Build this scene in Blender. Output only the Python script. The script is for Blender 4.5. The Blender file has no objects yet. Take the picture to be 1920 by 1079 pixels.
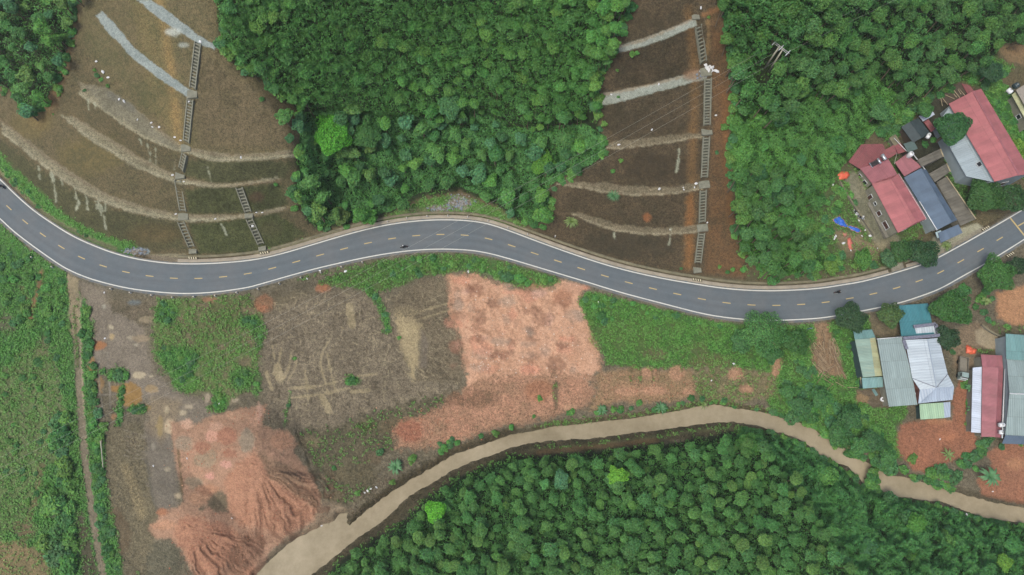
import bpy, math, random
import numpy as np

# ---------------------------------------------------------------- camera, sky, sun, exposure
SC = bpy.context.scene
COL = SC.collection
TILT = math.radians(14)         # the camera looks almost straight down, tipped a little up the hill
H = 170.0 * math.cos(TILT)      # flying height of the drone above the road
F = 170.0 / 0.13                # photo pixels per unit tangent (0.13 m per pixel on the road)
cam_d = bpy.data.cameras.new("camera")
cam = bpy.data.objects.new("camera", cam_d)
COL.objects.link(cam)
cam.location = (0, 0, H)
cam.rotation_euler = (TILT, 0, 0)
cam_d.sensor_width = 36.0
cam_d.lens = 18.0 * F / 960.0
cam_d.clip_start = 0.5
cam_d.clip_end = 5000
SC.camera = cam

SUN_EL, SUN_AZ = math.radians(66), math.radians(-125)
world = bpy.data.worlds.new("World")
SC.world = world
world.use_nodes = True
wn = world.node_tree
bg = wn.nodes["Background"]
sky = wn.nodes.new("ShaderNodeTexSky")
sky.sky_type = 'NISHITA'
sky.sun_disc = False
sky.sun_elevation = SUN_EL
sky.sun_rotation = SUN_AZ
sky.air_density = 1.0
sky.dust_density = 4.5
sky.ozone_density = 1.0
wn.links.new(sky.outputs[0], bg.inputs[0])
bg.inputs[1].default_value = 0.12
sun_d = bpy.data.lights.new("sun", 'SUN')
sun_d.energy = 1.5
sun_d.angle = math.radians(22)
sun_d.color = (1.0, 0.99, 0.88)
sun = bpy.data.objects.new("sun", sun_d)
COL.objects.link(sun)
# sky rotation is clockwise from +Y; the lamp looks down its own -Z
sun.rotation_euler = (math.pi / 2 - SUN_EL, 0, math.pi - SUN_AZ)
sun.location = (0, 0, 300)
SC.view_settings.view_transform = 'Standard'
SC.view_settings.look = 'None'
SC.view_settings.exposure = 1.02
SC.view_settings.gamma = 1.0
SC.view_settings.use_curve_mapping = False

rng = np.random.default_rng(7)
random.seed(7)

# ---------------------------------------------------------------- helpers: coordinates and noise
_ct, _st = math.cos(TILT), math.sin(TILT)
def W(px, py, z=0.0):
    """photo pixel at height z -> world point"""
    v = -(py - 539.5) / F
    s = (H - z) / (_ct - v * _st)
    return ((px - 960.0) / F * s, (v * _ct + _st) * s, z)

def mpp(py, z):
    """metres per photo pixel there"""
    return (H - z) / (_ct + (py - 539.5) / F * _st) / F

def W3(px, py, z):
    x, y, _ = W(px, py, z)
    return np.stack([x, y, z], 1)

def toPx(x, y, z):
    d = y * _st + (H - z) * _ct
    return 960.0 + F * x / d, 539.5 - F * (y * _ct - (H - z) * _st) / d

def sstep(a, b, x):
    t = np.clip((x - a) / (b - a), 0, 1)
    return t * t * (3 - 2 * t)

_T = np.random.default_rng(3).random((256, 256))
def vnoise(x, y, s=0):
    x = x + s * 17.31; y = y + s * 9.73
    i = np.floor(x).astype(int); j = np.floor(y).astype(int)
    fx = x - i; fy = y - j
    fx = fx * fx * (3 - 2 * fx); fy = fy * fy * (3 - 2 * fy)
    a = _T[i & 255, j & 255]; b = _T[(i + 1) & 255, j & 255]
    c = _T[i & 255, (j + 1) & 255]; d = _T[(i + 1) & 255, (j + 1) & 255]
    return (a * (1 - fx) + b * fx) * (1 - fy) + (c * (1 - fx) + d * fx) * fy

def fbm(x, y, s=0, o=4):
    r = 0; a = 0.5; t = 0
    for k in range(o):
        r = r + a * vnoise(x * 2 ** k, y * 2 ** k, s + k * 3); t += a; a *= 0.55
    return r / t

def lin(c):
    c = np.asarray(c, float) / 255.0
    return np.where(c <= 0.04045, c / 12.92, ((c + 0.055) / 1.055) ** 2.4)
KA = 0.5
def alb(r, g, b, k=KA):
    return lin((r, g, b)) * k

def soil(c, boost=1.0):
    """photo colour of bare ground -> albedo (my colour readings run too saturated)"""
    r, g, b = c
    if r >= g:
        L = .3 * r + .5 * g + .2 * b
        r, g, b = r + (L - r) * .17, g + (L - g) * .17 + 2, b + (L - b) * .17
    return alb(r, g, b) * boost

def inpoly(px, py, poly):
    r = np.zeros(px.shape, bool); n = len(poly)
    for i in range(n):
        x0, y0 = poly[i]; x1, y1 = poly[(i + 1) % n]
        c = (y0 > py) != (y1 > py)
        with np.errstate(divide='ignore', invalid='ignore'):
            xx = (x1 - x0) * (py - y0) / (y1 - y0 if y1 != y0 else 1e-9) + x0
        r ^= c & (px < xx)
    return r

def seg_dist(px, py, pts, closed):
    d = np.full(px.shape, 1e9); n = len(pts)
    for i in range(n if closed else n - 1):
        x0, y0 = pts[i]; x1, y1 = pts[(i + 1) % n]
        dx, dy = x1 - x0, y1 - y0; L = dx * dx + dy * dy + 1e-9
        t = np.clip(((px - x0) * dx + (py - y0) * dy) / L, 0, 1)
        d = np.minimum(d, (px - x0 - t * dx) ** 2 + (py - y0 - t * dy) ** 2)
    return np.sqrt(d)

def sdf(px, py, poly):
    d = seg_dist(px, py, poly, True)
    return np.where(inpoly(px, py, poly), -d, d)

def smooth_line(pts, it=2):
    pts = [np.array(p, float) for p in pts]
    for _ in range(it):
        q = [pts[0]]
        for a, b in zip(pts[:-1], pts[1:]):
            q += [a * .75 + b * .25, a * .25 + b * .75]
        pts = q + [pts[-1]]
    return np.array(pts)

# ---------------------------------------------------------------- lines read off the ground plan (photo pixels)
N_LINE = [(-900, -420), (-300, 80), (-60, 288), (0, 336), (25, 362), (62, 395), (100, 421), (137, 444), (175, 461), (212, 475), (250, 485), (287, 491), (325, 495), (375, 495.5), (425, 493), (480, 487.5), (530, 476), (580, 461), (630, 446), (680, 432), (730, 421), (780, 414.5), (830, 412), (880, 414), (917, 420), (960, 435), (1010, 454), (1060, 472), (1110, 489), (1160, 504), (1210, 516), (1260, 526), (1310, 534), (1347, 540), (1395, 544.5), (1440, 546), (1490, 544.5), (1540, 541), (1580, 534.5), (1615, 529), (1665, 516), (1715, 501), (1745, 491), (1790, 467), (1840, 439), (1894, 408), (1950, 374), (2050, 310), (2900, -300)]
S_LINE = [(-900, -320), (-300, 165), (-60, 358), (0, 410), (25, 434), (62, 462), (100, 489), (125, 505), (162, 521), (200, 532), (237, 540.5), (275, 546), (325, 550.5), (362, 551), (412, 547.5), (462, 540), (480, 535.5), (530, 521), (580, 507), (630, 495), (680, 484), (730, 475), (780, 469), (830, 467), (880, 469), (917, 475), (960, 487), (1010, 502), (1060, 517), (1110, 532), (1135, 540), (1172, 551), (1210, 561), (1260, 574), (1310, 587), (1347, 594), (1385, 598.5), (1422, 601), (1462, 601), (1502, 599.5), (1550, 596), (1630, 581), (1690, 568), (1740, 551), (1767, 540), (1807, 517), (1840, 499), (1865, 484), (1902, 461), (1960, 424), (2060, 355), (2900, -235)]
N_S = smooth_line(N_LINE); S_S = smooth_line(S_LINE)
yN = lambda px: np.interp(px, N_S[:, 0], N_S[:, 1])
yS = lambda px: np.interp(px, S_S[:, 0], S_S[:, 1])

# benches of the cut slopes: (lower edge, upper edge, height)
LB = [
 ([(0, 250), (50, 288), (100, 328), (150, 360), (200, 384), (250, 400), (300, 410), (350, 417), (420, 415), (480, 405), (535, 393)],
  [(0, 222), (50, 263), (100, 300), (150, 335), (200, 364), (250, 382), (300, 395), (340, 402), (400, 404), (470, 402), (535, 388)], 7.5),
 ([(118, 222), (150, 250), (200, 282), (250, 312), (290, 330), (335, 345), (400, 353), (450, 350), (520, 338)],
  [(135, 215), (180, 245), (230, 275), (270, 300), (310, 320), (340, 332), (400, 345), (450, 344), (525, 335)], 13.5),
 ([(150, 180), (165, 190), (190, 205), (215, 225), (250, 250), (300, 274), (335, 284), (360, 292), (400, 304), (450, 304), (552, 295)],
  [(150, 155), (190, 165), (230, 185), (270, 217), (310, 252), (340, 273), (370, 281), (420, 289), (470, 290), (552, 282)], 19.0),
 ([(180, 30), (200, 60), (230, 88), (250, 112), (290, 142), (320, 161), (350, 182)],
  [(192, 22), (215, 45), (240, 75), (255, 95), (300, 127), (340, 160), (365, 172)], 27.0),
 ([(257, 0), (290, 30), (330, 55), (365, 79), (402, 94)],
  [(283, 0), (310, 18), (345, 45), (375, 70), (407, 86)], 34.0)]
RB = [
 ([(1075, 404), (1110, 420), (1150, 433), (1200, 440), (1250, 442), (1312, 436)],
  [(1085, 398), (1120, 410), (1160, 422), (1200, 427), (1250, 428), (1312, 421)], 6.5),
 ([(1045, 347), (1100, 355), (1150, 365), (1200, 368), (1250, 367), (1316, 356)],
  [(1050, 341), (1130, 343), (1180, 350), (1250, 352), (1320, 341)], 13.0),
 ([(1138, 281), (1180, 279), (1240, 271), (1318, 258)],
  [(1140, 266), (1200, 261), (1260, 254), (1318, 248)], 20.0),
 ([(1110, 197), (1150, 195), (1200, 181), (1260, 165), (1325, 148)],
  [(1112, 180), (1160, 170), (1220, 158), (1280, 142), (1325, 128)], 27.0),
 ([(1142, 100), (1170, 98), (1220, 83), (1260, 68), (1306, 48)],
  [(1142, 92), (1190, 79), (1240, 61), (1302, 33)], 35.0)]

def extrap(px, pts, sl, sr):
    p = np.array(pts, float)
    y = np.interp(px, p[:, 0], p[:, 1])
    if sl: y = np.where(px < p[0, 0], p[0, 1] + (px - p[0, 0]) * (p[1, 1] - p[0, 1]) / (p[1, 0] - p[0, 0]), y)
    return y

def bench_profile(px, py, benches, sl, top):
    Y = [yN(px) - 15]; Z = [0.0]
    for lo, up, z in benches:
        for q, zz in ((lo, z), (up, z + 0.25)):
            y = extrap(px, q, sl, False)
            Y.append(np.minimum(y, Y[-1] - 1.5)); Z.append(zz)
    Y.append(Y[-1] - 130); Z.append(top)
    r = np.zeros(px.shape)
    for k in range(len(Y) - 1):
        t = np.clip((Y[k] - py) / (Y[k] - Y[k + 1]), 0, 1)
        r = r + t * (Z[k + 1] - Z[k])
    return r

RIV_UP = [(470, 1200), (480, 1079), (505, 1052), (542, 1018), (580, 998), (610, 982), (627, 978), (635, 966), (655, 961), (650, 980), (656, 987), (680, 964), (730, 926), (780, 894), (817, 874), (855, 851), (905, 835), (960, 815), (1000, 809), (1035, 800), (1085, 796), (1135, 790), (1185, 785), (1222, 779), (1272, 771), (1310, 762), (1347, 760), (1385, 767), (1440, 776), (1477, 789), (1515, 795), (1532, 809), (1565, 828), (1602, 851), (1632, 869), (1665, 891), (1712, 896), (1752, 911), (1790, 921), (1827, 931), (1865, 941), (1920, 950), (2100, 985), (2600, 1080)]
RIV_LO = [(570, 1200), (582, 1078), (610, 1059), (627, 1044), (647, 1028), (675, 1006), (705, 987), (730, 965), (767, 930), (805, 908), (842, 886), (880, 868), (930, 850), (960, 839), (997, 830), (1060, 825), (1110, 823), (1160, 815), (1210, 810), (1272, 801), (1322, 794), (1372, 791), (1397, 795), (1427, 800), (1455, 809), (1502, 826), (1532, 849), (1560, 867), (1590, 877), (1615, 905), (1628, 920), (1652, 926), (1690, 934), (1735, 939), (1765, 943), (1800, 956), (1830, 968), (1865, 976), (1920, 984), (2100, 1020), (2600, 1130)]
RIVER = RIV_UP + RIV_LO[::-1]
WATER_Z = -4.0
yLow = lambda px: np.interp(px, [p[0] for p in RIV_LO], [p[1] for p in RIV_LO])

def fan(px, py, ax, ay, R, a0, a1, h, seed):
    """eroded spoil heap: apex (ax, ay), falling away inside the angles a0..a1 (degrees, image sense)"""
    dx, dy = px - ax, py - ay
    r = np.hypot(dx, dy); a = np.degrees(np.arctan2(dy, dx))
    am = (a0 + a1) / 2; hw = (a1 - a0) / 2
    da = np.abs((a - am + 180) % 360 - 180)
    wa = 1 - sstep(hw * 0.75, hw * 1.15, da)
    wr = 1 - np.clip(r / (R * (0.9 + 0.2 * vnoise(a / 14, a * 0, seed))), 0, 1)
    back = .92 * sstep(1, 0.1, r / (R * .75)) ** .8
    prof = np.maximum(wa * wr ** 0.9, back)
    al = (a + 16 * (fbm(r / 30, a / 40, seed) - .5)) / 4.2
    rn = np.abs(vnoise(al, r / 300, seed + 5) - 0.5) * 2
    rill = np.clip(1 - rn * 4.6, 0, 1) * sstep(0.15, 0.4, r / R) * wa * (wr > 0.0)
    rn2 = np.abs(vnoise(al * 2.1 + 3, r / 120, seed + 8) - 0.5) * 2
    rill = np.maximum(rill, .8 * np.clip(1 - rn2 * 4.2, 0, 1) * sstep(0.4, 0.7, r / R) * wa * (wr > 0))
    return h * prof - 0.42 * rill * np.minimum(1, h * wr), rill
FANS = [(468, 868, 165, 8, 95, 6.5, 2), (352, 985, 150, 8, 100, 5.0, 9), (440, 1000, 60, 10, 110, 1.5, 4)]

def height(px, py):
    px = np.asarray(px, float); py = np.asarray(py, float)
    yn, ys = yN(px), yS(px)
    zl = bench_profile(px, py, LB, True, 41)
    zr = bench_profile(px, py, RB, False, 42)
    t = np.clip(yn - 15 - py, 0, None)
    zm = np.interp(t, [0, 30, 60, 200, 400, 600, 900], [0, 0.8, 2.0, 13, 31, 42, 46])
    tt = np.clip(t / 500, 0, 1.1)
    e = sstep(1490, 1790, px + 0.45 * py)
    zc = 38 * tt * (1 - 0.80 * e)
    xB = np.interp(py, [0, 100, 240, 430], [405, 440, 565, 590])
    xR = np.interp(py, [0, 80, 150, 200, 290, 330, 420], [1185, 1145, 1115, 1110, 1130, 1050, 1010])
    xC = np.interp(py, [0, 100, 250, 350, 500], [1345, 1370, 1365, 1378, 1400])
    wL = 1 - sstep(xB - 40, xB + 60, px)
    wR = sstep(xR - 60, xR + 40, px)
    wC = sstep(xC - 15, xC + 80, px)
    zN = zl * wL + (1 - wL) * (zm * (1 - wR) + wR * (zr * (1 - wC) + wC * zc))
    zN = zN + sstep(5, 40, t) * 0.5 * (fbm(px / 22, py / 22, 1) - .5)
    dS = py - ys - 9
    low = 2.3 - 1.3 * sstep(1480, 1580, px)
    zS = -low * sstep(0, 36, dS) + sstep(8, 50, dS) * 0.5 * (fbm(px / 16, py / 16, 2) - .5)
    z = np.where(py < (yn + ys) / 2, np.where(t > 0, zN, 0), np.where(dS > 0, zS, 0)) - 0.12
    # spoil heaps
    m = (px > 200) & (px < 740) & (py > 700)
    if m.any():
        q = np.zeros(int(m.sum()))
        for f in FANS:
            hh, _ = fan(px[m], py[m], *f)
            q = np.maximum(q, hh) + np.minimum(hh, 0)
        z[m] += q
    # dumped clay loads (lumpy)
    z = z + 1.0 * sstep(50, 0, np.abs(px - 960) - 80) * sstep(40, 0, np.abs(py - 620) - 60) * (fbm(px / 13, py / 13, 6, 3) - .35)
    # river and the wooded rise south of it
    m = py > 700
    if m.any():
        X, Y = px[m], py[m]
        d = sdf(X, Y, RIVER) + 5 * (fbm(X / 9, Y / 9, 4) - .5)
        d = np.maximum(d, 6.5 + 5 * (fbm(X / 6, Y / 6, 9) - .5) - seg_dist(X, Y, [(1624, 928), (1639, 884)], False))
        dl = np.clip(Y - yLow(X) - 8, 0, None)
        rise = np.where(X > 560, -2.6 + 10 * (1 - np.exp(-dl / 130.)), z[m])
        side = sstep(-6, 12, Y - yLow(X)) * (X > 560)
        zz = z[m] * (1 - side) + rise * side
        k = sstep(-9, 13, d)
        z[m] = (WATER_Z - 1.0) * (1 - k) + zz * k
    return z

def gz_world(x, y):
    """ground height under world points"""
    x = np.atleast_1d(np.asarray(x, float)); y = np.atleast_1d(np.asarray(y, float))
    z = np.zeros(x.shape)
    for _ in range(6):
        f0 = height(*toPx(x, y, z)) - z
        f1 = height(*toPx(x, y, z + .3)) - z - .3
        d = np.minimum((f1 - f0) / .3, -.15)
        z = z - np.clip(f0 / d, -12, 12)
    return z
def G(px, py):
    return float(height(np.array([px], float), np.array([py], float))[0])
def P(px, py, dz=0.0):
    """world point on the ground seen at a photo pixel, lifted by dz"""
    z = G(px, py)
    x, y, _ = W(px, py, z)
    return (x, y, z + dz)

# ---------------------------------------------------------------- the ground's own colours (soil, clay, grass, mud), by zone
class Paint:
    def __init__(s, px, py):
        s.px = px; s.py = py
        s.c = np.tile(alb(110, 99, 80), (px.size, 1)); s.v = np.full(px.size, 0.06); s.t = np.full(px.size, 0.6)
        s.w1 = fbm(px / 26, py / 26, 11); s.w2 = fbm(px / 7, py / 7, 12, 3); s.w3 = vnoise(px / 2.6, py / 2.6, 13)
    def put(s, m, i, c1, c2, veg, tex, f=26.):
        c1 = soil(c1); c2 = soil(c2) if c2 else c1 * 0.78
        n = s.w1[i] * .45 + s.w2[i] * .35 + s.w3[i] * .2
        n = np.clip((n - .3) / .4, 0, 1)[:, None]
        col = c1 * n + c2 * (1 - n)
        s.c[i] = s.c[i] * (1 - m[:, None]) + col * m[:, None]
        if veg is not None: s.v[i] = s.v[i] * (1 - m) + veg * m
        if tex is not None: s.t[i] = s.t[i] * (1 - m) + tex * m
    def box(s, pts, pad):
        p = np.array(pts); return np.nonzero((s.px > p[:, 0].min() - pad) & (s.px < p[:, 0].max() + pad) & (s.py > p[:, 1].min() - pad) & (s.py < p[:, 1].max() + pad))[0]
    def poly(s, pts, c1, c2=None, veg=0.0, soft=5, warp=10, a=1.0, tex=0.6, brk=0.0):
        i = s.box(pts, soft + warp + 4)
        if not i.size: return
        X, Y = s.px[i], s.py[i]
        d = sdf(X, Y, pts) + warp * ((s.w1[i] - .5) * 1.2 + (s.w2[i] - .5) * 1.3 + (s.w3[i] - .5) * .5)
        m = sstep(soft, -soft, d) * a
        if brk: m = m * sstep(brk - .12, brk + .12, .55 * s.w2[i] + .45 * s.w1[i] + .0)
        s.put(m, i, c1, c2, veg, tex)
    def line(s, pts, w, c1, c2=None, veg=0.0, soft=1.5, warp=2, a=1.0, tex=0.5, brk=0.0, sm=True):
        pts = [tuple(p) for p in (smooth_line(pts, 2) if sm and len(pts) > 2 else pts)]
        i = s.box(pts, w + soft + warp + 3)
        if not i.size: return
        X, Y = s.px[i], s.py[i]
        d = seg_dist(X, Y, pts, False) - w / 2 + warp * ((s.w2[i] - .5) * 1.6 + (s.w3[i] - .5) * .5)
        m = sstep(soft, -soft, d) * a
        if brk: m = m * sstep(brk - .12, brk + .12, s.w2[i])
        s.put(m, i, c1, c2, veg, tex)
    def dot(s, x, y, rx, ry, c1, c2=None, veg=0.0, soft=3, warp=5, a=1.0, tex=0.5, brk=0.0):
        pts = [(x + rx * math.cos(k * .524), y + ry * math.sin(k * .524)) for k in range(12)]
        s.poly(pts, c1, c2, veg, soft, warp, a, tex, brk)

STAND_HILL = [(385, -300), (405, -20), (410, 40), (420, 90), (450, 112), (500, 150), (525, 178), (562, 210), (572, 250), (556, 290), (560, 330), (545, 362), (578, 420), (600, 432), (680, 415), (740, 398), (785, 372), (860, 358), (930, 385), (965, 412), (1008, 424), (1030, 395), (1030, 350), (1062, 330), (1112, 310), (1135, 288), (1132, 255), (1108, 205), (1115, 150), (1150, 100), (1145, 78), (1180, 0), (1190, -300)]
STAND_RIGHT = [(1345, -300), (1350, 10), (1365, 60), (1372, 100), (1375, 140), (1385, 165), (1370, 250), (1365, 290), (1378, 340), (1380, 400), (1386, 460), (1420, 500), (1450, 520), (1530, 512), (1560, 500), (1540, 470), (1530, 420), (1508, 400), (1560, 345), (1578, 310), (1622, 265), (1660, 222), (1692, 212), (1740, 180), (1790, 152), (1850, 120), (1885, 82), (1930, 78), (2300, 60), (2300, -300)]
STAND_SOUTH = [(590, 1400), (610, 1079), (640, 1050), (700, 1012), (760, 972), (800, 932), (860, 892), (960, 853), (1000, 856), (1100, 846), (1200, 836), (1300, 825), (1385, 805), (1440, 816), (1490, 832), (1540, 862), (1580, 886), (1610, 920), (1660, 935), (1720, 945), (1800, 972), (1920, 998), (2300, 1060), (2300, 1400)]
STAND_CORNER = [(-300, -300), (145, -300), (146, 0), (135, 60), (118, 115), (105, 160), (85, 188), (68, 205), (50, 214), (38, 190), (18, 168), (-20, 158), (-300, 100)]

def ground_colours(px, py):
    p = Paint(px, py); g = p.poly; l = p.line; o = p.dot
    GR, GR2 = (66, 112, 54), (92, 112, 62)
    # --- north: cut slopes
    i = np.nonzero(py < yN(px) - 4)[0]
    p.put(np.ones(i.size), i, (106, 88, 66), (84, 74, 54), 0.02, 0.9)
    g([(60, -200), (420, -200), (560, 240), (580, 300), (360, 290), (200, 160)], (112, 93, 68), (92, 82, 58), 0.02, 20, 30, .8, .9)
    g([(230, -100), (300, -60), (350, 280), (330, 280), (280, 200)], (128, 104, 68), (100, 90, 58), 0.02, 14, 20, .6, .9)
    l([(290, -40), (312, 60), (335, 270)], 16, (160, 120, 75), (128, 102, 66), 0, 8, 10, .75, .8)
    g([(140, 20), (200, 60), (260, 150), (330, 180), (280, 200), (190, 120)], (104, 92, 66), (84, 78, 52), 0.02, 20, 20, .7)
    l([(140, -20), (125, 60), (112, 130), (98, 190), (70, 225)], 26, (128, 88, 62), (102, 76, 54), 0, 10, 14, .8)
    g([(375, 100), (560, 220), (560, 280), (380, 275), (365, 200)], (112, 92, 72), (92, 77, 58), 0.02, 14, 16, .8, .9)
    o(170, 290, 60, 36, (122, 100, 62), (92, 80, 54), 0, 16, 24, .8)
    o(60, 230, 40, 30, (126, 104, 64), (100, 84, 56), 0, 14, 20, .7)
    g([(0, 262), (100, 335), (200, 392), (340, 420), (350, 470), (230, 465), (120, 410), (0, 315)], (88, 80, 56), (68, 64, 44), 0.02, 6, 8, .95, .9)
    o(290, 440, 50, 18, (112, 88, 58), (84, 70, 48), 0, 12, 14, .7)
    g([(352, 422), (520, 402), (580, 440), (500, 472), (372, 478)], (82, 84, 56), (62, 66, 42), 0.03, 5, 6, .95, .9)
    g([(345, 355), (530, 345), (540, 385), (470, 400), (352, 402)], (76, 78, 52), (58, 60, 40), 0.02, 5, 5, .95, .9)
    g([(352, 300), (555, 304), (530, 335), (400, 345), (345, 330)], (88, 84, 58), (68, 66, 45), 0.02, 5, 5, .95, .9)
    o(480, 370, 14, 9, (90, 66, 52), None, 0, 5, 5, .8); o(505, 430, 22, 14, (92, 84, 58), None, 0, 8, 8, .6)
    # right hand cut slope
    g([(1185, -200), (1345, -200), (1375, 140), (1370, 300), (1400, 500), (1450, 540), (1200, 515), (1000, 440), (1040, 330), (1140, 280), (1110, 160)], (92, 72, 56), (70, 58, 45), 0.02, 6, 8, 1, .95)
    for (a, b, q) in (((1180, 30), (1290, 60), .8), ((1160, 120), (1300, 150), .6), ((1150, 220), (1290, 240), .6)):
        l([a, b], 34, (84, 66, 52), (66, 55, 42), 0, 16, 14, q)
    o(1240, 315, 80, 30, (78, 60, 46), (62, 50, 40), 0, 14, 16, .8); o(1180, 460, 90, 28, (76, 62, 50), (60, 52, 42), 0, 12, 14, .8)
    l([(1290, 20), (1305, 130), (1298, 300), (1295, 400), (1290, 500)], 16, (142, 98, 60), (108, 78, 52), 0, 8, 8, .7, .8)
    l([(1294, 372), (1292, 495)], 14, (150, 92, 52), (116, 78, 46), 0, 5, 6, .8, .8)
    g([(1330, 20), (1350, 20), (1368, 100), (1378, 150), (1366, 250), (1372, 360), (1380, 440), (1420, 505), (1450, 530), (1320, 512), (1325, 430), (1335, 250), (1332, 120)], (116, 78, 52), (88, 66, 48), 0.03, 6, 8, .95, .8)
    l([(1358, 170), (1362, 300), (1372, 420)], 14, (132, 82, 48), (104, 70, 46), 0, 7, 7, .8)
    l([(1320, 28), (1352, 14)], 9, (140, 92, 60), None, 0, 3, 4, .8)
    l([(1327, 40), (1330, 80), (1322, 110)], 6, (150, 112, 74), None, 0, 3, 4, .7)
    o(1213, 408, 7, 8, (176, 96, 56), (130, 80, 52), 0, 3, 4, .9)
    # benches
    for k, (lo, up, z) in enumerate(LB):
        poly = [tuple(q) for q in smooth_line(lo)] + [tuple(q) for q in smooth_line(up)[::-1]]
        if k >= 3: g(poly, (150, 156, 158), (126, 132, 134), 0, 1.3, 3, 1, .5)
        else:
            g(poly, (142, 128, 108), (112, 100, 82), 0, 2.0, 6, .95, .9)
            l([(x, y - 4) for x, y in lo], 4, (172, 160, 138), (134, 122, 102), 0, 2, 5, .7, .8)
            l([(x, y + 3) for x, y in up], 5, (132, 108, 90), None, 0, 3, 4, .5, .5)
    g([(160, 160), (200, 168), (245, 195), (300, 250), (335, 280), (300, 268), (250, 240), (190, 200)], (128, 116, 102), (108, 98, 84), 0, 4, 5, .85)
    l([(205, 178), (250, 205)], 12, (112, 104, 98), None, 0, 4, 4, .6)
    o(325, 60, 14, 7, (196, 198, 196), None, 0, 4, 4, .7); o(345, 85, 10, 4, (176, 180, 178), None, 0, 3, 3, .6)
    for k, (lo, up, z) in enumerate(RB):
        poly = [tuple(q) for q in smooth_line(lo)] + [tuple(q) for q in smooth_line(up)[::-1]]
        if k >= 3:
            g(poly, (154, 156, 152), (134, 134, 128), 0, 1.2, 3, 1, .5)
            l([(x, y + 2) for x, y in up], 4, (160, 128, 104), None, 0, 2, 3, .6)
        else:
            g(poly, (128, 110, 92), (100, 86, 70), 0, 1.6, 6, .95, .9)
            l([(x, y - 2) for x, y in lo], 3, (166, 148, 126), (130, 114, 96), 0, 1.5, 4, .75, .8)
    o(1300, 140, 18, 12, (150, 108, 84), (120, 88, 70), 0, 5, 6, .8)
    # pale runs of lime and silt below the bench lips
    for a, b, w in (((72, 312), (74, 336), 4), ((97, 322), (105, 378), 6), ((94, 318), (99, 345), 5), ((115, 336), (117, 350), 3), ((140, 355), (143, 372), 4), ((160, 366), (165, 394), 3), ((147, 378), (143, 392), 6), ((184, 378), (190, 405), 7), ((188, 378), (198, 430), 4), ((178, 378), (182, 392), 4), ((198, 384), (197, 396), 3),
                    ((166, 188), (166, 206), 3), ((177, 194), (179, 204), 4), ((262, 262), (266, 274), 3), ((281, 276), (281, 302), 3), ((291, 280), (293, 306), 4), ((276, 270), (278, 284), 3), ((387, 300), (395, 340), 2), ((415, 420), (424, 440), 3), ((1274, 280), (1268, 322), 6), ((1152, 438), (1150, 452), 3), ((1258, 430), (1254, 460), 2), ((330, 300), (322, 330), 2)):
        l([a, ((a[0] + b[0]) / 2 + 1, (a[1] + b[1]) / 2), b], w * .6, (182, 178, 160), (134, 130, 114), 0, 1.3, 4.5, .8, .6)
    # wooded ground
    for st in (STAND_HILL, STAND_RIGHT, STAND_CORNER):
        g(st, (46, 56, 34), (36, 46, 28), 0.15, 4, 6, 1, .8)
    g([(735, 402), (790, 376), (860, 366), (930, 388), (970, 416), (990, 432), (880, 402), (800, 402), (700, 424)], (84, 116, 62), (96, 104, 66), .7, 4, 8, 1)
    o(862, 382, 22, 12, (150, 144, 134), (112, 108, 92), .05, 6, 10, .9, 1.0); o(822, 392, 22, 7, (136, 128, 114), (104, 98, 80), .05, 5, 8, .8, 1.0); o(780, 396, 22, 6, (120, 108, 86), None, .1, 5, 8, .7)
    l([(-60, 245), (0, 308), (50, 352), (100, 402), (150, 437), (205, 458), (245, 470)], 26, (66, 112, 56), (88, 108, 62), .95, 4, 7, 1)
    l([(-60, 262), (0, 322), (60, 385), (140, 436), (215, 467)], 8, (132, 118, 92), (110, 104, 78), .2, 4, 4, .8)
    o(262, 472, 20, 6, (132, 140, 148), (104, 112, 122), 0, 2, 4, 1, 1.0)
    g([(275, 478), (345, 475), (372, 488), (330, 494), (285, 488)], (146, 130, 108), (122, 108, 90), 0.02, 2, 3, .9)
    l([(480, 478), (530, 466), (600, 444), (700, 416)], 10, (150, 138, 110), (118, 112, 80), .2, 3, 4, .8)
    l([(1120, 488), (1200, 508), (1300, 526), (1400, 535), (1500, 533), (1600, 520), (1690, 500)], 16, (112, 98, 76), (88, 80, 60), .05, 4, 5, .9)
    g([(1390, 495), (1460, 518), (1560, 505), (1640, 500), (1690, 494), (1690, 506), (1590, 522), (1480, 532), (1400, 524)], (98, 88, 66), (76, 72, 52), .2, 4, 6, .9)
    # --- house plots north of the road
    g([(1645, 235), (1700, 200), (1745, 175), (1860, 108), (1905, 125), (1850, 168), (1800, 152), (1760, 182), (1715, 218), (1668, 272)], (68, 100, 52), (56, 80, 46), .9, 5, 8, 1)
    g([(1500, 395), (1560, 345), (1585, 320), (1680, 290), (1740, 420), (1700, 470), (1660, 500), (1560, 505), (1530, 440)], (84, 96, 60), (70, 80, 50), .55, 8, 8, 1)
    g([(1585, 335), (1602, 318), (1682, 440), (1700, 470), (1660, 478), (1640, 455), (1608, 415), (1600, 372)], (134, 124, 106), (112, 104, 88), 0.02, 3, 4, 1, .6)
    g([(1600, 372), (1625, 370), (1672, 452), (1652, 458)], (120, 112, 96), (100, 94, 80), 0, 3, 4, .9)
    g([(1560, 430), (1610, 438), (1660, 470), (1640, 492), (1590, 480), (1570, 455)], (140, 112, 92), (104, 92, 70), .2, 5, 8, .9)
    g([(1640, 455), (1680, 450), (1690, 478), (1670, 490)], (148, 132, 108), None, .05, 5, 6, .9)
    g([(1680, 270), (1780, 150), (1830, 170), (1790, 300), (1800, 420), (1760, 440), (1690, 300)], (66, 60, 50), (48, 46, 38), .1, 6, 6, 1)
    g([(1780, 280), (1800, 300), (1812, 345), (1830, 400), (1815, 415), (1775, 325)], (66, 84, 50), (52, 66, 40), .7, 5, 5, 1)
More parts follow.
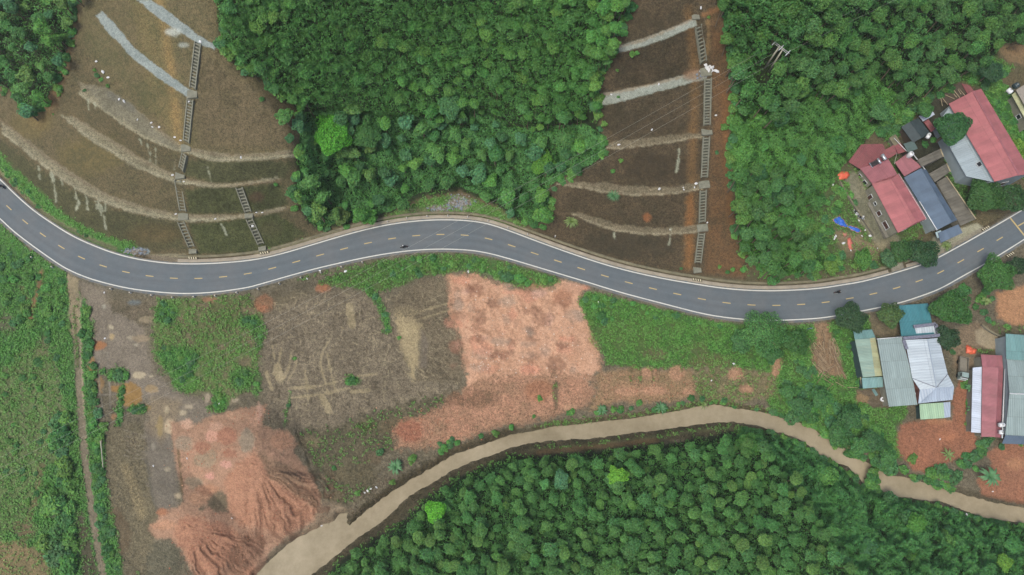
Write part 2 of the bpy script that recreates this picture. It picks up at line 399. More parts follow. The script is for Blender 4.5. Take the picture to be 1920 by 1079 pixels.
    g([(1840, 170), (1870, 150), (1930, 200), (1960, 400), (1920, 330), (1900, 260)], (74, 116, 56), (60, 96, 48), .9, 5, 6, 1)
    g([(1870, 90), (1960, 70), (1960, 130), (1890, 115)], (140, 104, 76), (112, 90, 68), .05, 4, 6, 1)
    g([(1750, 445), (1800, 428), (1832, 418), (1850, 430), (1850, 438), (1765, 482), (1742, 485)], (160, 150, 132), (140, 130, 112), 0, 2, 2, 1, .4)
    g([(1850, 432), (1890, 402), (1960, 350), (1980, 370), (1900, 405)], (120, 112, 96), None, .1, 3, 4, .9)
    g([(1670, 498), (1692, 492), (1698, 512), (1674, 516)], (166, 156, 138), None, 0, 1.5, 1, 1, .4)
    # --- south of the road
    i = np.nonzero(py > yS(px) + 6)[0]
    p.put(np.ones(i.size), i, (124, 111, 90), (102, 92, 73), 0.05, .9)
    g([(-900, -300), (-60, 368), (0, 420), (62, 472), (130, 515), (150, 560), (138, 620), (142, 700), (152, 800), (166, 900), (190, 1079), (230, 1400), (-900, 1400)], (64, 112, 58), (86, 114, 64), .85, 4, 8)
    g([(0, 705), (40, 655), (70, 640), (108, 690), (130, 760), (120, 850), (80, 880), (62, 960), (20, 1000), (-300, 1010), (-300, 700)], (116, 132, 84), (92, 112, 66), .42, 10, 16, .9, 1)
    for x in (18, 42, 66, 90, 112):
        l([(x - 6, 690), (x, 760), (x + 4, 860)], 7, (124, 116, 92), (100, 108, 72), .2, 5, 8, .6)
    o(10, 610, 22, 16, (112, 104, 82), None, .2, 6, 8, .8); o(80, 650, 14, 20, (122, 114, 80), None, .25, 6, 8, .7)
    l([(78, 512), (70, 550), (62, 575), (58, 600)], 8, (160, 106, 74), (116, 96, 64), 0, 3, 6, .9)
    l([(42, 540), (50, 560)], 8, (130, 110, 78), None, .1, 3, 6, .7)
    g([(-300, 1015), (40, 1015), (85, 1042), (98, 1079), (100, 1400), (-300, 1400)], (146, 122, 84), (118, 108, 72), .15, 6, 8, 1)
    l([(80, 870), (66, 940), (52, 985), (40, 1020)], 13, (132, 110, 80), (98, 100, 64), .2, 5, 10, .8)
    o(50, 990, 26, 16, (126, 104, 76), None, .2, 6, 10, .7)
    g([(140, 950), (160, 965), (186, 1079), (200, 1200), (160, 1200), (150, 1030)], (96, 84, 66), (76, 72, 54), .15, 4, 6, .95)
    o(100, 960, 22, 16, (88, 84, 66), None, .3, 6, 10, .7)
    # strip between the track and the yard
    g([(152, 560), (168, 560), (178, 600), (172, 640), (165, 700), (178, 800), (196, 800), (198, 880), (215, 960), (232, 1079), (260, 1300), (200, 1300), (190, 1079), (168, 900), (152, 800), (150, 660)], (58, 108, 56), (80, 108, 60), .9, 4, 6)
    # dirt track
    l([(133, 520), (141, 600), (146, 660), (151, 740), (156, 830), (163, 890), (172, 950), (181, 1010), (193, 1079), (210, 1180)], 15, (146, 130, 106), (122, 110, 90), .02, 2, 3, 1, .5)
    l([(136, 516), (138, 560), (141, 620)], 21, (170, 150, 116), (140, 124, 96), .02, 2, 3, .8)
    l([(139, 575), (143, 640), (146, 690)], 5, (104, 104, 66), (88, 96, 58), .5, 2, 3, .8)
    l([(151, 560), (150, 600), (153, 680), (158, 780)], 4, (182, 166, 132), None, 0, 1.5, 2, .7)
    # grey yard and south west dirt
    g([(200, 800), (275, 790), (285, 900), (305, 965), (290, 1010), (310, 1090), (330, 1300), (255, 1300), (235, 1079), (215, 980), (198, 900)], (126, 112, 86), (102, 92, 70), .12, 6, 8, 1, 1)
    l([(238, 880), (252, 920), (266, 965)], 20, (158, 138, 100), (130, 114, 84), .05, 6, 8, .8, 1)
    l([(215, 960), (240, 1000), (228, 1030)], 20, (114, 92, 68), None, .1, 6, 10, .7)
    g([(290, 1012), (320, 1015), (345, 1040), (362, 1079), (370, 1200), (270, 1200), (272, 1040)], (112, 104, 84), (92, 86, 68), .12, 10, 14, .95, 1)
    g([(150, 530), (200, 542), (205, 565), (242, 592), (275, 612), (282, 660), (292, 700), (322, 730), (352, 745), (396, 760), (396, 790), (332, 800), (322, 830), (332, 900), (334, 950), (300, 968), (286, 930), (277, 860), (275, 800), (280, 760), (240, 740), (205, 700), (166, 682), (166, 640), (182, 620), (166, 590)], (144, 129, 113), (124, 111, 96), .01, 8, 14, 1, .6)
    g([(277, 825), (324, 825), (332, 900), (333, 950), (302, 962), (286, 920)], (130, 118, 105), (116, 105, 92), 0, 9, 10, .8, .5)
    l([(275, 860), (285, 930), (296, 965)], 5, (104, 98, 88), None, 0, 2, 2, .6)
    g([(280, 745), (340, 750), (330, 800), (300, 830), (278, 800)], (158, 136, 104), (136, 116, 92), .02, 8, 10, .7)
    g([(200, 560), (235, 565), (290, 570), (290, 600), (272, 615), (240, 598), (210, 582)], (122, 106, 86), (100, 90, 70), .1, 4, 6, 1, 1)
    o(252, 568, 13, 4, (122, 132, 134), None, 0, 3, 3, .8)
    for (x, y, rx, ry, c) in ((260, 704, 14, 7, (208, 188, 152)), (208, 614, 4, 3, (200, 184, 152)), (210, 631, 6, 7, (200, 170, 120)), (184, 648, 14, 9, (190, 122, 74)), (172, 640, 5, 8, (170, 118, 78)), (173, 700, 7, 30, (170, 128, 72)), (188, 722, 5, 14, (166, 126, 80)), (243, 740, 26, 24, (172, 128, 66)), (222, 728, 18, 8, (172, 124, 66)), (195, 575, 4, 4, (176, 170, 150)), (245, 634, 8, 4, (184, 170, 142)), (255, 647, 5, 2, (186, 174, 150)), (284, 705, 6, 2, (200, 184, 150)), (312, 768, 4, 7, (196, 176, 140)), (343, 775, 5, 5, (204, 184, 150)), (354, 763, 8, 3, (196, 176, 146)), (318, 800, 10, 14, (212, 186, 148)), (330, 808, 14, 8, (214, 188, 150)), (300, 800, 6, 20, (170, 144, 96)), (313, 880, 5, 4, (176, 160, 134)), (333, 930, 7, 6, (204, 180, 144)), (288, 838, 3, 6, (164, 152, 134)), (440, 750, 8, 6, (186, 166, 140)), (390, 745, 6, 10, (180, 160, 134)), (215, 782, 6, 4, (180, 130, 90)), (232, 735, 10, 5, (186, 140, 80)), (268, 765, 18, 8, (160, 130, 84)), (285, 730, 14, 8, (176, 146, 104)), (265, 635, 18, 8, (164, 142, 114)), (278, 600, 18, 6, (166, 146, 116))):
        o(x, y, rx, ry, c, tuple(v * .9 for v in c), 0, 2, 5, .9, .3)
    for q in ([(185, 660), (187, 745)], [(201, 665), (207, 742)], [(183, 741), (222, 739)], [(190, 748), (194, 790)], [(207, 765), (205, 715)], [(180, 662), (205, 662)]):
        l(q, 2.4, (156, 146, 132), (118, 106, 92), 0, 1, 1.5, .9, .4, sm=False)
    o(222, 704, 22, 14, (52, 98, 54), (70, 100, 56), 1, 3, 6); l([(228, 728), (226, 760), (222, 792)], 12, (58, 104, 56), None, .95, 3, 5); o(258, 768, 19, 9, (58, 104, 54), None, .95, 3, 5); o(193, 696, 6, 5, (62, 104, 58), None, .8, 2, 4)
    for k in range(9):
        y0 = 815 + k * 6 + random.uniform(-2, 2)
        l([(230 + random.uniform(0, 12), y0 - 8), (252, y0 - 2), (275, y0 + random.uniform(-6, 8))], 1.6, (150, 136, 116), None, .02, 1, 1.5, .7)
    # big green patch
    g([(290, 562), (340, 555), (420, 552), (480, 562), (495, 600), (480, 630), (490, 680), (470, 720), (442, 745), (412, 772), (394, 768), (408, 740), (350, 732), (320, 710), (292, 680), (282, 640)], (92, 120, 62), (118, 112, 78), .5, 7, 16, 1, 1)
    o(440, 580, 46, 22, (112, 108, 72), (90, 96, 60), .35, 12, 16, .8, 1); o(390, 620, 40, 22, (108, 104, 68), None, .4, 12, 16, .7, 1)
    g([(290, 660), (330, 650), (370, 660), (372, 690), (340, 722), (320, 708)], (52, 112, 56), (70, 112, 56), 1, 6, 8, .9); o(312, 590, 22, 20, (54, 108, 54), None, 1, 6, 8, .8); o(468, 602, 20, 14, (58, 108, 56), None, .9, 5, 8, .8); o(350, 720, 26, 14, (84, 136, 58), None, 1, 5, 8, .8); o(412, 755, 16, 18, (70, 124, 54), None, 1, 5, 7, .9); o(455, 710, 22, 22, (66, 112, 56), None, .9, 6, 8, .8)
    for (x, y, r) in ((357, 634, 9), (340, 600, 9), (415, 652, 11), (470, 640, 14), (460, 680, 12), (470, 580, 16), (380, 575, 12)):
        o(x, y, r, r * .8, (132, 112, 84), (110, 98, 74), .1, 4, 7, .8, 1)
    o(496, 570, 19, 17, (190, 116, 80), (160, 104, 74), .02, 4, 7, .95, .8); o(605, 541, 14, 9, (184, 118, 82), None, .02, 3, 5, .95); o(637, 530, 8, 6, (188, 112, 86), None, 0, 2, 3, .95); o(392, 561, 14, 5, (170, 118, 88), None, .05, 3, 4, .9); o(540, 565, 60, 18, (124, 108, 82), None, .05, 10, 12, .5)
    # debris field
    g([(500, 590), (560, 560), (640, 545), (700, 555), (730, 570), (760, 620), (770, 712), (860, 715), (860, 735), (790, 770), (740, 838), (690, 850), (600, 815), (540, 800), (500, 790), (495, 660)], (138, 122, 100), (112, 98, 80), .02, 10, 12, 1, 1)
    g([(735, 560), (790, 525), (836, 518), (850, 600), (868, 680), (866, 720), (780, 715), (790, 650)], (130, 114, 90), (106, 92, 73), .01, 5, 8, 1, 1)
    r2 = random.Random(4)
    for k in range(800):          # caterpillar marks, twigs and scraped stripes on the bulldozed field
        x, y = r2.uniform(505, 860), r2.uniform(548, 800)
        if y > 800 - (x - 560) * .25 and x > 600: continue
        a = math.radians(r2.choice((80, 95, 100, 20, -20, -12)) + r2.uniform(-14, 14)) if x < 735 else math.radians(r2.choice((35, 45, -18)) + r2.uniform(-12, 12))
        L = r2.uniform(4, 17)
        light = r2.random() < .6
        l([(x, y), (x + L * math.cos(a), y + L * math.sin(a))], r2.uniform(1, 2.2), (176, 158, 124) if light else (84, 72, 56), None, 0, 1, 1.4, r2.uniform(.3, .75), .7, sm=False)
    for q, w in (([(615, 642), (600, 672), (602, 690), (616, 740)], 3), ([(613, 660), (618, 690), (631, 735)], 3), ([(572, 688), (574, 715), (578, 749)], 3), ([(545, 728), (600, 724), (632, 716)], 3), ([(546, 746), (600, 741), (655, 728)], 4), ([(511, 650), (515, 672)], 3), ([(527, 655), (522, 685), (512, 700)], 4), ([(545, 668), (542, 690), (528, 716)], 5), ([(557, 675), (553, 695), (540, 714)], 3), ([(655, 575), (660, 610)], 14), ([(604, 745), (618, 772)], 12), ([(520, 690), (524, 710)], 16), ([(670, 706), (705, 702)], 4), ([(660, 735), (690, 733)], 8), ([(770, 590), (850, 566)], 3), ([(775, 602), (858, 578)], 3), ([(540, 730), (590, 728)], 2), ([(500, 700), (510, 730)], 8)):
        l(q, w, (184, 164, 126), (154, 136, 102), 0, 1.6, 3, .8, .5)
    g([(738, 590), (752, 588), (790, 610), (788, 680), (782, 690), (775, 714), (766, 690), (752, 645)], (190, 168, 124), (158, 138, 104), .01, 6, 12, .95, .6)
    o(760, 585, 28, 8, (150, 132, 100), None, 0, 5, 6, .7, 1)
    g([(790, 615), (805, 640), (800, 690), (785, 690)], (126, 112, 98), None, 0, 4, 4, .7)
    g([(560, 815), (640, 795), (700, 772), (800, 742), (872, 728), (866, 748), (800, 792), (745, 842), (705, 870), (692, 930), (655, 955), (615, 942), (600, 900), (576, 850)], (108, 97, 73), (80, 74, 55), .16, 10, 16, .95, 1)
    o(660, 890, 46, 20, (124, 108, 78), (96, 86, 64), .08, 10, 14, .7, 1); o(580, 830, 20, 12, (150, 132, 96), None, .1, 6, 10, .6, 1); o(740, 800, 30, 16, (126, 106, 76), (98, 86, 62), .08, 8, 12, .8, 1); o(620, 930, 26, 12, (124, 106, 78), None, .1, 8, 12, .7, 1); o(700, 860, 18, 12, (120, 100, 76), None, .1, 6, 10, .7, 1); o(690, 800, 22, 14, (92, 92, 56), None, .35, 6, 10, .8)
    l([(552, 805), (572, 850), (590, 900), (605, 940)], 4, (70, 60, 44), None, .1, 2, 3, .8)
    # grass strip below the road
    g([(600, 530), (650, 508), (720, 487), (800, 475), (880, 477), (950, 490), (1040, 516), (1054, 532), (1000, 545), (960, 536), (930, 526), (905, 514), (880, 508), (855, 512), (830, 516), (790, 516), (755, 535), (700, 547), (660, 540)], (66, 110, 54), (96, 104, 66), .8, 5, 8)
    l([(560, 522), (640, 500), (720, 483)], 14, (110, 104, 78), (92, 92, 64), .3, 4, 5, .8)
    l([(690, 540), (716, 575), (727, 620)], 13, (66, 108, 56), None, .85, 4, 7, .9); l([(727, 600), (724, 622)], 7, (60, 108, 56), None, .9, 3, 4)
    o(660, 715, 14, 8, (64, 104, 54), None, .9, 3, 5); o(485, 630, 12, 26, (70, 110, 56), None, .8, 4, 7, .8); o(482, 720, 8, 26, (74, 110, 58), None, .7, 4, 7, .7); l([(545, 735), (533, 800)], 4, (70, 106, 56), None, .8, 2, 4, .7); o(552, 672, 5, 4, (64, 106, 54), None, .9, 2, 3)
    # salmon clay pad
    g([(836, 516), (860, 512), (885, 516), (905, 520), (935, 530), (960, 540), (1000, 548), (1040, 540), (1060, 520), (1098, 538), (1088, 562), (1112, 618), (1128, 690), (1110, 720), (1090, 760), (1050, 768), (950, 790), (870, 780), (872, 700), (868, 660), (856, 612), (842, 560)], (222, 168, 134), (202, 146, 112), 0, 4, 13, 1, .5)
    r3 = random.Random(9)
    for k in range(70):
        x, y = r3.uniform(848, 1095), r3.uniform(525, 700)
        o(x, y, r3.uniform(5, 20), r3.uniform(4, 13), r3.choice(((236, 152, 120), (196, 160, 136), (172, 122, 96), (228, 176, 152), (188, 160, 138), (162, 108, 84))), None, 0, 4, 8, r3.uniform(.35, .75), r3.uniform(.3, .9))
    for q_, w_ in (([(838, 520), (846, 570), (860, 630), (870, 690)], 10), ([(1090, 545), (1095, 580), (1118, 640), (1128, 700)], 12), ([(850, 514), (900, 520), (960, 542), (1040, 540)], 10), ([(870, 735), (960, 720), (1060, 712), (1120, 712)], 16)):
        l(q_, w_, (168, 126, 98), (136, 108, 82), .05, 4, 10, .75, 1, .45)
    o(1075, 540, 20, 14, (206, 152, 122), None, .02, 4, 5, .9); o(1055, 560, 22, 16, (180, 118, 88), None, 0, 6, 8, .7)
    g([(870, 728), (900, 712), (960, 700), (1000, 700), (1100, 705), (1122, 735), (1100, 762), (1055, 776), (1000, 790), (950, 796), (900, 812), (870, 832), (800, 838), (745, 842), (738, 812), (760, 786), (800, 776), (850, 745)], (194, 136, 106), (156, 118, 90), .02, 8, 16, .95, 1)
    o(770, 808, 26, 22, (176, 108, 82), None, 0, 5, 7, .9, .9); o(880, 750, 50, 16, (160, 110, 84), (124, 94, 70), .03, 8, 12, .8, 1); o(1042, 742, 6, 26, (104, 92, 68), None, .4, 4, 4, .8); o(1010, 735, 26, 20, (186, 116, 82), None, 0, 6, 8, .6, .8); o(1070, 765, 14, 6, (206, 156, 120), None, 0, 3, 4, .8)
    # grass triangle with bare bank below it
    g([(1082, 562), (1100, 545), (1180, 562), (1260, 582), (1350, 602), (1460, 610), (1540, 606), (1640, 590), (1700, 600), (1700, 780), (1680, 800), (1690, 862), (1600, 842), (1500, 792), (1440, 770), (1440, 700), (1380, 692), (1300, 690), (1200, 692), (1140, 682), (1110, 620)], (66, 110, 52), (88, 108, 60), .85, 4, 8)
    o(1180, 630, 66, 34, (96, 116, 64), (80, 106, 56), .7, 14, 16, .7, .9); o(1230, 665, 26, 14, (116, 110, 74), None, .4, 6, 10, .8); o(1330, 680, 40, 16, (120, 108, 72), None, .3, 8, 12, .7, 1); o(1300, 655, 30, 16, (104, 108, 70), None, .5, 8, 12, .6)
    g([(1115, 700), (1180, 690), (1220, 695), (1300, 694), (1312, 740), (1250, 756), (1150, 758), (1105, 772), (1120, 730)], (176, 130, 98), (136, 116, 80), .06, 6, 10, 1, 1)
    g([(1300, 692), (1380, 690), (1460, 700), (1462, 745), (1380, 758), (1310, 755)], (140, 122, 88), (104, 104, 66), .25, 6, 10, 1, 1)
    for (x, y, rx, ry) in ((1175, 735, 24, 9), (1225, 733, 26, 9), (1215, 698, 14, 10), (1270, 700, 14, 14), (1380, 702, 16, 12), (1400, 730, 12, 8), (1455, 690, 9, 22), (1290, 735, 10, 6)):
        o(x, y, rx, ry, (206, 150, 116), (176, 128, 98), .02, 4, 7, .85, .8)
    for x in (1182, 1200, 1222, 1278):
        l([(x, 690), (x + 2, 712)], 4, (112, 100, 64), None, .3, 2, 4, .7)
    # river banks
    up = [q for q in RIV_UP if q[0] > 655]
    l([(x, y - 8) for x, y in up if x < 1000], 17, (96, 82, 60), (76, 68, 50), .12, 4, 7, .95, 1)
    l([(x, y - 5) for x, y in up if 990 < x < 1450], 9, (112, 98, 66), (84, 84, 54), .4, 3, 5, .9, 1)
    g([(x, y) for x, y in RIV_LO if 570 < x < 1480] + [(x, y + 34 - (x - 600) * .012) for x, y in RIV_LO[::-1] if 570 < x < 1480], (98, 84, 62), (74, 68, 48), .12, 4, 6, 1, .9)
    l([(x, y + 12) for x, y in RIV_LO if 990 < x < 1420], 5, (110, 110, 72), None, .5, 3, 5, .8)
    l([(1010, 848), (1120, 838), (1230, 826)], 8, (124, 96, 64), None, .05, 4, 5, .8)
    o(1632, 905, 9, 26, (60, 100, 50), None, .9, 4, 5)
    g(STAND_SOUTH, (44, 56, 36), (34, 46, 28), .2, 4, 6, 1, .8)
    # spoil heaps beside the pond
    g([(318, 790), (360, 800), (400, 780), (450, 766), (498, 760), (492, 800), (540, 808), (556, 830), (552, 850), (576, 880), (600, 926), (606, 968), (640, 985), (545, 1010), (512, 1030), (484, 1079), (470, 1200), (380, 1200), (362, 1079), (340, 1030), (322, 1010), (292, 1012), (281, 990), (300, 962), (332, 950), (346, 940), (336, 900), (326, 850)], (188, 140, 112), (164, 124, 98), 0, 4, 6, 1, .6)
    g([(420, 900), (455, 856), (478, 850), (520, 880), (580, 905), (604, 960), (560, 992), (520, 1000), (450, 985), (425, 940)], (200, 140, 108), (178, 120, 92), 0, 9, 12, .9, .6)
    g([(485, 850), (520, 860), (570, 900), (602, 940), (604, 965), (560, 930), (510, 900)], (158, 122, 94), (138, 110, 86), 0, 6, 8, .8, .6)
    g([(320, 990), (345, 968), (375, 970), (430, 990), (480, 1030), (475, 1079), (370, 1079), (345, 1030), (328, 1010)], (196, 134, 102), (172, 114, 88), 0, 8, 12, .9, .6)
    g([(460, 995), (500, 1010), (485, 1050), (440, 1079), (410, 1079)], (166, 118, 92), (140, 104, 82), 0, 8, 10, .8)
    for (x, y, rx, ry, c) in ((345, 832, 18, 16, (166, 142, 118)), (384, 860, 22, 20, (168, 142, 114)), (378, 840, 16, 12, (178, 118, 92)), (425, 818, 20, 18, (184, 120, 94)), (397, 818, 12, 12, (224, 160, 134)), (392, 893, 10, 7, (230, 160, 140)), (425, 872, 11, 8, (222, 158, 138)), (462, 826, 16, 24, (166, 146, 122)), (365, 905, 18, 12, (160, 138, 112)), (375, 935, 22, 12, (196, 144, 110)), (310, 985, 24, 10, (204, 146, 112)), (528, 828, 20, 18, (206, 148, 114)), (486, 775, 6, 20, (214, 164, 138)), (440, 780, 18, 8, (200, 152, 120)), (350, 795, 12, 8, (220, 170, 140)), (405, 800, 14, 8, (210, 160, 132)), (303, 962, 10, 8, (190, 120, 84)), (430, 850, 14, 10, (176, 116, 90)), (476, 790, 8, 10, (206, 154, 124)), (390, 918, 24, 10, (188, 132, 100))):
        o(x, y, rx, ry, c, tuple(v * .94 for v in c), 0, 3, 6, .85, .6)
    g([(395, 935), (412, 918), (424, 930), (426, 960), (410, 962), (392, 952), (372, 962), (374, 955)], (124, 108, 84), (104, 94, 74), .05, 4, 6, .9)
    l([(334, 845), (338, 880), (342, 925)], 5, (120, 96, 64), None, .1, 2, 5, .8)
    g([(600, 935), (660, 955), (636, 966), (628, 980), (580, 1000), (520, 1030), (506, 1052), (500, 1040), (540, 1005), (585, 980)], (158, 134, 108), (134, 114, 92), .02, 4, 6, .9)
    g([(505, 1040), (545, 1014), (610, 985), (600, 1010), (550, 1030)], (150, 128, 104), None, 0, 4, 4, .6)
    # red earth yards by the houses south of the road
    g([(1690, 797), (1730, 790), (1785, 788), (1790, 730), (1800, 714), (1816, 722), (1824, 770), (1832, 830), (1822, 850), (1790, 862), (1740, 888), (1712, 884), (1680, 838)], (176, 110, 80), (154, 98, 72), .01, 4, 6, 1, .7)
    g([(1850, 850), (1890, 832), (1930, 828), (2200, 830), (2200, 1000), (1920, 946), (1842, 928), (1832, 900), (1860, 870)], (176, 112, 82), (156, 102, 76), .01, 4, 6, 1, .7)
    o(1905, 870, 18, 10, (206, 142, 100), None, 0, 5, 8, .7); o(1760, 790, 22, 6, (202, 134, 94), None, 0, 4, 6, .7); o(1775, 820, 20, 10, (200, 124, 86), None, 0, 6, 8, .6)
    g([(1868, 548), (1920, 535), (2200, 500), (2200, 600), (1900, 612), (1870, 596)], (196, 140, 98), (170, 118, 82), .06, 4, 6, 1, .7)
    g([(1780, 640), (1800, 615), (1830, 605), (1850, 612), (1884, 632), (1884, 664), (1842, 668), (1812, 700), (1790, 690)], (150, 124, 98), (124, 104, 82), .02, 4, 5, 1, .7)
    g([(1828, 622), (1845, 614), (1880, 638), (1880, 652), (1856, 655), (1832, 645)], (178, 158, 128), (160, 142, 114), 0, 2, 3, 1, .4)
    g([(1845, 608), (1930, 612), (1930, 632), (1884, 632)], (116, 104, 80), (96, 90, 64), .2, 4, 5, 1)
    l([(1818, 655), (1878, 664)], 10, (92, 92, 58), None, .4, 3, 4, .8)
    g([(1525, 606), (1552, 600), (1562, 640), (1580, 690), (1592, 712), (1560, 706), (1538, 700), (1520, 672), (1530, 645)], (168, 130, 96), (132, 106, 78), .05, 4, 6, 1, .8)
    g([(1628, 585), (1694, 578), (1694, 636), (1636, 640)], (136, 118, 92), (106, 96, 74), .06, 4, 5, 1)
    g([(1604, 730), (1666, 722), (1672, 765), (1640, 768), (1608, 752)], (122, 104, 84), (94, 82, 66), .05, 4, 5, 1)
    g([(1608, 735), (1630, 745), (1625, 758), (1604, 752)], (168, 134, 92), None, 0, 3, 4, .8)
    g([(1640, 575), (1690, 565), (1700, 580), (1640, 592)], (134, 124, 100), None, .1, 3, 3, .8)
    # gravel verge south of the road
    i = np.nonzero((py > yS(px) + 2) & (py < yS(px) + 26) & (px > 120) & (px < 1560))[0]
    m = sstep(12, 5, py[i] - yS(px[i]) + 8 * (p.w2[i] - .5)) * .8
    p.put(m, i, (122, 114, 100), (98, 94, 76), 0.05, .8)
    # rills: wet soil and the shade inside the gullies, painted as a darker tone
    m = (px > 200) & (px < 740) & (py > 700)
    if m.any():
        ii = np.nonzero(m)[0]
        for f in FANS:
            _, r = fan(px[ii], py[ii], *f)
            p.put(np.clip(r * 1.3, 0, 1) * .6, ii, (122, 76, 56), (112, 74, 56), 0, None)
    out = np.nonzero((px < -60) | (px > 1990) | (py < -60) | (py > 1150))[0]
    dd = np.maximum(np.maximum(-px[out], px[out] - 1920), np.maximum(-py[out], py[out] - 1079))
    p.put(sstep(80, 260, dd) * (np.abs(py[out] - (yN(px[out]) + yS(px[out])) / 2) > 60), out, (70, 100, 52), (54, 78, 42), .3, .9)
    up = py < yN(px) - 12
    p.c[up] *= np.array([1.22, 1.29, 1.18])
    return p

# ---------------------------------------------------------------- mesh helpers
def new_obj(name, me, parent=None, mat=None):
    o = bpy.data.objects.new(name, me); COL.objects.link(o)
    if parent: o.parent = parent
    if mat:
        for m in (mat if isinstance(mat, (list, tuple)) else [mat]): me.materials.append(m)
    return o

def np_mesh(name, V, Q, col=None, smooth=False, mi=None):
    me = bpy.data.meshes.new(name)
    n, k = Q.shape
    me.vertices.add(len(V)); me.vertices.foreach_set('co', np.ascontiguousarray(V, np.float32).ravel())
    me.loops.add(n * k); me.loops.foreach_set('vertex_index', np.ascontiguousarray(Q, np.int32).ravel())
    me.polygons.add(n); me.polygons.foreach_set('loop_start', np.arange(n, dtype=np.int32) * k)
    if mi is not None: me.polygons.foreach_set('material_index', np.ascontiguousarray(mi, np.int32))
    if smooth: me.polygons.foreach_set('use_smooth', np.ones(n, bool))
    if col is not None:
        a = me.color_attributes.new('Col', 'FLOAT_COLOR', 'POINT')
        a.data.foreach_set('color', np.ascontiguousarray(col, np.float32).ravel())
    me.update(calc_edges=True)
    return me

def tag(o, label, cat, group=None, kind=None):
    if label: o['label'] = label
    if cat: o['category'] = cat
    if group: o['group'] = group
    if kind: o['kind'] = kind
    return o

class NT:
    def __init__(s, name):
        s.m = bpy.data.materials.new(name); s.m.use_nodes = True
        s.t = s.m.node_tree; s.b = s.t.nodes["Principled BSDF"]; s.out = s.t.nodes["Material Output"]
    def n(s, typ, **kw):
        x = s.t.nodes.new(typ)
        for k, v in kw.items():
            if k.startswith('i_'): x.inputs[int(k[2:]) if k[2:].isdigit() else k[2:].replace('_', ' ')].default_value = v
            else: setattr(x, k, v)
        return x
    def l(s, a, b): s.t.links.new(a, b)
    def set(s, **kw):
        for k, v in kw.items(): s.b.inputs[k.replace('_', ' ')].default_value = v
    def noise(s, scale, detail=4, rough=.6, coord='Object', vec=None):
        if vec is None: vec = s.n('ShaderNodeTexCoord').outputs[coord]
        x = s.n('ShaderNodeTexNoise'); s.l(vec, x.inputs['Vector'])
        x.inputs['Scale'].default_value = scale; x.inputs['Detail'].default_value = detail; x.inputs['Roughness'].default_value = rough
        return x.outputs['Fac']
    def rng(s, v, a, b, c, d):
        x = s.n('ShaderNodeMapRange'); s.l(v, x.inputs[0])
        for k, q in enumerate((a, b, c, d)): x.inputs[k + 1].default_value = q
        return x.outputs[0]
    def math(s, op, a, b):
        x = s.n('ShaderNodeMath', operation=op)
        for k, q in enumerate((a, b)):
            if isinstance(q, (int, float)): x.inputs[k].default_value = q
            else: s.l(q, x.inputs[k])
        return x.outputs[0]
    def mul(s, col, fac):
        x = s.n('ShaderNodeVectorMath', operation='SCALE'); s.l(col, x.inputs[0]); s.l(fac, x.inputs['Scale']); return x.outputs[0]
    def mix(s, f, a, b):
        x = s.n('ShaderNodeMix', data_type='RGBA')
        if isinstance(f, (int, float)): x.inputs[0].default_value = f
        else: s.l(f, x.inputs[0])
        for k, q in ((6, a), (7, b)):
            if isinstance(q, (tuple, list, np.ndarray)): x.inputs[k].default_value = tuple(q)[:3] + (1,)
            else: s.l(q, x.inputs[k])
        return x.outputs[2]
    def bump(s, h, strength, dist):
        x = s.n('ShaderNodeBump'); x.inputs['Strength'].default_value = strength; x.inputs['Distance'].default_value = dist
        s.l(h, x.inputs['Height']); s.l(x.outputs[0], s.b.inputs['Normal'])

def m_plain(name, rgb, rough=.6, var=.25, scale=2.0, metal=0.0, k=KA, spec=.35, fine=14.):
    q = NT(name)
    c = alb(*rgb, k=k)
    a = q.noise(scale, 5); b = q.noise(fine, 3)
    f = q.math('ADD', q.rng(a, .3, .7, 1 - var, 1 + var), q.rng(b, .3, .7, -var * .6, var * .6))
    rgbn = q.n('ShaderNodeRGB'); rgbn.outputs[0].default_value = tuple(c) + (1,)
    q.l(q.mul(rgbn.outputs[0], f), q.b.inputs['Base Color'])
    q.set(Roughness=rough, Metallic=metal); q.b.inputs['Specular IOR Level'].default_value = spec
    return q.m

# ---------------------------------------------------------------- ground
def axis(a, b, st):
    mid = np.arange(a, b + .1, st); ext = []; d = st
    while sum(ext) < 3000: d *= 1.25; ext.append(d)
    e = np.cumsum(ext)
    return np.concatenate([a - e[::-1], mid, b + e])
gx = axis(-80, 2000, 2.0); gy = axis(-70, 1150, 2.0)
GX, GY = np.meshgrid(gx, gy)
gpx, gpy = GX.ravel(), GY.ravel()
gzv = height(gpx, gpy)
paint = ground_colours(gpx, gpy)
gV = W3(gpx, gpy, gzv)
nx, ny = len(gx), len(gy)
ii = (np.arange(ny - 1)[:, None] * nx + np.arange(nx - 1)[None, :]).ravel()
gQ = np.stack([ii, ii + nx, ii + nx + 1, ii + 1], 1)
q = NT('earth')
at = q.n('ShaderNodeAttribute', attribute_name='Col')
n1 = q.noise(1.7, 5, .8); n2 = q.noise(4.5, 3, .6)
nn = q.math('ADD', q.math('MULTIPLY', n1, .5), q.math('MULTIPLY', n2, .5))
amp = q.rng(nn, .41, .59, -.52, .52)
fac = q.math('ADD', q.math('MULTIPLY', amp, at.outputs['Alpha']), 1.0)
q.l(q.mul(at.outputs['Color'], fac), q.b.inputs['Base Color'])
q.set(Roughness=.92); q.b.inputs['Specular IOR Level'].default_value = .15
q.bump(nn, .7, .35)
ground = new_obj('ground', np_mesh('ground', gV, gQ, np.concatenate([paint.c, paint.t[:, None]], 1), True), None, q.m)
tag(ground, None, None, kind='structure')

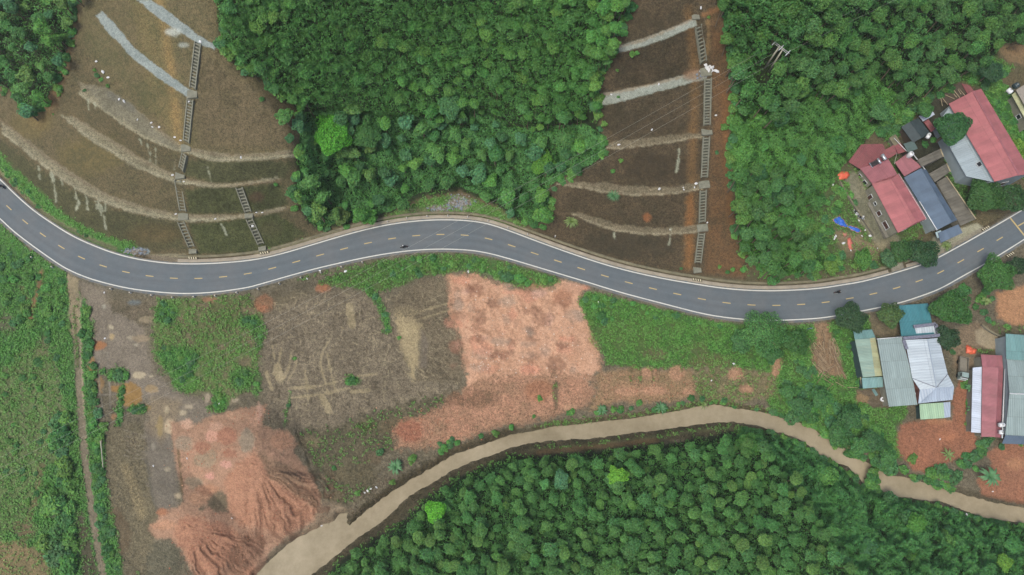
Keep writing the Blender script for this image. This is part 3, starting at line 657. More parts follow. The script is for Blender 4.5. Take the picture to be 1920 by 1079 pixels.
# ---------------------------------------------------------------- road, its paint, drain and river
def offset_line(L, d):
    """offset a world polyline sideways by d metres (positive = left of travel)"""
    t = np.gradient(L, axis=0); t /= np.linalg.norm(t, axis=1)[:, None] + 1e-9
    return L + np.stack([-t[:, 1], t[:, 0]], 1) * d
def resample(L, st):
    s = np.concatenate([[0], np.cumsum(np.linalg.norm(np.diff(L, axis=0), axis=1))])
    u = np.arange(0, s[-1], st)
    return np.stack([np.interp(u, s, L[:, 0]), np.interp(u, s, L[:, 1])], 1)
def pxline(A):
    return np.stack(W(A[:, 0], A[:, 1], 0.0)[:2], 1)
def ribbon(name, A, B, za, zb, mat, parent=None):
    n = len(A)
    V = np.concatenate([np.column_stack([A, np.full(n, za)]), np.column_stack([B, np.full(n, zb)])])
    i = np.arange(n - 1)
    Q = np.stack([i, n + i, n + i + 1, i + 1], 1)
    return new_obj(name, np_mesh(name, V, Q), parent, mat)
Nw = resample(pxline(smooth_line(N_LINE, 3)), .8); Sw = resample(pxline(smooth_line(S_LINE, 3)), .8)
def match(A, n):
    s = np.linspace(0, len(A) - 1, n); k = np.arange(len(A))
    return np.stack([np.interp(s, k, A[:, 0]), np.interp(s, k, A[:, 1])], 1)
# pair each point of the north edge with the nearest point of the south edge
def pair(A, B):
    d = ((A[:, None, :] - B[None, :, :]) ** 2).sum(2); j = np.maximum.accumulate(d.argmin(1)); 
    k = np.ones(9) / 9; out = np.stack([np.convolve(np.pad(B[j][:, c], 4, 'edge'), k, 'valid') for c in (0, 1)], 1)
    return out
Sp = pair(Nw, Sw)
q = NT('asphalt')
a1 = q.noise(.12, 4); a2 = q.noise(9, 4, .7); a3 = q.noise(.9, 5, .65)
uv = q.n('ShaderNodeUVMap', uv_map='UVMap').outputs[0]
sp = q.n('ShaderNodeSeparateXYZ'); q.l(uv, sp.inputs[0])
mp = q.n('ShaderNodeMapping'); mp.inputs['Scale'].default_value = (.05, 9, 1); q.l(uv, mp.inputs[0])
st = q.noise(1.0, 5, .65, vec=mp.outputs[0])
tracks = q.math('MULTIPLY', q.math('COSINE', q.math('MULTIPLY', sp.outputs[1], 6.283 * 4), 0), .035)
f = q.math('ADD', q.math('ADD', q.rng(a1, .3, .7, .9, 1.1), q.rng(a2, .3, .7, -.14, .14)), q.rng(a3, .3, .7, -.08, .08))
f = q.math('ADD', f, q.math('ADD', tracks, q.rng(st, .3, .7, -.09, .09)))
cc = q.n('ShaderNodeRGB'); cc.outputs[0].default_value = tuple(alb(98, 108, 114)) + (1,)
edge = q.math('ABSOLUTE', q.math('SUBTRACT', sp.outputs[1], .5), 0)
dirt = q.math('MULTIPLY', q.rng(edge, .40, .5, 0, 1), q.rng(a3, .4, .6, 0, .8))
c1 = q.mix(q.rng(a1, .4, .65, 0, .6), cc.outputs[0], alb(103, 105, 106))
c1 = q.mix(dirt, c1, alb(138, 124, 102))
q.l(q.mul(c1, f), q.b.inputs['Base Color']); q.set(Roughness=.85); q.bump(a2, .3, .02)
road = ribbon('road', offset_line(Nw, .45), Sp + (Sp - Nw) / np.linalg.norm(Sp - Nw, axis=1)[:, None] * .75, .0, .0, q.m)
l_ = road.data.uv_layers.new(name='UVMap'); n_ = len(Nw) - 1; k_ = np.arange(n_)
l_.data.foreach_set('uv', np.stack([k_ * .8, k_ * 0., k_ * .8, k_ * 0 + 1., (k_ + 1) * .8, k_ * 0 + 1., (k_ + 1) * .8, k_ * 0.], 1).astype(np.float32).ravel())
tag(road, None, None, kind='structure')
def worn(name, rgb):
    q = NT(name); a = q.noise(.35, 5, .7); b = q.noise(3.5, 5, .75)
    m = q.math('ADD', q.math('MULTIPLY', a, .5), q.math('MULTIPLY', b, .5))
    q.l(q.mix(q.rng(m, .5, .7, 0, .6), alb(*rgb), alb(150, 148, 140)), q.b.inputs['Base Color']); q.set(Roughness=.75); return q.m
M_WHITE = worn('road_white_paint', (224, 224, 214))
M_YEL = worn('road_yellow_paint', (202, 178, 118))
ribbon('edge_line', offset_line(Nw, .125), offset_line(Nw, -.125), .012, .012, M_WHITE, road)
ribbon('edge_line', offset_line(Sw, .125), offset_line(Sw, -.125), .012, .012, M_WHITE, road)
mid = resample((Nw + Sp) / 2, .25)
mp = toPx(mid[:, 0], mid[:, 1], 0)[0]
i0 = int(np.argmin(np.abs(mp - 11.5)))
Vd, Qd = [], []
on, per = 1.95 / .25, 6.02 / .25
k = -30
while True:
    s = i0 + k * per; k += 1
    if s < 0: continue
    if s + on + 1 >= len(mid) or mp[int(s)] > 1890: break
    idx = np.linspace(s, s + on, 5); t = np.arange(len(mid))
    c = np.stack([np.interp(idx, t, mid[:, 0]), np.interp(idx, t, mid[:, 1])], 1)
    L, R = offset_line(c, .11), offset_line(c, -.11)
    b = len(Vd)
    Vd += [(*p, .012) for p in L] + [(*p, .012) for p in R]
    Qd += [(b + j, b + 5 + j, b + 6 + j, b + j + 1) for j in range(4)]
new_obj('centre_line', np_mesh('centre_line', np.array(Vd), np.array(Qd)), road, M_YEL)
def strip_px(name, pts, w, z, mat, parent):
    L = pxline(np.array(pts, float)); return ribbon(name, offset_line(L, w / 2), offset_line(L, -w / 2), z, z, mat, parent)
strip_px('junction_line', [(1894, 409), (1920, 441), (1935, 459)], .38, .02, M_YEL, road)
strip_px('junction_line', [(1909, 424), (1935, 409), (1990, 375)], .28, .02, M_YEL, road)

# concrete verge and open drain along the foot of the hill
M_CONC = m_plain('weathered_concrete', (166, 156, 138), .9, .22, .5)
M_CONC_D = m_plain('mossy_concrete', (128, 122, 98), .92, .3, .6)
def drain(x0, x1):
    u = toPx(Nw[:, 0], Nw[:, 1], 0)[0]; A = Nw[(u > x0) & (u < x1)]
    prof = [(.42, .008), (1.05, .03), (1.06, .14), (1.22, .14), (1.24, -.32), (1.62, -.32), (1.64, .16), (2.2, .2), (2.35, -.25)]
    V = np.concatenate([np.column_stack([offset_line(A, d), np.full(len(A), z)]) for d, z in prof]); n = len(A); i = np.arange(n - 1)
    Q = np.concatenate([np.stack([k * n + i, k * n + i + 1, (k + 1) * n + i + 1, (k + 1) * n + i], 1) for k in range(len(prof) - 1)])
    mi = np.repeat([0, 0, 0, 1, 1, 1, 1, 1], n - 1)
    o = new_obj('roadside_drain', np_mesh('roadside_drain', V, Q, None, False, mi), None, [M_CONC, M_CONC_D]); tag(o, None, None, kind='structure')
drain(330, 1668)
drain(1697, 1752)

q = NT('muddy_water')
w1 = q.noise(.07, 6, .7); w2 = q.noise(.9, 5, .7)
q.l(q.mix(q.rng(q.math('ADD', q.math('MULTIPLY', w1, .75), q.math('MULTIPLY', w2, .25)), .35, .65, 0, 1), alb(140, 128, 102), alb(182, 169, 142)), q.b.inputs['Base Color'])
q.set(Roughness=.55); q.b.inputs['Specular IOR Level'].default_value = .12; q.bump(q.noise(1.5, 3), .12, .1)
rv = [W(x, y, WATER_Z) for x, y in [(x, y - 9) for x, y in RIV_UP] + [(x, y + 9) for x, y in RIV_LO[::-1]]]
me = bpy.data.meshes.new('river'); me.from_pydata(rv, [], [list(range(len(rv)))]); me.update()
river = new_obj('river', me, None, q.m); tag(river, None, None, kind='structure')

# ---------------------------------------------------------------- vegetation
def foliage_material(name, per_object):
    q = NT(name)
    at = q.n('ShaderNodeAttribute', attribute_name='Col')
    col = at.outputs['Color']
    if per_object:
        oi = q.n('ShaderNodeObjectInfo')
        f = q.rng(oi.outputs['Random'], 0, 1, .84, 1.14)
        hs = q.n('ShaderNodeHueSaturation'); q.l(col, hs.inputs['Color'])
        q.l(q.rng(q.math('FRACT', q.math('MULTIPLY', oi.outputs['Random'], 7.3), 0), 0, 1, .488, .510), hs.inputs['Hue'])
        col = q.mul(hs.outputs[0], f)
    q.l(col, q.b.inputs['Base Color']); q.set(Roughness=.6); q.b.inputs['Specular IOR Level'].default_value = .25
    tr = q.n('ShaderNodeBsdfTranslucent'); q.l(col, tr.inputs[0])
    mx = q.n('ShaderNodeMixShader'); mx.inputs[0].default_value = .28
    q.l(q.b.outputs[0], mx.inputs[1]); q.l(tr.outputs[0], mx.inputs[2]); q.l(mx.outputs[0], q.out.inputs[0])
    return q.m
M_LEAF = foliage_material('foliage', True)
M_LEAF_S = foliage_material('ground_foliage', False)
M_BARK = m_plain('bark', (120, 105, 86), .9, .3, 3.0)

def leaf_quads(Pn, Nn, size, rg, asp=.62):
    n = len(Pn)
    N = Nn / (np.linalg.norm(Nn, axis=1)[:, None] + 1e-9)
    t = rg.normal(size=(n, 3)); t -= (t * N).sum(1)[:, None] * N; t /= np.linalg.norm(t, axis=1)[:, None] + 1e-9
    b = np.cross(N, t)
    s = (size * rg.uniform(.65, 1.3, n))[:, None] if np.isscalar(size) else (size * rg.uniform(.65, 1.3, n))[:, None]
    V = np.stack([Pn + t * s * .5, Pn + b * s * .5 * asp, Pn - t * s * .5, Pn - b * s * .5 * asp], 1).reshape(-1, 3)
    Q = np.arange(4 * n).reshape(n, 4)
    return V, Q

def crown_arrays(R, Hc, n, size, seed, lobes=9, rough=.42, low=-.25, spread=.42):
    rg = np.random.default_rng(seed)
    D = rg.normal(size=(n * 3, 3)); D /= np.linalg.norm(D, axis=1)[:, None]
    D = D[D[:, 2] > low][:n]
    Ld = rg.normal(size=(lobes, 3)); Ld[:, 2] = np.abs(Ld[:, 2]) * .8 + .05; Ld /= np.linalg.norm(Ld, axis=1)[:, None]
    amp = rg.uniform(.55, 1.0, lobes)
    ang = np.arccos(np.clip(D @ Ld.T, -1, 1))
    f = (1 - rough) + rough * (amp * np.exp(-(ang / spread) ** 2)).max(1)
    depth = 1 - .3 * rg.random(len(D)) ** 1.8
    Pn = D * (f * depth)[:, None] * np.array([R, R, Hc])
    N = D * .55 + np.array([0, 0, .75]) + rg.normal(size=D.shape) * .42
    V, Q = leaf_quads(Pn, N, size, rg)
    return V, Q, rg

def leaf_cols(n, c, rg, var=.38, hue=.10):
    c = np.asarray(c)
    v = rg.uniform(1 - var, 1 + var, n)[:, None]
    h = rg.normal(size=(n, 1)) * hue
    k = c * v * np.concatenate([1 + h * 1.2, 1 + h * .3, 1 - h], 1)
    k = np.clip(k, .002, .9)
    return np.repeat(np.concatenate([k, np.ones((n, 1))], 1), 4, 0)

def tube_arrays(pts, rad, seg=6):
    pts = np.array(pts, float); V, Q = [], []
    for i, p in enumerate(pts):
        d = pts[min(i + 1, len(pts) - 1)] - pts[max(i - 1, 0)]; d /= np.linalg.norm(d) + 1e-9
        u = np.cross(d, (0, 0, 1) if abs(d[2]) < .9 else (1, 0, 0)); u /= np.linalg.norm(u); w = np.cross(d, u)
        for k in range(seg):
            a = 2 * math.pi * k / seg; V.append(p + (u * math.cos(a) + w * math.sin(a)) * rad[i])
    for i in range(len(pts) - 1):
        for k in range(seg):
            Q.append((i * seg + k, i * seg + (k + 1) % seg, (i + 1) * seg + (k + 1) % seg, (i + 1) * seg + k))
    return np.array(V), np.array(Q)

def merge(parts):
    Vs, Qs, Cs, Ms, b = [], [], [], [], 0
    for V, Q, C, m in parts:
        Vs.append(V); Qs.append(Q + b); b += len(V); Cs.append(C if C is not None else np.tile([.1, .08, .06, 1.], (len(V), 1))); Ms.append(np.full(len(Q), m))
    return np.concatenate(Vs), np.concatenate(Qs), np.concatenate(Cs), np.concatenate(Ms)

def trunk_parts(h, r, seed, R, Hc, limbs=4):
    rg = np.random.default_rng(seed + 99); out = []
    top = h + Hc * .25
    lean = rg.normal(size=2) * .04 * h
    out.append(tube_arrays([(0, 0, -.3), (lean[0] * .3, lean[1] * .3, h * .5), (lean[0], lean[1], top)], [r * 1.25, r * .85, r * .35], 7))
    for k in range(limbs):
        a = k * 6.283 / limbs + rg.uniform(-.4, .4); z0 = h * rg.uniform(.6, .9)
        out.append(tube_arrays([(lean[0] * .6, lean[1] * .6, z0), (math.cos(a) * R * .35, math.sin(a) * R * .35, z0 + (top - z0) * .7 + .3), (math.cos(a) * R * .62, math.sin(a) * R * .62, h + Hc * .2)], [r * .5, r * .32, r * .1], 5))
    return out

def tree_mesh(name, R, Hc, h, n, size, col, seed, lobes=9, rough=.42, spread=.42, var=.38):
    V, Q, rg = crown_arrays(R, Hc, n, size, seed, lobes, rough, spread=spread)
    V = V + np.array([0, 0, h])
    parts = [(V, Q, leaf_cols(len(Q), col, rg, var), 0)] + [(a, b, None, 1) for a, b in trunk_parts(h, R * .07, seed, R, Hc, 3)]
    V, Q, C, M = merge(parts)
    me = np_mesh(name, V, Q, C, False, M); me.materials.append(M_LEAF); me.materials.append(M_BARK)
    return me, (V, Q, C)

def stand_points(poly, sp, jit, seed, xr=(-60, 1990), yr=(-60, 1150)):
    rg = np.random.default_rng(seed); out = []
    y = yr[0]; k = 0
    while y < yr[1]:
        x = xr[0] + (k % 2) * sp / 2
        while x < xr[1]:
            out.append((x + rg.uniform(-jit, jit) * sp, y + rg.uniform(-jit, jit) * sp)); x += sp
        y += sp * .87; k += 1
    a = np.array(out)
    return a[inpoly(a[:, 0], a[:, 1], poly)]

def crown_to_base(px, py, ht):
    """pixel of a crown's middle -> world x, y, ground z"""
    px = np.atleast_1d(np.asarray(px, float)); py = np.atleast_1d(np.asarray(py, float))
    zg = height(px, py)
    for _ in range(6):
        zc = zg + ht
        x, y, _ = W(px, py, zc)
        zg = gz_world(x, y)
    return x, y, zg

def shrink(poly, d):
    c = np.mean(poly, 0); return poly

# plantation trees: two stands of small dark crowns. The biggest 300 in the picture are single trees, the rest one canopy
DARK = alb(66, 116, 58); MIDG = alb(84, 128, 62); LIME = alb(120, 198, 70); BLUEG = alb(74, 128, 92); OLIVE = alb(100, 128, 66)
PV = [tree_mesh('plantation_tree', 1.4 + .11 * (k % 4), 1.35, 6.1 + .25 * (k % 3), 800, .27, [alb(100, 160, 74), alb(92, 154, 72), alb(112, 168, 76), alb(98, 158, 84)][k % 4], 100 + k, 9 + k % 4, .42, .32) for k in range(8)]
PVS = [tree_mesh('plantation_tree', 1.4 + .11 * (k % 4), 1.35, 6.1 + .25 * (k % 3), 800, .27, [alb(94, 150, 74), alb(86, 144, 72), alb(106, 156, 76), alb(92, 150, 82)][k % 4], 150 + k, 9 + k % 4, .42, .32) for k in range(6)]
def sel_north(a):     # only the upper, planted part of the hill stand
    return a[(a[:, 1] < 205 + 25 * np.sin(a[:, 0] / 60)) | ((a[:, 0] > 980) & (a[:, 1] < 235))]
pB = sel_north(stand_points(STAND_HILL, 18.5, .36, 1, (380, 1200), (-40, 420)))
south_core = [(600, 1160), (615, 1085), (645, 1056), (705, 1020), (765, 980), (803, 942), (863, 900), (962, 862), (1100, 856), (1200, 846), (1300, 835), (1385, 815), (1440, 850), (1490, 905), (1545, 985), (1600, 1060), (1640, 1160)]
pD = stand_points(south_core, 17.5, .36, 2, (560, 1660), (780, 1140))
stand = np.concatenate([pB, pD]); isB = np.arange(len(stand)) < len(pB)
bx, by, bz = crown_to_base(stand[:, 0], stand[:, 1], np.where(isB, 6.6, 5.4))
sc = (.68 + .75 * rng.random(len(stand)) ** 1.4) * np.where(isB, .95, .86)
inside = (stand[:, 0] > -5) & (stand[:, 0] < 1925) & (stand[:, 1] > -5) & (stand[:, 1] < 1084)
app = np.where(inside, sc / mpp(stand[:, 1], bz + 7), 0)
big = set(np.argsort(-app)[:300].tolist())
rest = []
for i in range(len(stand)):
    k = int(rng.integers(6)); PX = PV if isB[i] else PVS; rz = rng.uniform(0, 6.28)
    if i in big:
        dk = 1.0
        o = new_obj('plantation_tree', PX[k][0]); o.location = (bx[i], by[i], bz[i]); o.rotation_euler = (rng.normal() * .05, rng.normal() * .05, rz); o.scale = (sc[i],) * 3
        if isB[i]: tag(o, 'small dark plantation tree in the dense hill stand between the two terraced slopes', 'tree', 'plantation trees on the hill')
        else: tag(o, 'small dark green plantation tree in the dense stand below the muddy river', 'tree', 'plantation trees below the river')
    else:
        V, Q, C = PX[k][1]
        c, s_ = math.cos(rz), math.sin(rz); Rm = np.array([[c, -s_, 0], [s_, c, 0], [0, 0, 1]])
        C2 = C.copy(); C2[:, :3] *= rng.uniform(.8, 1.18) * np.array([rng.uniform(.92, 1.1), 1, rng.uniform(.88, 1.08)])
        rest.append((V @ Rm.T * sc[i] + np.array([bx[i], by[i], bz[i]]), Q, C2, 0))
V, Q, C, M = merge(rest)
o = new_obj('plantation_canopy', np_mesh('plantation_canopy', V, Q, C), None, M_LEAF_S)
tag(o, 'continuous canopy of the further small plantation trees filling the stands', 'trees', None, 'stuff')

# taller bushy trees right of the right hand slope
TV = [tree_mesh('bushy_tree', 2.1 + .15 * (k % 3), 3.0, 7.0, 950, .40, [alb(92, 148, 72), alb(84, 138, 70), alb(104, 156, 74), alb(92, 144, 80)][k % 4], 200 + k, 10, .45, .36) for k in range(6)]
right_top = [(1340, -60), (1350, 10), (1365, 60), (1372, 100), (1375, 140), (1385, 165), (1378, 200), (1440, 215), (1520, 185), (1600, 170), (1660, 130), (1700, 190), (1740, 176), (1790, 150), (1850, 118), (1885, 82), (1930, 74), (2000, 70), (2000, -60)]
a = stand_points(right_top, 26, .32, 3)
a = a[seg_dist(a[:, 0], a[:, 1], [(1424, 156), (1460, 90)], False) > 23]
b2 = stand_points([(1378, 330), (1420, 310), (1500, 330), (1545, 350), (1505, 400), (1528, 425), (1535, 470), (1550, 500), (1530, 508), (1450, 514), (1420, 495), (1390, 455)], 27, .32, 4)
a = np.concatenate([a, b2])
x, y, z = crown_to_base(a[:, 0], a[:, 1], 8.5)
for i in range(len(a)):
    o = new_obj('bushy_tree', TV[int(rng.integers(6))][0]); o.location = (x[i], y[i], z[i]); s = rng.uniform(.7, 1.12); o.scale = (s, s, s * rng.uniform(.85, 1.15)); o.rotation_euler = (rng.normal() * .07, rng.normal() * .07, rng.uniform(0, 6.28))
    tag(o, 'bushy mid green tree in the wood right of the right hand drainage stairway', 'tree', 'bushy trees of the right hand wood')

# mixed native trees in the gully and on the lower hill
GVs = [tree_mesh('gully_tree', 2.2, 1.9, 4.2, 800, .42, c, 300 + k, 8, .5, .45) for k, c in enumerate([alb(88, 148, 76), alb(102, 164, 84), alb(82, 136, 80), alb(110, 158, 80), alb(92, 152, 100), alb(106, 168, 76)])]
gully = [(562, 215), (640, 195), (760, 215), (900, 205), (980, 240), (1100, 232), (1132, 255), (1135, 288), (1112, 308), (1062, 328), (1030, 350), (1030, 395), (1005, 418), (965, 405), (930, 378), (860, 350), (785, 362), (735, 396), (680, 410), (600, 426), (580, 415), (550, 362), (562, 330), (560, 290)]
a = stand_points(gully, 33, .36, 5)
x, y, z = crown_to_base(a[:, 0], a[:, 1], 5.0)
for i in range(len(a)):
    o = new_obj('gully_tree', GVs[int(rng.integers(6))][0]); o.location = (x[i], y[i], z[i]); s = rng.uniform(.6, 1.35); o.scale = (s, s, s * rng.uniform(.8, 1.2)); o.rotation_euler = (rng.normal() * .06, rng.normal() * .06, rng.uniform(0, 6.28))
    tag(o, 'leafy wild tree in the thicket of the gully above the road bend', 'tree', 'wild trees in the gully thicket')
a = stand_points(STAND_CORNER, 34, .34, 6)
x, y, z = crown_to_base(a[:, 0], a[:, 1], 4.0)
for i in range(len(a)):
    o = new_obj('corner_tree', GVs[int(rng.integers(6))][0]); o.location = (x[i], y[i], z[i]); s = rng.uniform(.7, 1.25); o.scale = (s, s, s * rng.uniform(.7, 1.1)); o.rotation_euler = (0, 0, rng.uniform(0, 6.28))
    tag(o, 'leafy bright green tree in the thicket at the upper left corner', 'tree', 'trees of the upper left thicket')

# single trees that stand out
def big_tree(name, px, py, rpx, ht, col, label, flat=.75, n=None, size=.42, rough=.45, lobes=11, seed=0, var=.36, group=None):
    x, y, z = [float(v[0]) for v in crown_to_base([px], [py], ht)]
    R = rpx * mpp(py, z + ht); Hc = R * flat
    root = bpy.data.objects.new(name, None); COL.objects.link(root); root.location = (x, y, z); tag(root, label, 'tree', group)
    n = n or int(190 * R * R + 500)
    V, Q, rg = crown_arrays(R * 1.06, Hc, n, size, int(px * 7 + py), lobes, rough)
    hb = max(.8, ht - Hc * .3)
    me = np_mesh('crown', V + np.array([0, 0, hb]), Q, leaf_cols(len(Q), col, rg, var)); new_obj('crown', me, root, M_LEAF_S)
    V, Q, C, M = merge([(a, b, None, 0) for a, b in trunk_parts(hb, max(.12, R * .06), int(px), R, Hc, 5)])
    new_obj('trunk', np_mesh('trunk', V, Q), root, M_BARK)
    return root
big_tree('broadleaf_tree', 621, 250, 45, 7, alb(104, 190, 62), 'big lime green round tree at the left edge of the hill stand', .8, size=.34, rough=.42, var=.5, lobes=16)
big_tree('broadleaf_tree', 688, 252, 34, 6.5, alb(78, 132, 66), 'feathery mid green tree right beside the big lime green tree', .8)
big_tree('broadleaf_tree', 1020, 302, 30, 5, alb(104, 164, 62), 'fresh green round tree near the left end of the right hand benches', .8)
big_tree('broadleaf_tree', 845, 195, 32, 8, alb(86, 142, 84), 'pale green tree standing above the dark plantation on the hill', .7)
big_tree('broadleaf_tree', 817, 960, 25, 8, alb(116, 206, 60), 'vivid lime green tree at the river edge of the lower plantation', .8, size=.34, rough=.4)
big_tree('broadleaf_tree', 1158, 893, 23, 8.5, alb(128, 198, 66), 'yellow green tree with ragged crown inside the lower plantation', .8, size=.34, rough=.55)
big_tree('broadleaf_tree', 1052, 898, 21, 8, alb(92, 150, 100), 'blue green tree inside the lower plantation', .7, rough=.5)
big_tree('broadleaf_tree', 1022, 908, 11, 8, alb(92, 160, 84), 'tiny fresh green tree left of the blue green one', .8)
big_tree('broadleaf_tree', 1432, 622, 52, 6, alb(94, 152, 80), 'large feathery light green tree overhanging the lower white road line', .6, size=.36, rough=.6, lobes=18, var=.55, n=5200)
big_tree('broadleaf_tree', 1492, 640, 30, 4, alb(72, 122, 58), 'dense green tree left of the blue roadside sign', .7)
big_tree('broadleaf_tree', 1596, 594, 35, 5, alb(66, 100, 62), 'dark tree with pale flowers at the road edge above the bamboo poles', .8)
big_tree('broadleaf_tree', 1673, 592, 28, 5, alb(92, 124, 68), 'olive green round tree left of the teal awning', .85)
big_tree('broadleaf_tree', 1786, 576, 44, 6, alb(74, 126, 60), 'large dense green tree right of the teal awning', .8)
big_tree('broadleaf_tree', 1778, 632, 27, 4.5, alb(58, 92, 58), 'very dark tree beside the white house roof', .8)
big_tree('broadleaf_tree', 1872, 512, 40, 5, alb(82, 136, 64), 'bushy green tree below the road at the right edge', .75, lobes=14)
big_tree('broadleaf_tree', 1912, 500, 22, 5, alb(56, 88, 54), 'dark tree cut by the right edge below the road', .8)
big_tree('broadleaf_tree', 1792, 238, 42, 8, alb(68, 122, 66), 'dense tree covering the left side of the long red roof', .8)
big_tree('broadleaf_tree', 1850, 366, 42, 6, alb(76, 122, 60), 'broad tree in front of the grey white gable wall', .8)
big_tree('broadleaf_tree', 1900, 368, 36, 6, alb(66, 108, 58), 'darker tree at the right edge below the long red roof', .8)
big_tree('broadleaf_tree', 1733, 472, 33, 4.5, alb(58, 98, 58), 'dark tree by the road below the blue grey roof', .8)
big_tree('broadleaf_tree', 1690, 470, 24, 4, alb(72, 116, 60), 'mid green tree between the courtyard and the dark roadside tree', .8)
big_tree('broadleaf_tree', 1862, 132, 26, 6, alb(62, 104, 66), 'dark tree above the long red roof', .8)
big_tree('broadleaf_tree', 1668, 484, 20, 2.5, alb(88, 130, 84), 'pale green shrubby tree on the road side of the courtyard', .7)
big_tree('broadleaf_tree', 1623, 484, 22, 3, alb(94, 150, 66), 'light green small tree left of the courtyard drive', .75)
big_tree('broadleaf_tree', 1560, 500, 18, 2, alb(112, 156, 66), 'yellow green small tree at the foot of the right hand wood', .7)
big_tree('broadleaf_tree', 1912, 275, 24, 3, alb(128, 174, 66), 'yellow green tree right of the long red roof', .7)
big_tree('broadleaf_tree', 1650, 210, 26, 6, alb(92, 146, 82), 'pale green tree above the black tarpaulin shed', .7, rough=.55)
big_tree('broadleaf_tree', 1738, 207, 18, 5, alb(80, 134, 68), 'small green tree leaning over the pale sheet roof', .8)
big_tree('broadleaf_tree', 690, 405, 18, 4, alb(92, 158, 66), 'fresh green small tree just above the road drain', .8)
big_tree('broadleaf_tree', 640, 404, 20, 3, alb(104, 134, 66), 'olive shrub tree above the road drain left of the gully', .7)
big_tree('broadleaf_tree', 1402, 835, 26, 4, alb(98, 160, 72), 'fresh green tree at the river bend of the lower plantation', .6)
big_tree('broadleaf_tree', 1722, 985, 22, 4, alb(96, 158, 66), 'bright topped tree in the creepers below the river', .8)
big_tree('broadleaf_tree', 1886, 1055, 18, 4, alb(118, 172, 64), 'lime topped tree in the lower right corner', .7)

for (x_, y_, r_, c_) in ((1540, 748, 24, (84, 140, 76)), (1600, 785, 29, (72, 124, 68)), (1565, 812, 24, (80, 134, 70)), (1640, 826, 27, (70, 120, 66)), (1500, 758, 22, (78, 130, 74)), (1668, 858, 20, (84, 140, 74)), (1615, 838, 22, (90, 148, 78)), (1480, 735, 18, (86, 140, 74))):
    big_tree('bank_tree', x_, y_, r_, 3.5, alb(*c_), 'leafy tree among the bushes on the river bank left of the red earth yard', .75, rough=.5, var=.45, group='trees on the river bank')
big_tree('broadleaf_tree', 1392, 640, 26, 3, alb(84, 138, 78), 'low green tree just left of the large feathery roadside tree', .7, rough=.55, var=.45)
big_tree('broadleaf_tree', 1448, 665, 24, 3.5, alb(78, 132, 70), 'low green tree below the large feathery roadside tree', .7, rough=.55, var=.45)

# bushes: hedges, banks and verges
BV = []
for k, c in enumerate([alb(80, 140, 72), alb(100, 164, 80), alb(88, 144, 88), alb(110, 162, 76)]):
    V, Q, rg = crown_arrays(1.25, 1.0, 420, .34, 400 + k, 8, .45, -.05)
    me = np_mesh('bush', V + np.array([0, 0, .25]), Q, leaf_cols(len(Q), c, rg)); me.materials.append(M_LEAF); BV.append(me)
BUSH_KIND = {'bushes over the water, upper bank': ('bank_shrub', 'shrub'), 'bushes over the water, lower bank': ('waterside_bush', 'waterside bush'), 'shrubs on the edge of the hill stand': ('edge_shrub', 'edge shrub'), 'shrubs on the edge of the right hand wood': ('edge_shrub', 'edge shrub'), 'shrubs on the edge of the upper left thicket': ('edge_shrub', 'edge shrub'), 'bushes behind the sheds': ('garden_bush', 'garden bush'), 'bushes on the river tongue': ('bank_shrub', 'shrub'),
 'hedge bushes right of the dirt track': ('hedge_bush', 'hedge'), 'bushes left of the dirt track': ('hedge_bush', 'hedge'),
 'verge bushes above the road': ('verge_bush', 'verge bush'), 'bushes below the road bend': ('verge_bush', 'verge bush'), 'bushes of the grassy triangle': ('verge_bush', 'verge bush'),
 'bushes of the upper river bank': ('bank_shrub', 'shrub'), 'bushes left of the red earth yard': ('bank_shrub', 'shrub'), 'bushes between the red earth yards': ('bank_shrub', 'shrub'),
 'bushes left of the courtyard': ('garden_bush', 'garden bush'), 'bushes by the houses': ('garden_bush', 'garden bush'), 'bushes right of the long red roof': ('garden_bush', 'garden bush'), 'bushes by the striped roofs': ('garden_bush', 'garden bush'), 'bushes left of the green roof': ('garden_bush', 'garden bush')}
def bushes(pts, label, group, name='bush', hs=1.0):
    name, cat = BUSH_KIND.get(group, ('bush', 'bush'))
    pts = np.array(pts, float)
    z = height(pts[:, 0], pts[:, 1])
    for i, p in enumerate(pts):
        if z[i] < WATER_Z + .05 and 'tongue' not in group: continue
        if yN(p[0]) - 9 - p[2] * .8 < p[1] < yS(p[0]) + 9 + p[2] * .6: continue
        z[i] = max(z[i], WATER_Z - .1)
        x, y, _ = W(p[0], p[1], z[i] + .5)
        o = new_obj(name, BV[int(rng.integers(4))]); s = p[2] * mpp(p[1], z[i]) / 1.2
        o.location = (x, y, z[i] - .08); o.scale = (s * rng.uniform(.9, 1.1), s * rng.uniform(.9, 1.1), s * hs * rng.uniform(.8, 1.1)); o.rotation_euler = (0, 0, rng.uniform(0, 6.28)); tag(o, label, cat, group)
def along(pts, n, r0, r1, w):
    L = smooth_line(pts, 2); s = np.concatenate([[0], np.cumsum(np.linalg.norm(np.diff(L, axis=0), axis=1))])
    out = []
    for k in range(n):
        u = rng.uniform(0, s[-1]); out.append((np.interp(u, s, L[:, 0]) + rng.normal() * w, np.interp(u, s, L[:, 1]) + rng.normal() * w, rng.uniform(r0, r1)))
    return out
def within(poly, n, r0, r1):
    a = np.array(poly); out = []
    while len(out) < n:
        p = rng.uniform(a.min(0), a.max(0))
        if inpoly(p[:1], p[1:], poly)[0]: out.append((p[0], p[1], rng.uniform(r0, r1)))
    return out
bushes(along([(163, 570), (164, 640), (170, 720), (176, 800), (178, 860), (186, 930), (196, 1000), (206, 1050), (214, 1079)], 62, 6, 13, 5), 'rounded green bush in the hedge on the right side of the dirt track', 'hedge bushes right of the dirt track')
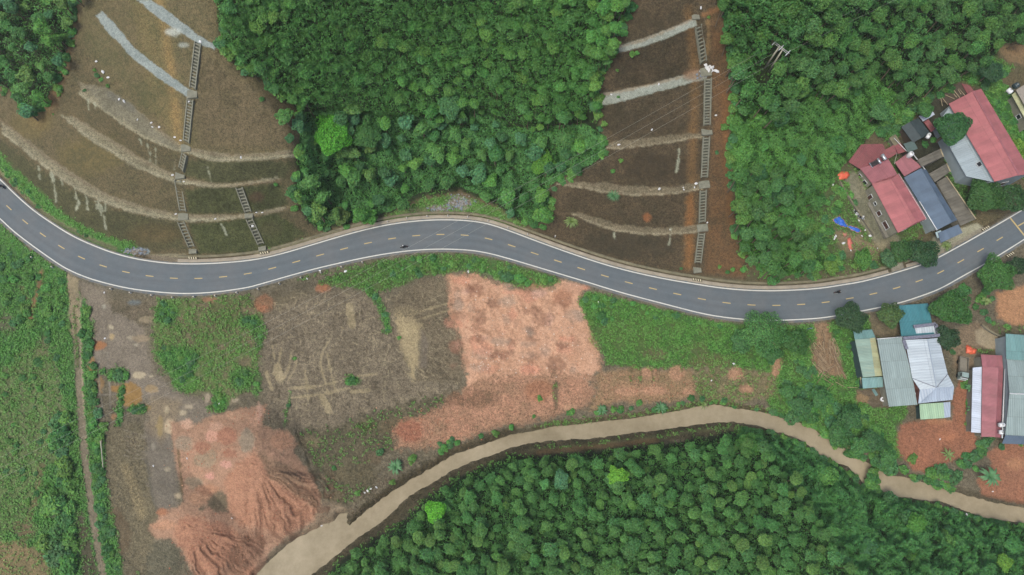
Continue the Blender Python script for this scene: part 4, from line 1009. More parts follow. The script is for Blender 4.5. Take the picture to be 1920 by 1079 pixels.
bushes(along([(118, 780), (112, 830), (108, 870), (120, 900), (104, 950), (120, 1000), (112, 1060)], 30, 9, 20, 12) + [(100, 948, 26), (85, 1020, 20), (112, 1040, 26), (130, 1060, 24), (104, 830, 20), (120, 870, 18)], 'dense dark bush on the left side of the dirt track', 'bushes left of the dirt track')
bushes(within([(0, 430), (60, 480), (120, 520), (130, 600), (120, 700), (60, 640), (0, 600)], 46, 5, 13), 'leafy bush in the green field left of the dirt track', 'bushes of the left field')
bushes(within([(0, 640), (130, 700), (120, 860), (70, 960), (0, 1000)], 30, 4, 9), 'small weedy bush on the brownish field at the lower left', 'bushes of the left field')
bushes(along([(0, 315), (50, 360), (100, 408), (150, 442), (205, 463)], 40, 4, 8, 5), 'low green bush on the verge above the upper left road line', 'verge bushes above the road')
bushes([(222, 704, 14), (212, 702, 10), (235, 706, 9), (228, 735, 7), (226, 755, 7), (224, 778, 7), (252, 770, 9), (266, 764, 8), (193, 697, 5)], 'dark green bush on the muddy yard beside the ochre puddles', 'bushes on the muddy yard')
bushes(within([(300, 650), (365, 660), (370, 690), (345, 725), (318, 705)], 22, 5, 10) + within([(295, 565), (330, 570), (330, 610), (300, 605)], 8, 4, 9) + within([(395, 740), (425, 735), (418, 768), (398, 764)], 7, 4, 8) + [(462, 600, 9), (475, 604, 7), (487, 630, 7), (482, 655, 6), (480, 720, 7), (448, 716, 9), (460, 700, 7)], 'rounded weed bush on the green patch between the muddy yard and the scraped field', 'weed bushes on the green patch')
bushes([(660, 714, 10), (652, 718, 6), (748, 633, 5), (552, 672, 4), (540, 760, 5), (712, 848, 9), (626, 878, 6), (727, 618, 6), (722, 590, 7), (703, 556, 8), (690, 545, 9), (735, 905, 7), (670, 925, 7), (1012, 747, 7)], 'lone round bush on the bare scraped ground', 'lone bushes on the scraped ground')
bushes(within([(660, 540), (720, 490), (860, 478), (950, 492), (1040, 520), (990, 542), (930, 522), (870, 508), (800, 514), (720, 535)], 34, 4, 9) + [(955, 518, 14), (975, 522, 14), (990, 530, 10), (850, 495, 10), (905, 505, 9), (770, 500, 9)], 'leafy bush on the grass strip between the road bend and the clay pad', 'bushes below the road bend')
bushes(within([(1086, 556), (1120, 556), (1150, 600), (1115, 615)], 12, 6, 11) + along([(1130, 560), (1250, 590), (1350, 605)], 26, 4, 8, 6), 'leafy bush on the grassy triangle below the lower road line', 'bushes of the grassy triangle')
bushes(along([(745, 880), (830, 842), (870, 822), (910, 808), (940, 800), (1000, 790)], 16, 4, 9, 5) + along([(1050, 775), (1120, 772), (1240, 764), (1330, 752), (1400, 760), (1440, 768)], 24, 5, 9, 4), 'green bush on the upper bank of the muddy river', 'bushes of the upper river bank')
bushes(along([(1480, 770), (1530, 790), (1580, 825), (1630, 850), (1670, 875), (1700, 885)], 46, 8, 17, 12) + within([(1480, 730), (1560, 730), (1640, 780), (1680, 850), (1600, 840), (1510, 785)], 40, 8, 16), 'dense bush on the river bank left of the red earth yard', 'bushes left of the red earth yard')
bushes([(p[0], p[1] - 3, rng.uniform(6, 11)) for p in along([(1440, 772), (1515, 791), (1565, 824), (1632, 865), (1665, 888), (1712, 893), (1790, 918)], 46, 1, 2, 1.5)], 'leafy bush hanging over the water on the upper bank near the red earth yard', 'bushes over the water, upper bank')
bushes([(p[0], p[1] + 5, rng.uniform(6, 11)) for p in along([(1430, 803), (1502, 828), (1560, 869), (1590, 880), (1615, 908), (1690, 936), (1765, 946), (1830, 971), (1930, 988)], 60, 1, 2, 1.5)], 'leafy bush hanging over the water on the creeper covered lower bank', 'bushes over the water, lower bank')
bushes(within([(1490, 660), (1535, 700), (1560, 740), (1480, 760), (1460, 700)], 20, 6, 12), 'bush on the slope below the bamboo poles', 'bushes left of the red earth yard')
bushes(within([(1560, 605), (1600, 640), (1612, 730), (1590, 700), (1565, 650)], 14, 4, 8), 'small bush on the grass between bamboo poles and green roof', 'bushes left of the green roof')
bushes(along([(1715, 900), (1760, 890), (1800, 880), (1830, 860), (1850, 820)], 30, 7, 14, 9) + [(1830, 855, 14), (1812, 870, 12), (1790, 900, 12), (1770, 890, 12), (1712, 860, 12), (1695, 880, 12)], 'bush on the strip between the two red earth yards', 'bushes between the red earth yards')
bushes([(1624, 918, 13), (1632, 908, 14), (1636, 896, 13), (1639, 885, 11), (1641, 876, 8), (1627, 928, 12), (1643, 916, 11), (1618, 925, 11), (1646, 903, 8)], 'leafy bush on the narrow tongue of land reaching across the river', 'bushes on the river tongue')
bushes(along([(1808, 710), (1816, 740), (1820, 780), (1822, 800)], 18, 4, 7, 3) + [(1880, 838, 8), (1850, 832, 8), (1840, 840, 9), (1915, 832, 7)], 'narrow bush beside the white and red sheet roofs', 'bushes by the striped roofs')
bushes(along([(1860, 185), (1885, 220), (1905, 260)], 24, 5, 10, 8) + within([(1830, 130), (1880, 130), (1900, 200), (1860, 180)], 16, 6, 12), 'green bush in the strip right of the long red roof', 'bushes right of the long red roof')
bushes(within([(1510, 405), (1560, 350), (1578, 330), (1590, 380), (1565, 415), (1545, 470), (1530, 430)], 26, 6, 12) + within([(1550, 470), (1600, 480), (1650, 495), (1600, 505), (1560, 505)], 16, 6, 11) + [(1597, 366, 8), (1604, 380, 7), (1590, 345, 6)], 'bush on the overgrown slope left of the courtyard', 'bushes left of the courtyard')
bushes(within([(1785, 290), (1805, 310), (1815, 350), (1795, 340)], 8, 5, 9) + [(1808, 545, 14), (1840, 560, 12), (1846, 585, 9), (1855, 600, 8), (1806, 540, 12), (1850, 545, 10), (1830, 575, 8), (1862, 560, 7), (1890, 612, 8), (1865, 606, 6), (1815, 600, 8), (1760, 662, 6), (1788, 660, 7)], 'green bush beside a house of the right edge', 'bushes by the houses')
bushes([(600, 425, 9), (590, 410, 10), (575, 395, 10), (560, 375, 10), (612, 428, 8), (650, 425, 8), (516, 345, 5), (1000, 420, 12), (985, 415, 10), (1018, 425, 9), (1330, 30, 4), (1186, 100, 8), (1195, 98, 6), (1160, 180, 4), (1158, 130, 4), (1278, 503, 4), (1345, 285, 5), (1350, 500, 5), (1375, 505, 6), (1365, 510, 5), (1395, 505, 8), (1430, 515, 8), (490, 185, 6), (1165, 300, 6), (1150, 320, 6), (180, 140, 7), (176, 130, 5), (200, 160, 5), (156, 168, 4), (98, 213, 3), (188, 148, 6), (48, 208, 6)], 'small wild bush at the edge of the terraced slopes', 'bushes of the terraced slopes')

edge = along([(410, 30), (420, 92), (455, 120), (505, 155), (560, 205), (574, 250), (560, 290), (560, 330), (548, 362), (575, 415)], 60, 7, 15, 5) + along([(1182, 10), (1148, 85), (1118, 150), (1110, 205), (1134, 255), (1130, 290), (1062, 332), (1032, 352), (1025, 400)], 56, 7, 14, 5)
bushes(edge, 'bright green shrub on the ragged edge of the hill stand', 'shrubs on the edge of the hill stand')
bushes(along([(1352, 20), (1370, 80), (1376, 140), (1384, 165), (1370, 250), (1368, 300), (1380, 380), (1388, 460), (1420, 500), (1455, 520), (1530, 512)], 54, 7, 14, 5), 'bright green shrub on the left edge of the right hand wood', 'shrubs on the edge of the right hand wood')
bushes(along([(145, 0), (135, 60), (118, 115), (105, 160), (85, 190), (50, 212), (30, 180), (0, 160)], 40, 6, 13, 5), 'bright green shrub on the edge of the upper left thicket', 'shrubs on the edge of the upper left thicket')
bushes(within([(1645, 240), (1700, 205), (1745, 178), (1790, 158), (1740, 200), (1690, 235), (1660, 268)], 24, 7, 13) + within([(1800, 148), (1862, 108), (1905, 125), (1850, 165)], 18, 7, 13) + [(1780, 285, 10), (1790, 300, 9), (1800, 335, 8), (1735, 270, 8), (1752, 262, 8)], 'green bush between the right hand wood and the shed roofs', 'bushes behind the sheds')

# palms, bananas and tall grass clumps
M_FROND = m_plain('frond', (84, 134, 84), .6, .3, 3.0)
M_FROND_Y = m_plain('dry_frond', (116, 140, 74), .6, .3, 3.0)
def frond_plant(name, px, py, rpx, n, label, cat, mat=M_FROND, w=.28, up=.9, stem=.6, group=None):
    x, y, z = P(px, py); R = rpx * mpp(py, z); rg = random.Random(int(px + py))
    V, Q = [], []
    for k in range(n):
        a = k * 2.399 + rg.uniform(-.2, .2); L = R * rg.uniform(.75, 1.1); u = up * rg.uniform(.5, 1.2)
        for j in range(6):
            t = j / 5; rr = L * t; zz = stem + R * u * (t * 1.5 - 1.45 * t * t); ww = w * R * .5 * math.sin(math.pi * (.12 + .85 * t)) ; b = len(V)
            V += [(math.cos(a) * rr - math.sin(a) * ww, math.sin(a) * rr + math.cos(a) * ww, zz - ww * .35), (math.cos(a) * rr, math.sin(a) * rr, zz), (math.cos(a) * rr + math.sin(a) * ww, math.sin(a) * rr - math.cos(a) * ww, zz - ww * .35)]
            if j: Q += [(b - 3, b - 2, b + 1, b), (b - 2, b - 1, b + 2, b + 1)]
    o = new_obj(name, np_mesh(name, np.array(V), np.array(Q)), None, mat); o.location = (x, y, z); tag(o, label, cat, group)
    tv, tq = tube_arrays([(0, 0, -.2), (0, 0, stem + .1)], [.16, .1], 7); new_obj('stem', np_mesh('stem', tv, tq), o, M_BARK)
frond_plant('palm', 1843, 893, 22, 20, 'palm with long blue green fronds at the edge of the lower red yard', 'palm', w=.2, stem=2.2)
frond_plant('palm', 1772, 852, 13, 12, 'small palm with yellowing fronds on the upper red yard', 'palm', M_FROND_Y, .22, stem=1.0)
frond_plant('palm', 743, 875, 16, 18, 'star shaped palm on the bank above the river', 'palm', w=.22, stem=.8)
frond_plant('palm', 1128, 770, 12, 14, 'blue green palm like plant on the bank below the clay pad', 'palm', w=.24)
frond_plant('palm', 1238, 765, 14, 14, 'silvery long leaved plant overhanging the muddy river', 'plant', w=.2)
frond_plant('palm', 1318, 760, 10, 9, 'pale long leaved plant at the water edge', 'plant', M_FROND_Y, .18)
frond_plant('grass_clump', 1150, 368, 14, 60, 'tuft of tall grass on the second bench of the right slope', 'grass', M_FROND, .07, 1.0, .1)
frond_plant('grass_clump', 1072, 415, 16, 60, 'tuft of tall grass at the left end of the lowest right bench', 'grass', M_FROND_Y, .1, 1.0, .1)
frond_plant('banana_plant', 1812, 728, 9, 9, 'banana plant in the hedge between lorry yard and white roof', 'banana plant', w=.4, stem=1.0)
frond_plant('banana_plant', 1815, 768, 9, 9, 'banana plant lower in the hedge beside the white roof', 'banana plant', w=.4, stem=1.0)
frond_plant('banana_plant', 1844, 566, 10, 9, 'pale leaved banana plant left of the orange earth plot', 'banana plant', M_FROND_Y, .4, stem=1.0)
frond_plant('maize_clump', 1772, 462, 12, 26, 'yellowish leafy clump in front of the blue porch roof', 'plant', M_FROND_Y, .14, 1.0, .2)

# ground cover: creepers over the banks and thickets, weeds and dry grass
def carpet(poly, n, col, hmin, hmax, size, seed, scale=24.):
    rg = np.random.default_rng(seed); a = np.array(poly)
    lo, hi = a.min(0), a.max(0)
    p = rg.uniform(lo, hi, (int(n * 2.4), 2)); p = p[inpoly(p[:, 0], p[:, 1], poly)][:n]
    p = p[seg_dist(p[:, 0], p[:, 1], [(1430, 144), (1456, 98)], False) > 13]
    X, Y = p[:, 0], p[:, 1]
    d = np.abs(seg_dist(X, Y, poly, True))
    def hh(X, Y): return hmin + (hmax - hmin) * np.clip(fbm(X / scale, Y / scale, seed, 3) * 2.2 - .6, 0, 1)
    hgt = hh(X, Y) * sstep(0, 14, d); z = height(X, Y) + hgt * (1 - .25 * rg.random(len(X)) ** 2)
    gx_ = (hh(X + 4, Y) - hh(X - 4, Y)) / 1.0; gy_ = (hh(X, Y + 4) - hh(X, Y - 4)) / 1.0
    N = np.stack([-gx_, gy_, np.full(len(X), 1.1)], 1) + rg.normal(size=(len(X), 3)) * .38
    Pn = W3(X, Y, z)
    V, Q = leaf_quads(Pn, N, size, rg)
    C = leaf_cols(len(Q), col, rg, .34, .08)
    tint = np.repeat((.75 + .5 * fbm(X / 40, Y / 40, seed + 4, 3)), 4)[:, None]
    C[:, :3] *= tint
    return V, Q, C, 0
vine_s = [(1385, 798), (1440, 808), (1490, 824), (1540, 856), (1580, 877), (1610, 908), (1660, 929), (1720, 938), (1800, 959), (1920, 986), (2000, 1004), (2000, 1150), (1600, 1150), (1580, 1060), (1530, 985), (1480, 905), (1430, 850), (1380, 822)]
vine_r = [(1378, 190), (1440, 205), (1520, 175), (1600, 158), (1660, 120), (1700, 180), (1695, 214), (1660, 222), (1622, 268), (1580, 312), (1562, 346), (1512, 402), (1532, 425), (1542, 470), (1558, 498), (1530, 512), (1450, 520), (1420, 500), (1386, 460), (1376, 330), (1366, 280)]
hill_core = [(400, -40), (408, 40), (420, 92), (452, 118), (500, 156), (540, 195), (640, 215), (760, 225), (900, 215), (1000, 240), (1095, 225), (1110, 190), (1118, 150), (1148, 100), (1146, 70), (1185, -40)]
parts = [carpet(vine_s, 80000, alb(84, 146, 76), .6, 4.8, .42, 21), carpet(vine_r, 60000, alb(102, 162, 76), .6, 3.2, .40, 22, 20.), carpet(gully, 60000, alb(92, 152, 80), .4, 2.2, .40, 23, 16.), carpet(STAND_CORNER, 34000, alb(96, 156, 78), .5, 2.6, .42, 24, 20.),
  carpet(hill_core, 90000, alb(88, 146, 70), 4.6, 6.3, .30, 25, 7.), carpet(south_core, 100000, alb(84, 140, 70), 4.7, 6.2, .28, 26, 6.), carpet(right_top, 50000, alb(86, 144, 72), 3.5, 7.0, .42, 27, 12.)]
V, Q, C, M = merge(parts)
o = new_obj('creepers', np_mesh('creepers', V, Q, C), None, M_LEAF_S); tag(o, 'creepers and low thicket matted over the wooded slopes', 'undergrowth', None, 'stuff')
# vine covered humps in the lower right
a = stand_points(vine_s, 66, .4, 8); x, y, z = crown_to_base(a[:, 0], a[:, 1], 3)
a2 = stand_points(vine_r, 60, .4, 9); x2, y2, z2 = crown_to_base(a2[:, 0], a2[:, 1], 3)
CV = [tree_mesh('overgrown_tree', 2.6, 2.4, 2.0, 950, .42, c, 500 + k, 8, .4, .5, .3) for k, c in enumerate([alb(90, 152, 78), alb(102, 164, 78), alb(82, 140, 82)])]
for X, Y, Z, lab, gr in ((x, y, z, 'tree smothered in creepers on the slope below the right part of the river', 'overgrown trees below the river'), (x2, y2, z2, 'low tree smothered in creepers in the bright part of the right hand wood', 'overgrown trees of the right hand wood')):
    for i in range(len(X)):
        o = new_obj('overgrown_tree', CV[int(rng.integers(3))][0]); o.location = (X[i], Y[i], Z[i]); s = rng.uniform(.5, 1.15); o.scale = (s, s, s * rng.uniform(.7, 1.1)); o.rotation_euler = (0, 0, rng.uniform(0, 6.28)); tag(o, lab, 'tree', gr)

rg = np.random.default_rng(31)
X = rg.uniform(-30, 1950, 330000); Y = rg.uniform(-30, 1110, 330000)
def nearest(arr):
    ix = np.clip(np.searchsorted(gx, X), 0, nx - 1); iy = np.clip(np.searchsorted(gy, Y), 0, ny - 1); return arr[iy * nx + ix]
veg = nearest(paint.v); zz = nearest(gzv)
clump = fbm(X / 10, Y / 10, 41, 3)
wet = (Y > 700) & (zz < WATER_Z - .05)
road_m = (Y > yN(X) - 16) & (Y < yS(X) + 9)
keep = (rg.random(len(X)) < np.clip(veg * (clump * 2.7 - .6), 0, .9)) & ~wet & ~road_m & (veg > .12)
def tufts(ii, per, size, seed, greener, tilt):
    r = np.random.default_rng(seed); n = len(ii)
    x0 = np.repeat(X[ii], per) + r.normal(size=n * per) * 1.6; y0 = np.repeat(Y[ii], per) + r.normal(size=n * per) * 1.6
    z = height(x0, y0) + r.uniform(.04, .36 if greener else .12, n * per)
    Pn = W3(x0, y0, z)
    N = r.normal(size=(n * per, 3)) * tilt + np.array([0, 0, 1.0])
    V, Q = leaf_quads(Pn, N, size, r)
    c = np.repeat(nearest(paint.c)[ii], per, 0) * r.uniform(.85, 1.45, n * per)[:, None]
    if greener: c = c * .68 + alb(104, 168, 70) * .64 * r.uniform(.7, 1.3, (n * per, 1))
    return V, Q, np.repeat(np.concatenate([c, np.ones((len(c), 1))], 1), 4, 0)
ii = np.nonzero(keep)[0]
V, Q, C = tufts(ii, 4, .46, 32, True, .5)
o = new_obj('weeds', np_mesh('weeds', V, Q, C), None, M_LEAF_S); tag(o, 'green weeds and grass covering fields, verges and banks', 'weeds', None, 'stuff')
tex = nearest(paint.t)
keep = (Y > yS(X)) & (rg.random(len(X)) < .34 * (tex > .7) * np.clip(clump * 3 - 1.0, 0, 1)) & ~wet & ~road_m & (veg < .5)
ii = np.nonzero(keep)[0]
V, Q, C = tufts(ii, 2, .28, 33, False, .3)
o = new_obj('dry_grass', np_mesh('dry_grass', V, Q, C), None, M_LEAF_S); tag(o, 'dry brown grass and twigs on cut slopes and scraped field', 'dry grass', None, 'stuff')

# ---------------------------------------------------------------- building kit
def thing(name, label, cat, loc, group=None, rz=0.0):
    o = bpy.data.objects.new(name, None); COL.objects.link(o); o.location = loc; o.rotation_euler = (0, 0, rz)
    tag(o, label, cat, group); return o

class MB:
    """collects shapes; build() links them as one mesh object"""
    def __init__(s): s.v = []; s.f = []; s.m = []; s.uv = []
    def add(s, V, Fs, m=0, uv=None):
        b = len(s.v); s.v += [tuple(map(float, p)) for p in V]
        for k, f in enumerate(Fs):
            s.f.append([b + i for i in f]); s.m.append(m)
            s.uv.append(uv[k] if uv else [(0, 0)] * len(f))
        return s
    def box(s, c, d, rz=0.0, m=0, taper=1.0, ry=0.0):
        x, y, z = d[0] / 2, d[1] / 2, d[2] / 2; V = []
        for sz in (-1, 1):
            t = taper if sz > 0 else 1
            for sx, sy in ((-1, -1), (1, -1), (1, 1), (-1, 1)):
                px, py, pz = sx * x * t, sy * y * t, sz * z
                if ry: px, pz = px * math.cos(ry) + pz * math.sin(ry), -px * math.sin(ry) + pz * math.cos(ry)
                V.append((c[0] + px * math.cos(rz) - py * math.sin(rz), c[1] + px * math.sin(rz) + py * math.cos(rz), c[2] + pz))
        return s.add(V, [(3, 2, 1, 0), (4, 5, 6, 7), (0, 1, 5, 4), (1, 2, 6, 5), (2, 3, 7, 6), (3, 0, 4, 7)], m)
    def tube(s, pts, r, seg=8, m=0, caps=True):
        rad = r if isinstance(r, (list, tuple)) else [r] * len(pts)
        V, Q = tube_arrays(pts, rad, seg); fs = [tuple(q) for q in Q]
        if caps: fs += [tuple(range(seg))[::-1], tuple(range(len(V) - seg, len(V)))]
        return s.add(V, fs, m)
    def lathe(s, prof, c=(0, 0, 0), seg=20, m=0, axis='z', rz=0.0):
        V = []
        for r, z in prof:
            for k in range(seg):
                a = 2 * math.pi * k / seg; p = (r * math.cos(a), r * math.sin(a), z)
                if axis == 'x': p = (p[2], p[0], p[1])
                if axis == 'y': p = (p[0], p[2], p[1])
                p = (p[0] * math.cos(rz) - p[1] * math.sin(rz), p[0] * math.sin(rz) + p[1] * math.cos(rz), p[2])
                V.append((c[0] + p[0], c[1] + p[1], c[2] + p[2]))
        fs = [(i * seg + k, i * seg + (k + 1) % seg, (i + 1) * seg + (k + 1) % seg, (i + 1) * seg + k) for i in range(len(prof) - 1) for k in range(seg)]
        fs += [tuple(range(seg))[::-1], tuple(range(len(V) - seg, len(V)))]
        return s.add(V, fs, m)
    def facet(s, P3, th, m=0):
        """roof sheet: polygon with its eave as first edge, given thickness downwards; ribs run up the slope"""
        A = np.array(P3, float); n = len(A)
        u = A[1] - A[0]; u /= np.linalg.norm(u); nn = np.cross(A[1] - A[0], A[2] - A[0]); nn /= np.linalg.norm(nn)
        if nn[2] < 0: nn = -nn
        w = np.cross(nn, u); uvs = [(float((p - A[0]) @ u), float((p - A[0]) @ w)) for p in A]
        B = A - np.array([0, 0, th])
        fs = [tuple(range(n)), tuple(range(2 * n - 1, n - 1, -1))] + [(i, n + i, n + (i + 1) % n, (i + 1) % n) for i in range(n)]
        uv = [uvs, uvs[::-1]] + [[uvs[i], uvs[i], uvs[(i + 1) % n], uvs[(i + 1) % n]] for i in range(n)]
        return s.add(np.concatenate([A, B]), fs, m, uv)
    def prism(s, poly, z0, z1, m=0):
        n = len(poly); V = [(p[0], p[1], z0) for p in poly] + [(p[0], p[1], z1 if np.isscalar(z1) else z1[i]) for i, p in enumerate(poly)]
        ar = sum(poly[i][0] * poly[(i + 1) % n][1] - poly[(i + 1) % n][0] * poly[i][1] for i in range(n))
        if ar < 0: idx = list(range(n))[::-1]
        else: idx = list(range(n))
        fs = [tuple(idx[::-1]), tuple(n + i for i in idx)] + [(idx[k], idx[(k + 1) % n], n + idx[(k + 1) % n], n + idx[k]) for k in range(n)]
        return s.add(V, fs, m)
    def build(s, name, mats, parent=None, smooth=False, bevel=0.0):
        me = bpy.data.meshes.new(name); off = np.array(parent.location) if parent and s.world else np.zeros(3)
        me.from_pydata([tuple(np.array(p) - off) for p in s.v], [], s.f)
        me.polygons.foreach_set('material_index', s.m)
        if smooth: me.polygons.foreach_set('use_smooth', [True] * len(s.f))
        l = me.uv_layers.new(name='UVMap'); l.data.foreach_set('uv', [c for f in s.uv for p in f for c in p])
        me.update()
        o = new_obj(name, me, parent, mats)
        if bevel:
            b = o.modifiers.new('bevel', 'BEVEL'); b.width = bevel; b.segments = 2; b.limit_method = 'ANGLE'
        return o
    world = False
class WB(MB):
    world = True

def m_sheet(name, rgb, rib=.28, var=.16, rough=.45, stain=(110, 100, 84), amt=.35, seam=0.0, metal=0.0):
    """profiled sheet metal with ribs up the slope, dirt streaks and weathering"""
    q = NT(name); uv = q.n('ShaderNodeUVMap', uv_map='UVMap').outputs[0]
    sp = q.n('ShaderNodeSeparateXYZ'); q.l(uv, sp.inputs[0])
    w = q.math('SINE', q.math('MULTIPLY', sp.outputs[0], 6.283 / rib), 0)
    mp = q.n('ShaderNodeMapping'); mp.inputs['Scale'].default_value = (1.6, .16, 1); q.l(uv, mp.inputs[0])
    streak = q.noise(1.0, 5, .65, vec=mp.outputs[0]); blot = q.noise(.35, 4, .6, vec=uv); fine = q.noise(5, 3, .6, vec=uv)
    base = q.n('ShaderNodeRGB'); base.outputs[0].default_value = tuple(alb(*rgb)) + (1,)
    c = q.mix(q.math('MULTIPLY', q.rng(streak, .5, .75, 0, amt), 1.0), base.outputs[0], alb(*stain))
    f = q.math('ADD', q.math('ADD', q.rng(blot, .3, .7, 1 - var, 1 + var), q.rng(fine, .3, .7, -.06, .06)), q.math('MULTIPLY', q.math('LESS_THAN', w, -.86), -.14))
    fl = lambda v, k: q.math('FLOOR', q.math('MULTIPLY', v, 1.0 / k), 0)
    cm = q.n('ShaderNodeCombineXYZ'); q.l(fl(sp.outputs[0], .92), cm.inputs[0]); q.l(fl(sp.outputs[1], 4.1), cm.inputs[1])
    wn_ = q.n('ShaderNodeTexWhiteNoise', noise_dimensions='2D'); q.l(cm.outputs[0], wn_.inputs['Vector'])
    f = q.math('ADD', f, q.rng(wn_.outputs['Value'], 0, 1, -.075, .075))
    lap = q.math('LESS_THAN', q.math('FRACT', q.math('MULTIPLY', sp.outputs[1], 1 / 4.1), 0), .045); f = q.math('ADD', f, q.math('MULTIPLY', lap, -.16))
    if seam:
        sm = q.math('LESS_THAN', q.math('FRACT', q.math('MULTIPLY', sp.outputs[0], 1.0 / seam), 0), .05)
        f = q.math('ADD', f, q.math('MULTIPLY', sm, -.22))
    q.l(q.mul(c, f), q.b.inputs['Base Color']); q.set(Roughness=rough, Metallic=metal); q.b.inputs['Specular IOR Level'].default_value = .3
    q.bump(w, .5, .04)
    return q.m

R_RED = m_sheet('red_sheet_roof', (184, 112, 114), .28, .14, .55, (150, 104, 96), .5)
R_RED2 = m_sheet('old_red_sheet_roof', (146, 84, 86), .4, .2, .6, (104, 84, 74), .6)
R_RED3 = m_sheet('faded_red_sheet_roof', (168, 106, 112), .3, .16, .55, (136, 98, 94), .55)
R_BLUE = m_sheet('blue_grey_sheet_roof', (98, 116, 136), .28, .14, .5, (84, 98, 116), .3)
R_GREEN = m_sheet('pale_green_sheet_roof', (146, 172, 158), .35, .1, .5, (170, 176, 150), .5)
R_YEL = m_sheet('yellowed_green_sheet_roof', (186, 190, 150), .35, .12, .5, (196, 176, 132), .7)
R_TEAL = m_sheet('teal_sheet_roof', (70, 136, 146), .35, .08, .45, (96, 156, 160), .4)
R_TEAL2 = m_sheet('pale_teal_sheet_roof', (122, 164, 162), .35, .1, .45, (150, 176, 170), .4, 1.3)
R_GREY = m_sheet('grey_green_sheet_roof', (152, 170, 168), .5, .07, .5, (128, 142, 140), .35)
R_WHITE = m_sheet('white_grey_sheet_roof', (196, 208, 216), .62, .05, .45, (160, 170, 176), .45)
R_WHITE2 = m_sheet('blue_white_sheet_roof', (176, 190, 206), .62, .05, .45, (156, 166, 176), .3)
R_LIME = m_sheet('light_green_sheet_roof', (168, 200, 166), .5, .06, .5, (190, 214, 172), .4, 1.25)
R_PALE = m_sheet('pale_blue_sheet_roof', (206, 216, 232), .5, .06, .45, (170, 176, 184), .5)
R_FIBRE = m_sheet('fibre_cement_roof', (112, 108, 98), .8, .28, .9, (78, 74, 64), .8, 1.1)
R_DARK = m_plain('dark_tarpaulin', (62, 74, 76), .55, .25, 1.2)
W_CREAM = m_plain('weathered_render', (150, 148, 132), .9, .25, .8); W_BLUE = m_plain('pale_blue_render', (158, 172, 178), .85, .1, .6); W_GREY = m_plain('grey_render', (134, 130, 118), .9, .25, .8); W_BRICK = m_plain('brick_wall', (140, 92, 82), .9, .3, 2.5); W_TEAL = m_plain('dark_teal_boarding', (58, 84, 84), .8, .2, 1.5)
M_WOODD = m_plain('dark_timber', (82, 70, 58), .85, .3, 2.0); M_WOODL = m_plain('pale_timber', (186, 172, 140), .85, .2, 2.0)
M_GLASS = m_plain('window_glass', (36, 42, 48), .15, .1, 1.0, spec=.6); M_SHUT = m_plain('brown_shutter', (92, 62, 54), .7, .2, 2.0); M_FRAME = m_plain('white_frame', (214, 218, 220), .5, .05, 1.0)
M_STEEL = m_plain('bright_steel', (206, 212, 218), .3, .06, 1.0, metal=.6); M_PVC = m_plain('white_plastic', (236, 238, 240), .45, .06, 1.0); M_BLACK = m_plain('black_plastic', (34, 36, 40), .5, .15, 2.0); M_RUBBER = m_plain('rubber', (30, 30, 32), .85, .15, 3.0)
M_TILE = m_plain('grey_ridge_tiles', (122, 124, 140), .7, .35, 2.5)
M_POLE = m_plain('concrete_pole', (182, 178, 160), .85, .12, 2.0); M_ZINC = m_plain('galvanised_steel', (176, 178, 172), .5, .1, 3.0, metal=.3)

def pw(px, py, z): return W(px, py, z)
def building(name, label, roofs, walls, zb, cat='house', group=None):
    """roofs: (part name, material, [facets of (px, py, height above base)]); walls: (part name, material, [(px, py)], height, inset)"""
    cx = np.mean([p[0] for r in roofs for f in r[2] for p in f]); cy = np.mean([p[1] for r in roofs for f in r[2] for p in f])
    root = thing(name, label, cat, W(cx, cy, zb), group)
    for nm, mat, facets in roofs:
        b = WB()
        for f in facets: b.facet([pw(x, y, zb + z) for x, y, z in f], .12)
        b.build(nm, mat, root)
    for nm, mat, poly, h, inset in walls:
        A = np.array([pw(x, y, zb + h)[:2] for x, y in poly]); c = A.mean(0)
        d = np.linalg.norm(A - c, axis=1)[:, None]; A = c + (A - c) * (1 - inset / d)
        b = WB(); b.prism([tuple(p) for p in A], zb - 2.0, zb + h - .13); o = b.build(nm, mat, root)
        root['_w_' + nm] = 0; del root['_w_' + nm]
        WALLS[(root.name, nm)] = (A, zb, h)
    return root
WALLS = {}
def opening(root, wall, i, t, w, z0, h, mat, name='window', frame=M_FRAME):
    A, zb, H_ = WALLS[(root.name, wall)]
    p, q = A[i], A[(i + 1) % len(A)]; d = q - p; L = np.linalg.norm(d); d /= L; n = np.array([d[1], -d[0]])
    if (n @ (A.mean(0) - p)) > 0: n = -n
    c = p + d * t * L; rz = math.atan2(d[1], d[0])
    b = WB().box((c[0] + n[0] * .03, c[1] + n[1] * .03, zb + z0 + h / 2), (w, .10, h), rz); o = b.build(name, mat, root)
    f = WB()
    for sx in (-1, 1): f.box((c[0] + d[0] * sx * (w / 2 + .05) + n[0] * .05, c[1] + d[1] * sx * (w / 2 + .05) + n[1] * .05, zb + z0 + h / 2), (.1, .16, h + .2), rz)
    f.box((c[0] + n[0] * .06, c[1] + n[1] * .06, zb + z0 - .08), (w + .3, .2, .12), rz); f.box((c[0] + n[0] * .05, c[1] + n[1] * .05, zb + z0 + h + .05), (w, .15, .1), rz)
    fo = f.build('frame', frame, o); fo.location = (0, 0, 0)
    me = fo.data; me.transform(__import__('mathutils').Matrix.Translation(-root.location))
    return o
def gutter(root, pts, zb, r=.09, mat=M_PVC, name='gutter'):
    b = WB().tube([pw(x, y, zb + z) for x, y, z in pts], r, 8); return b.build(name, mat, root, True)

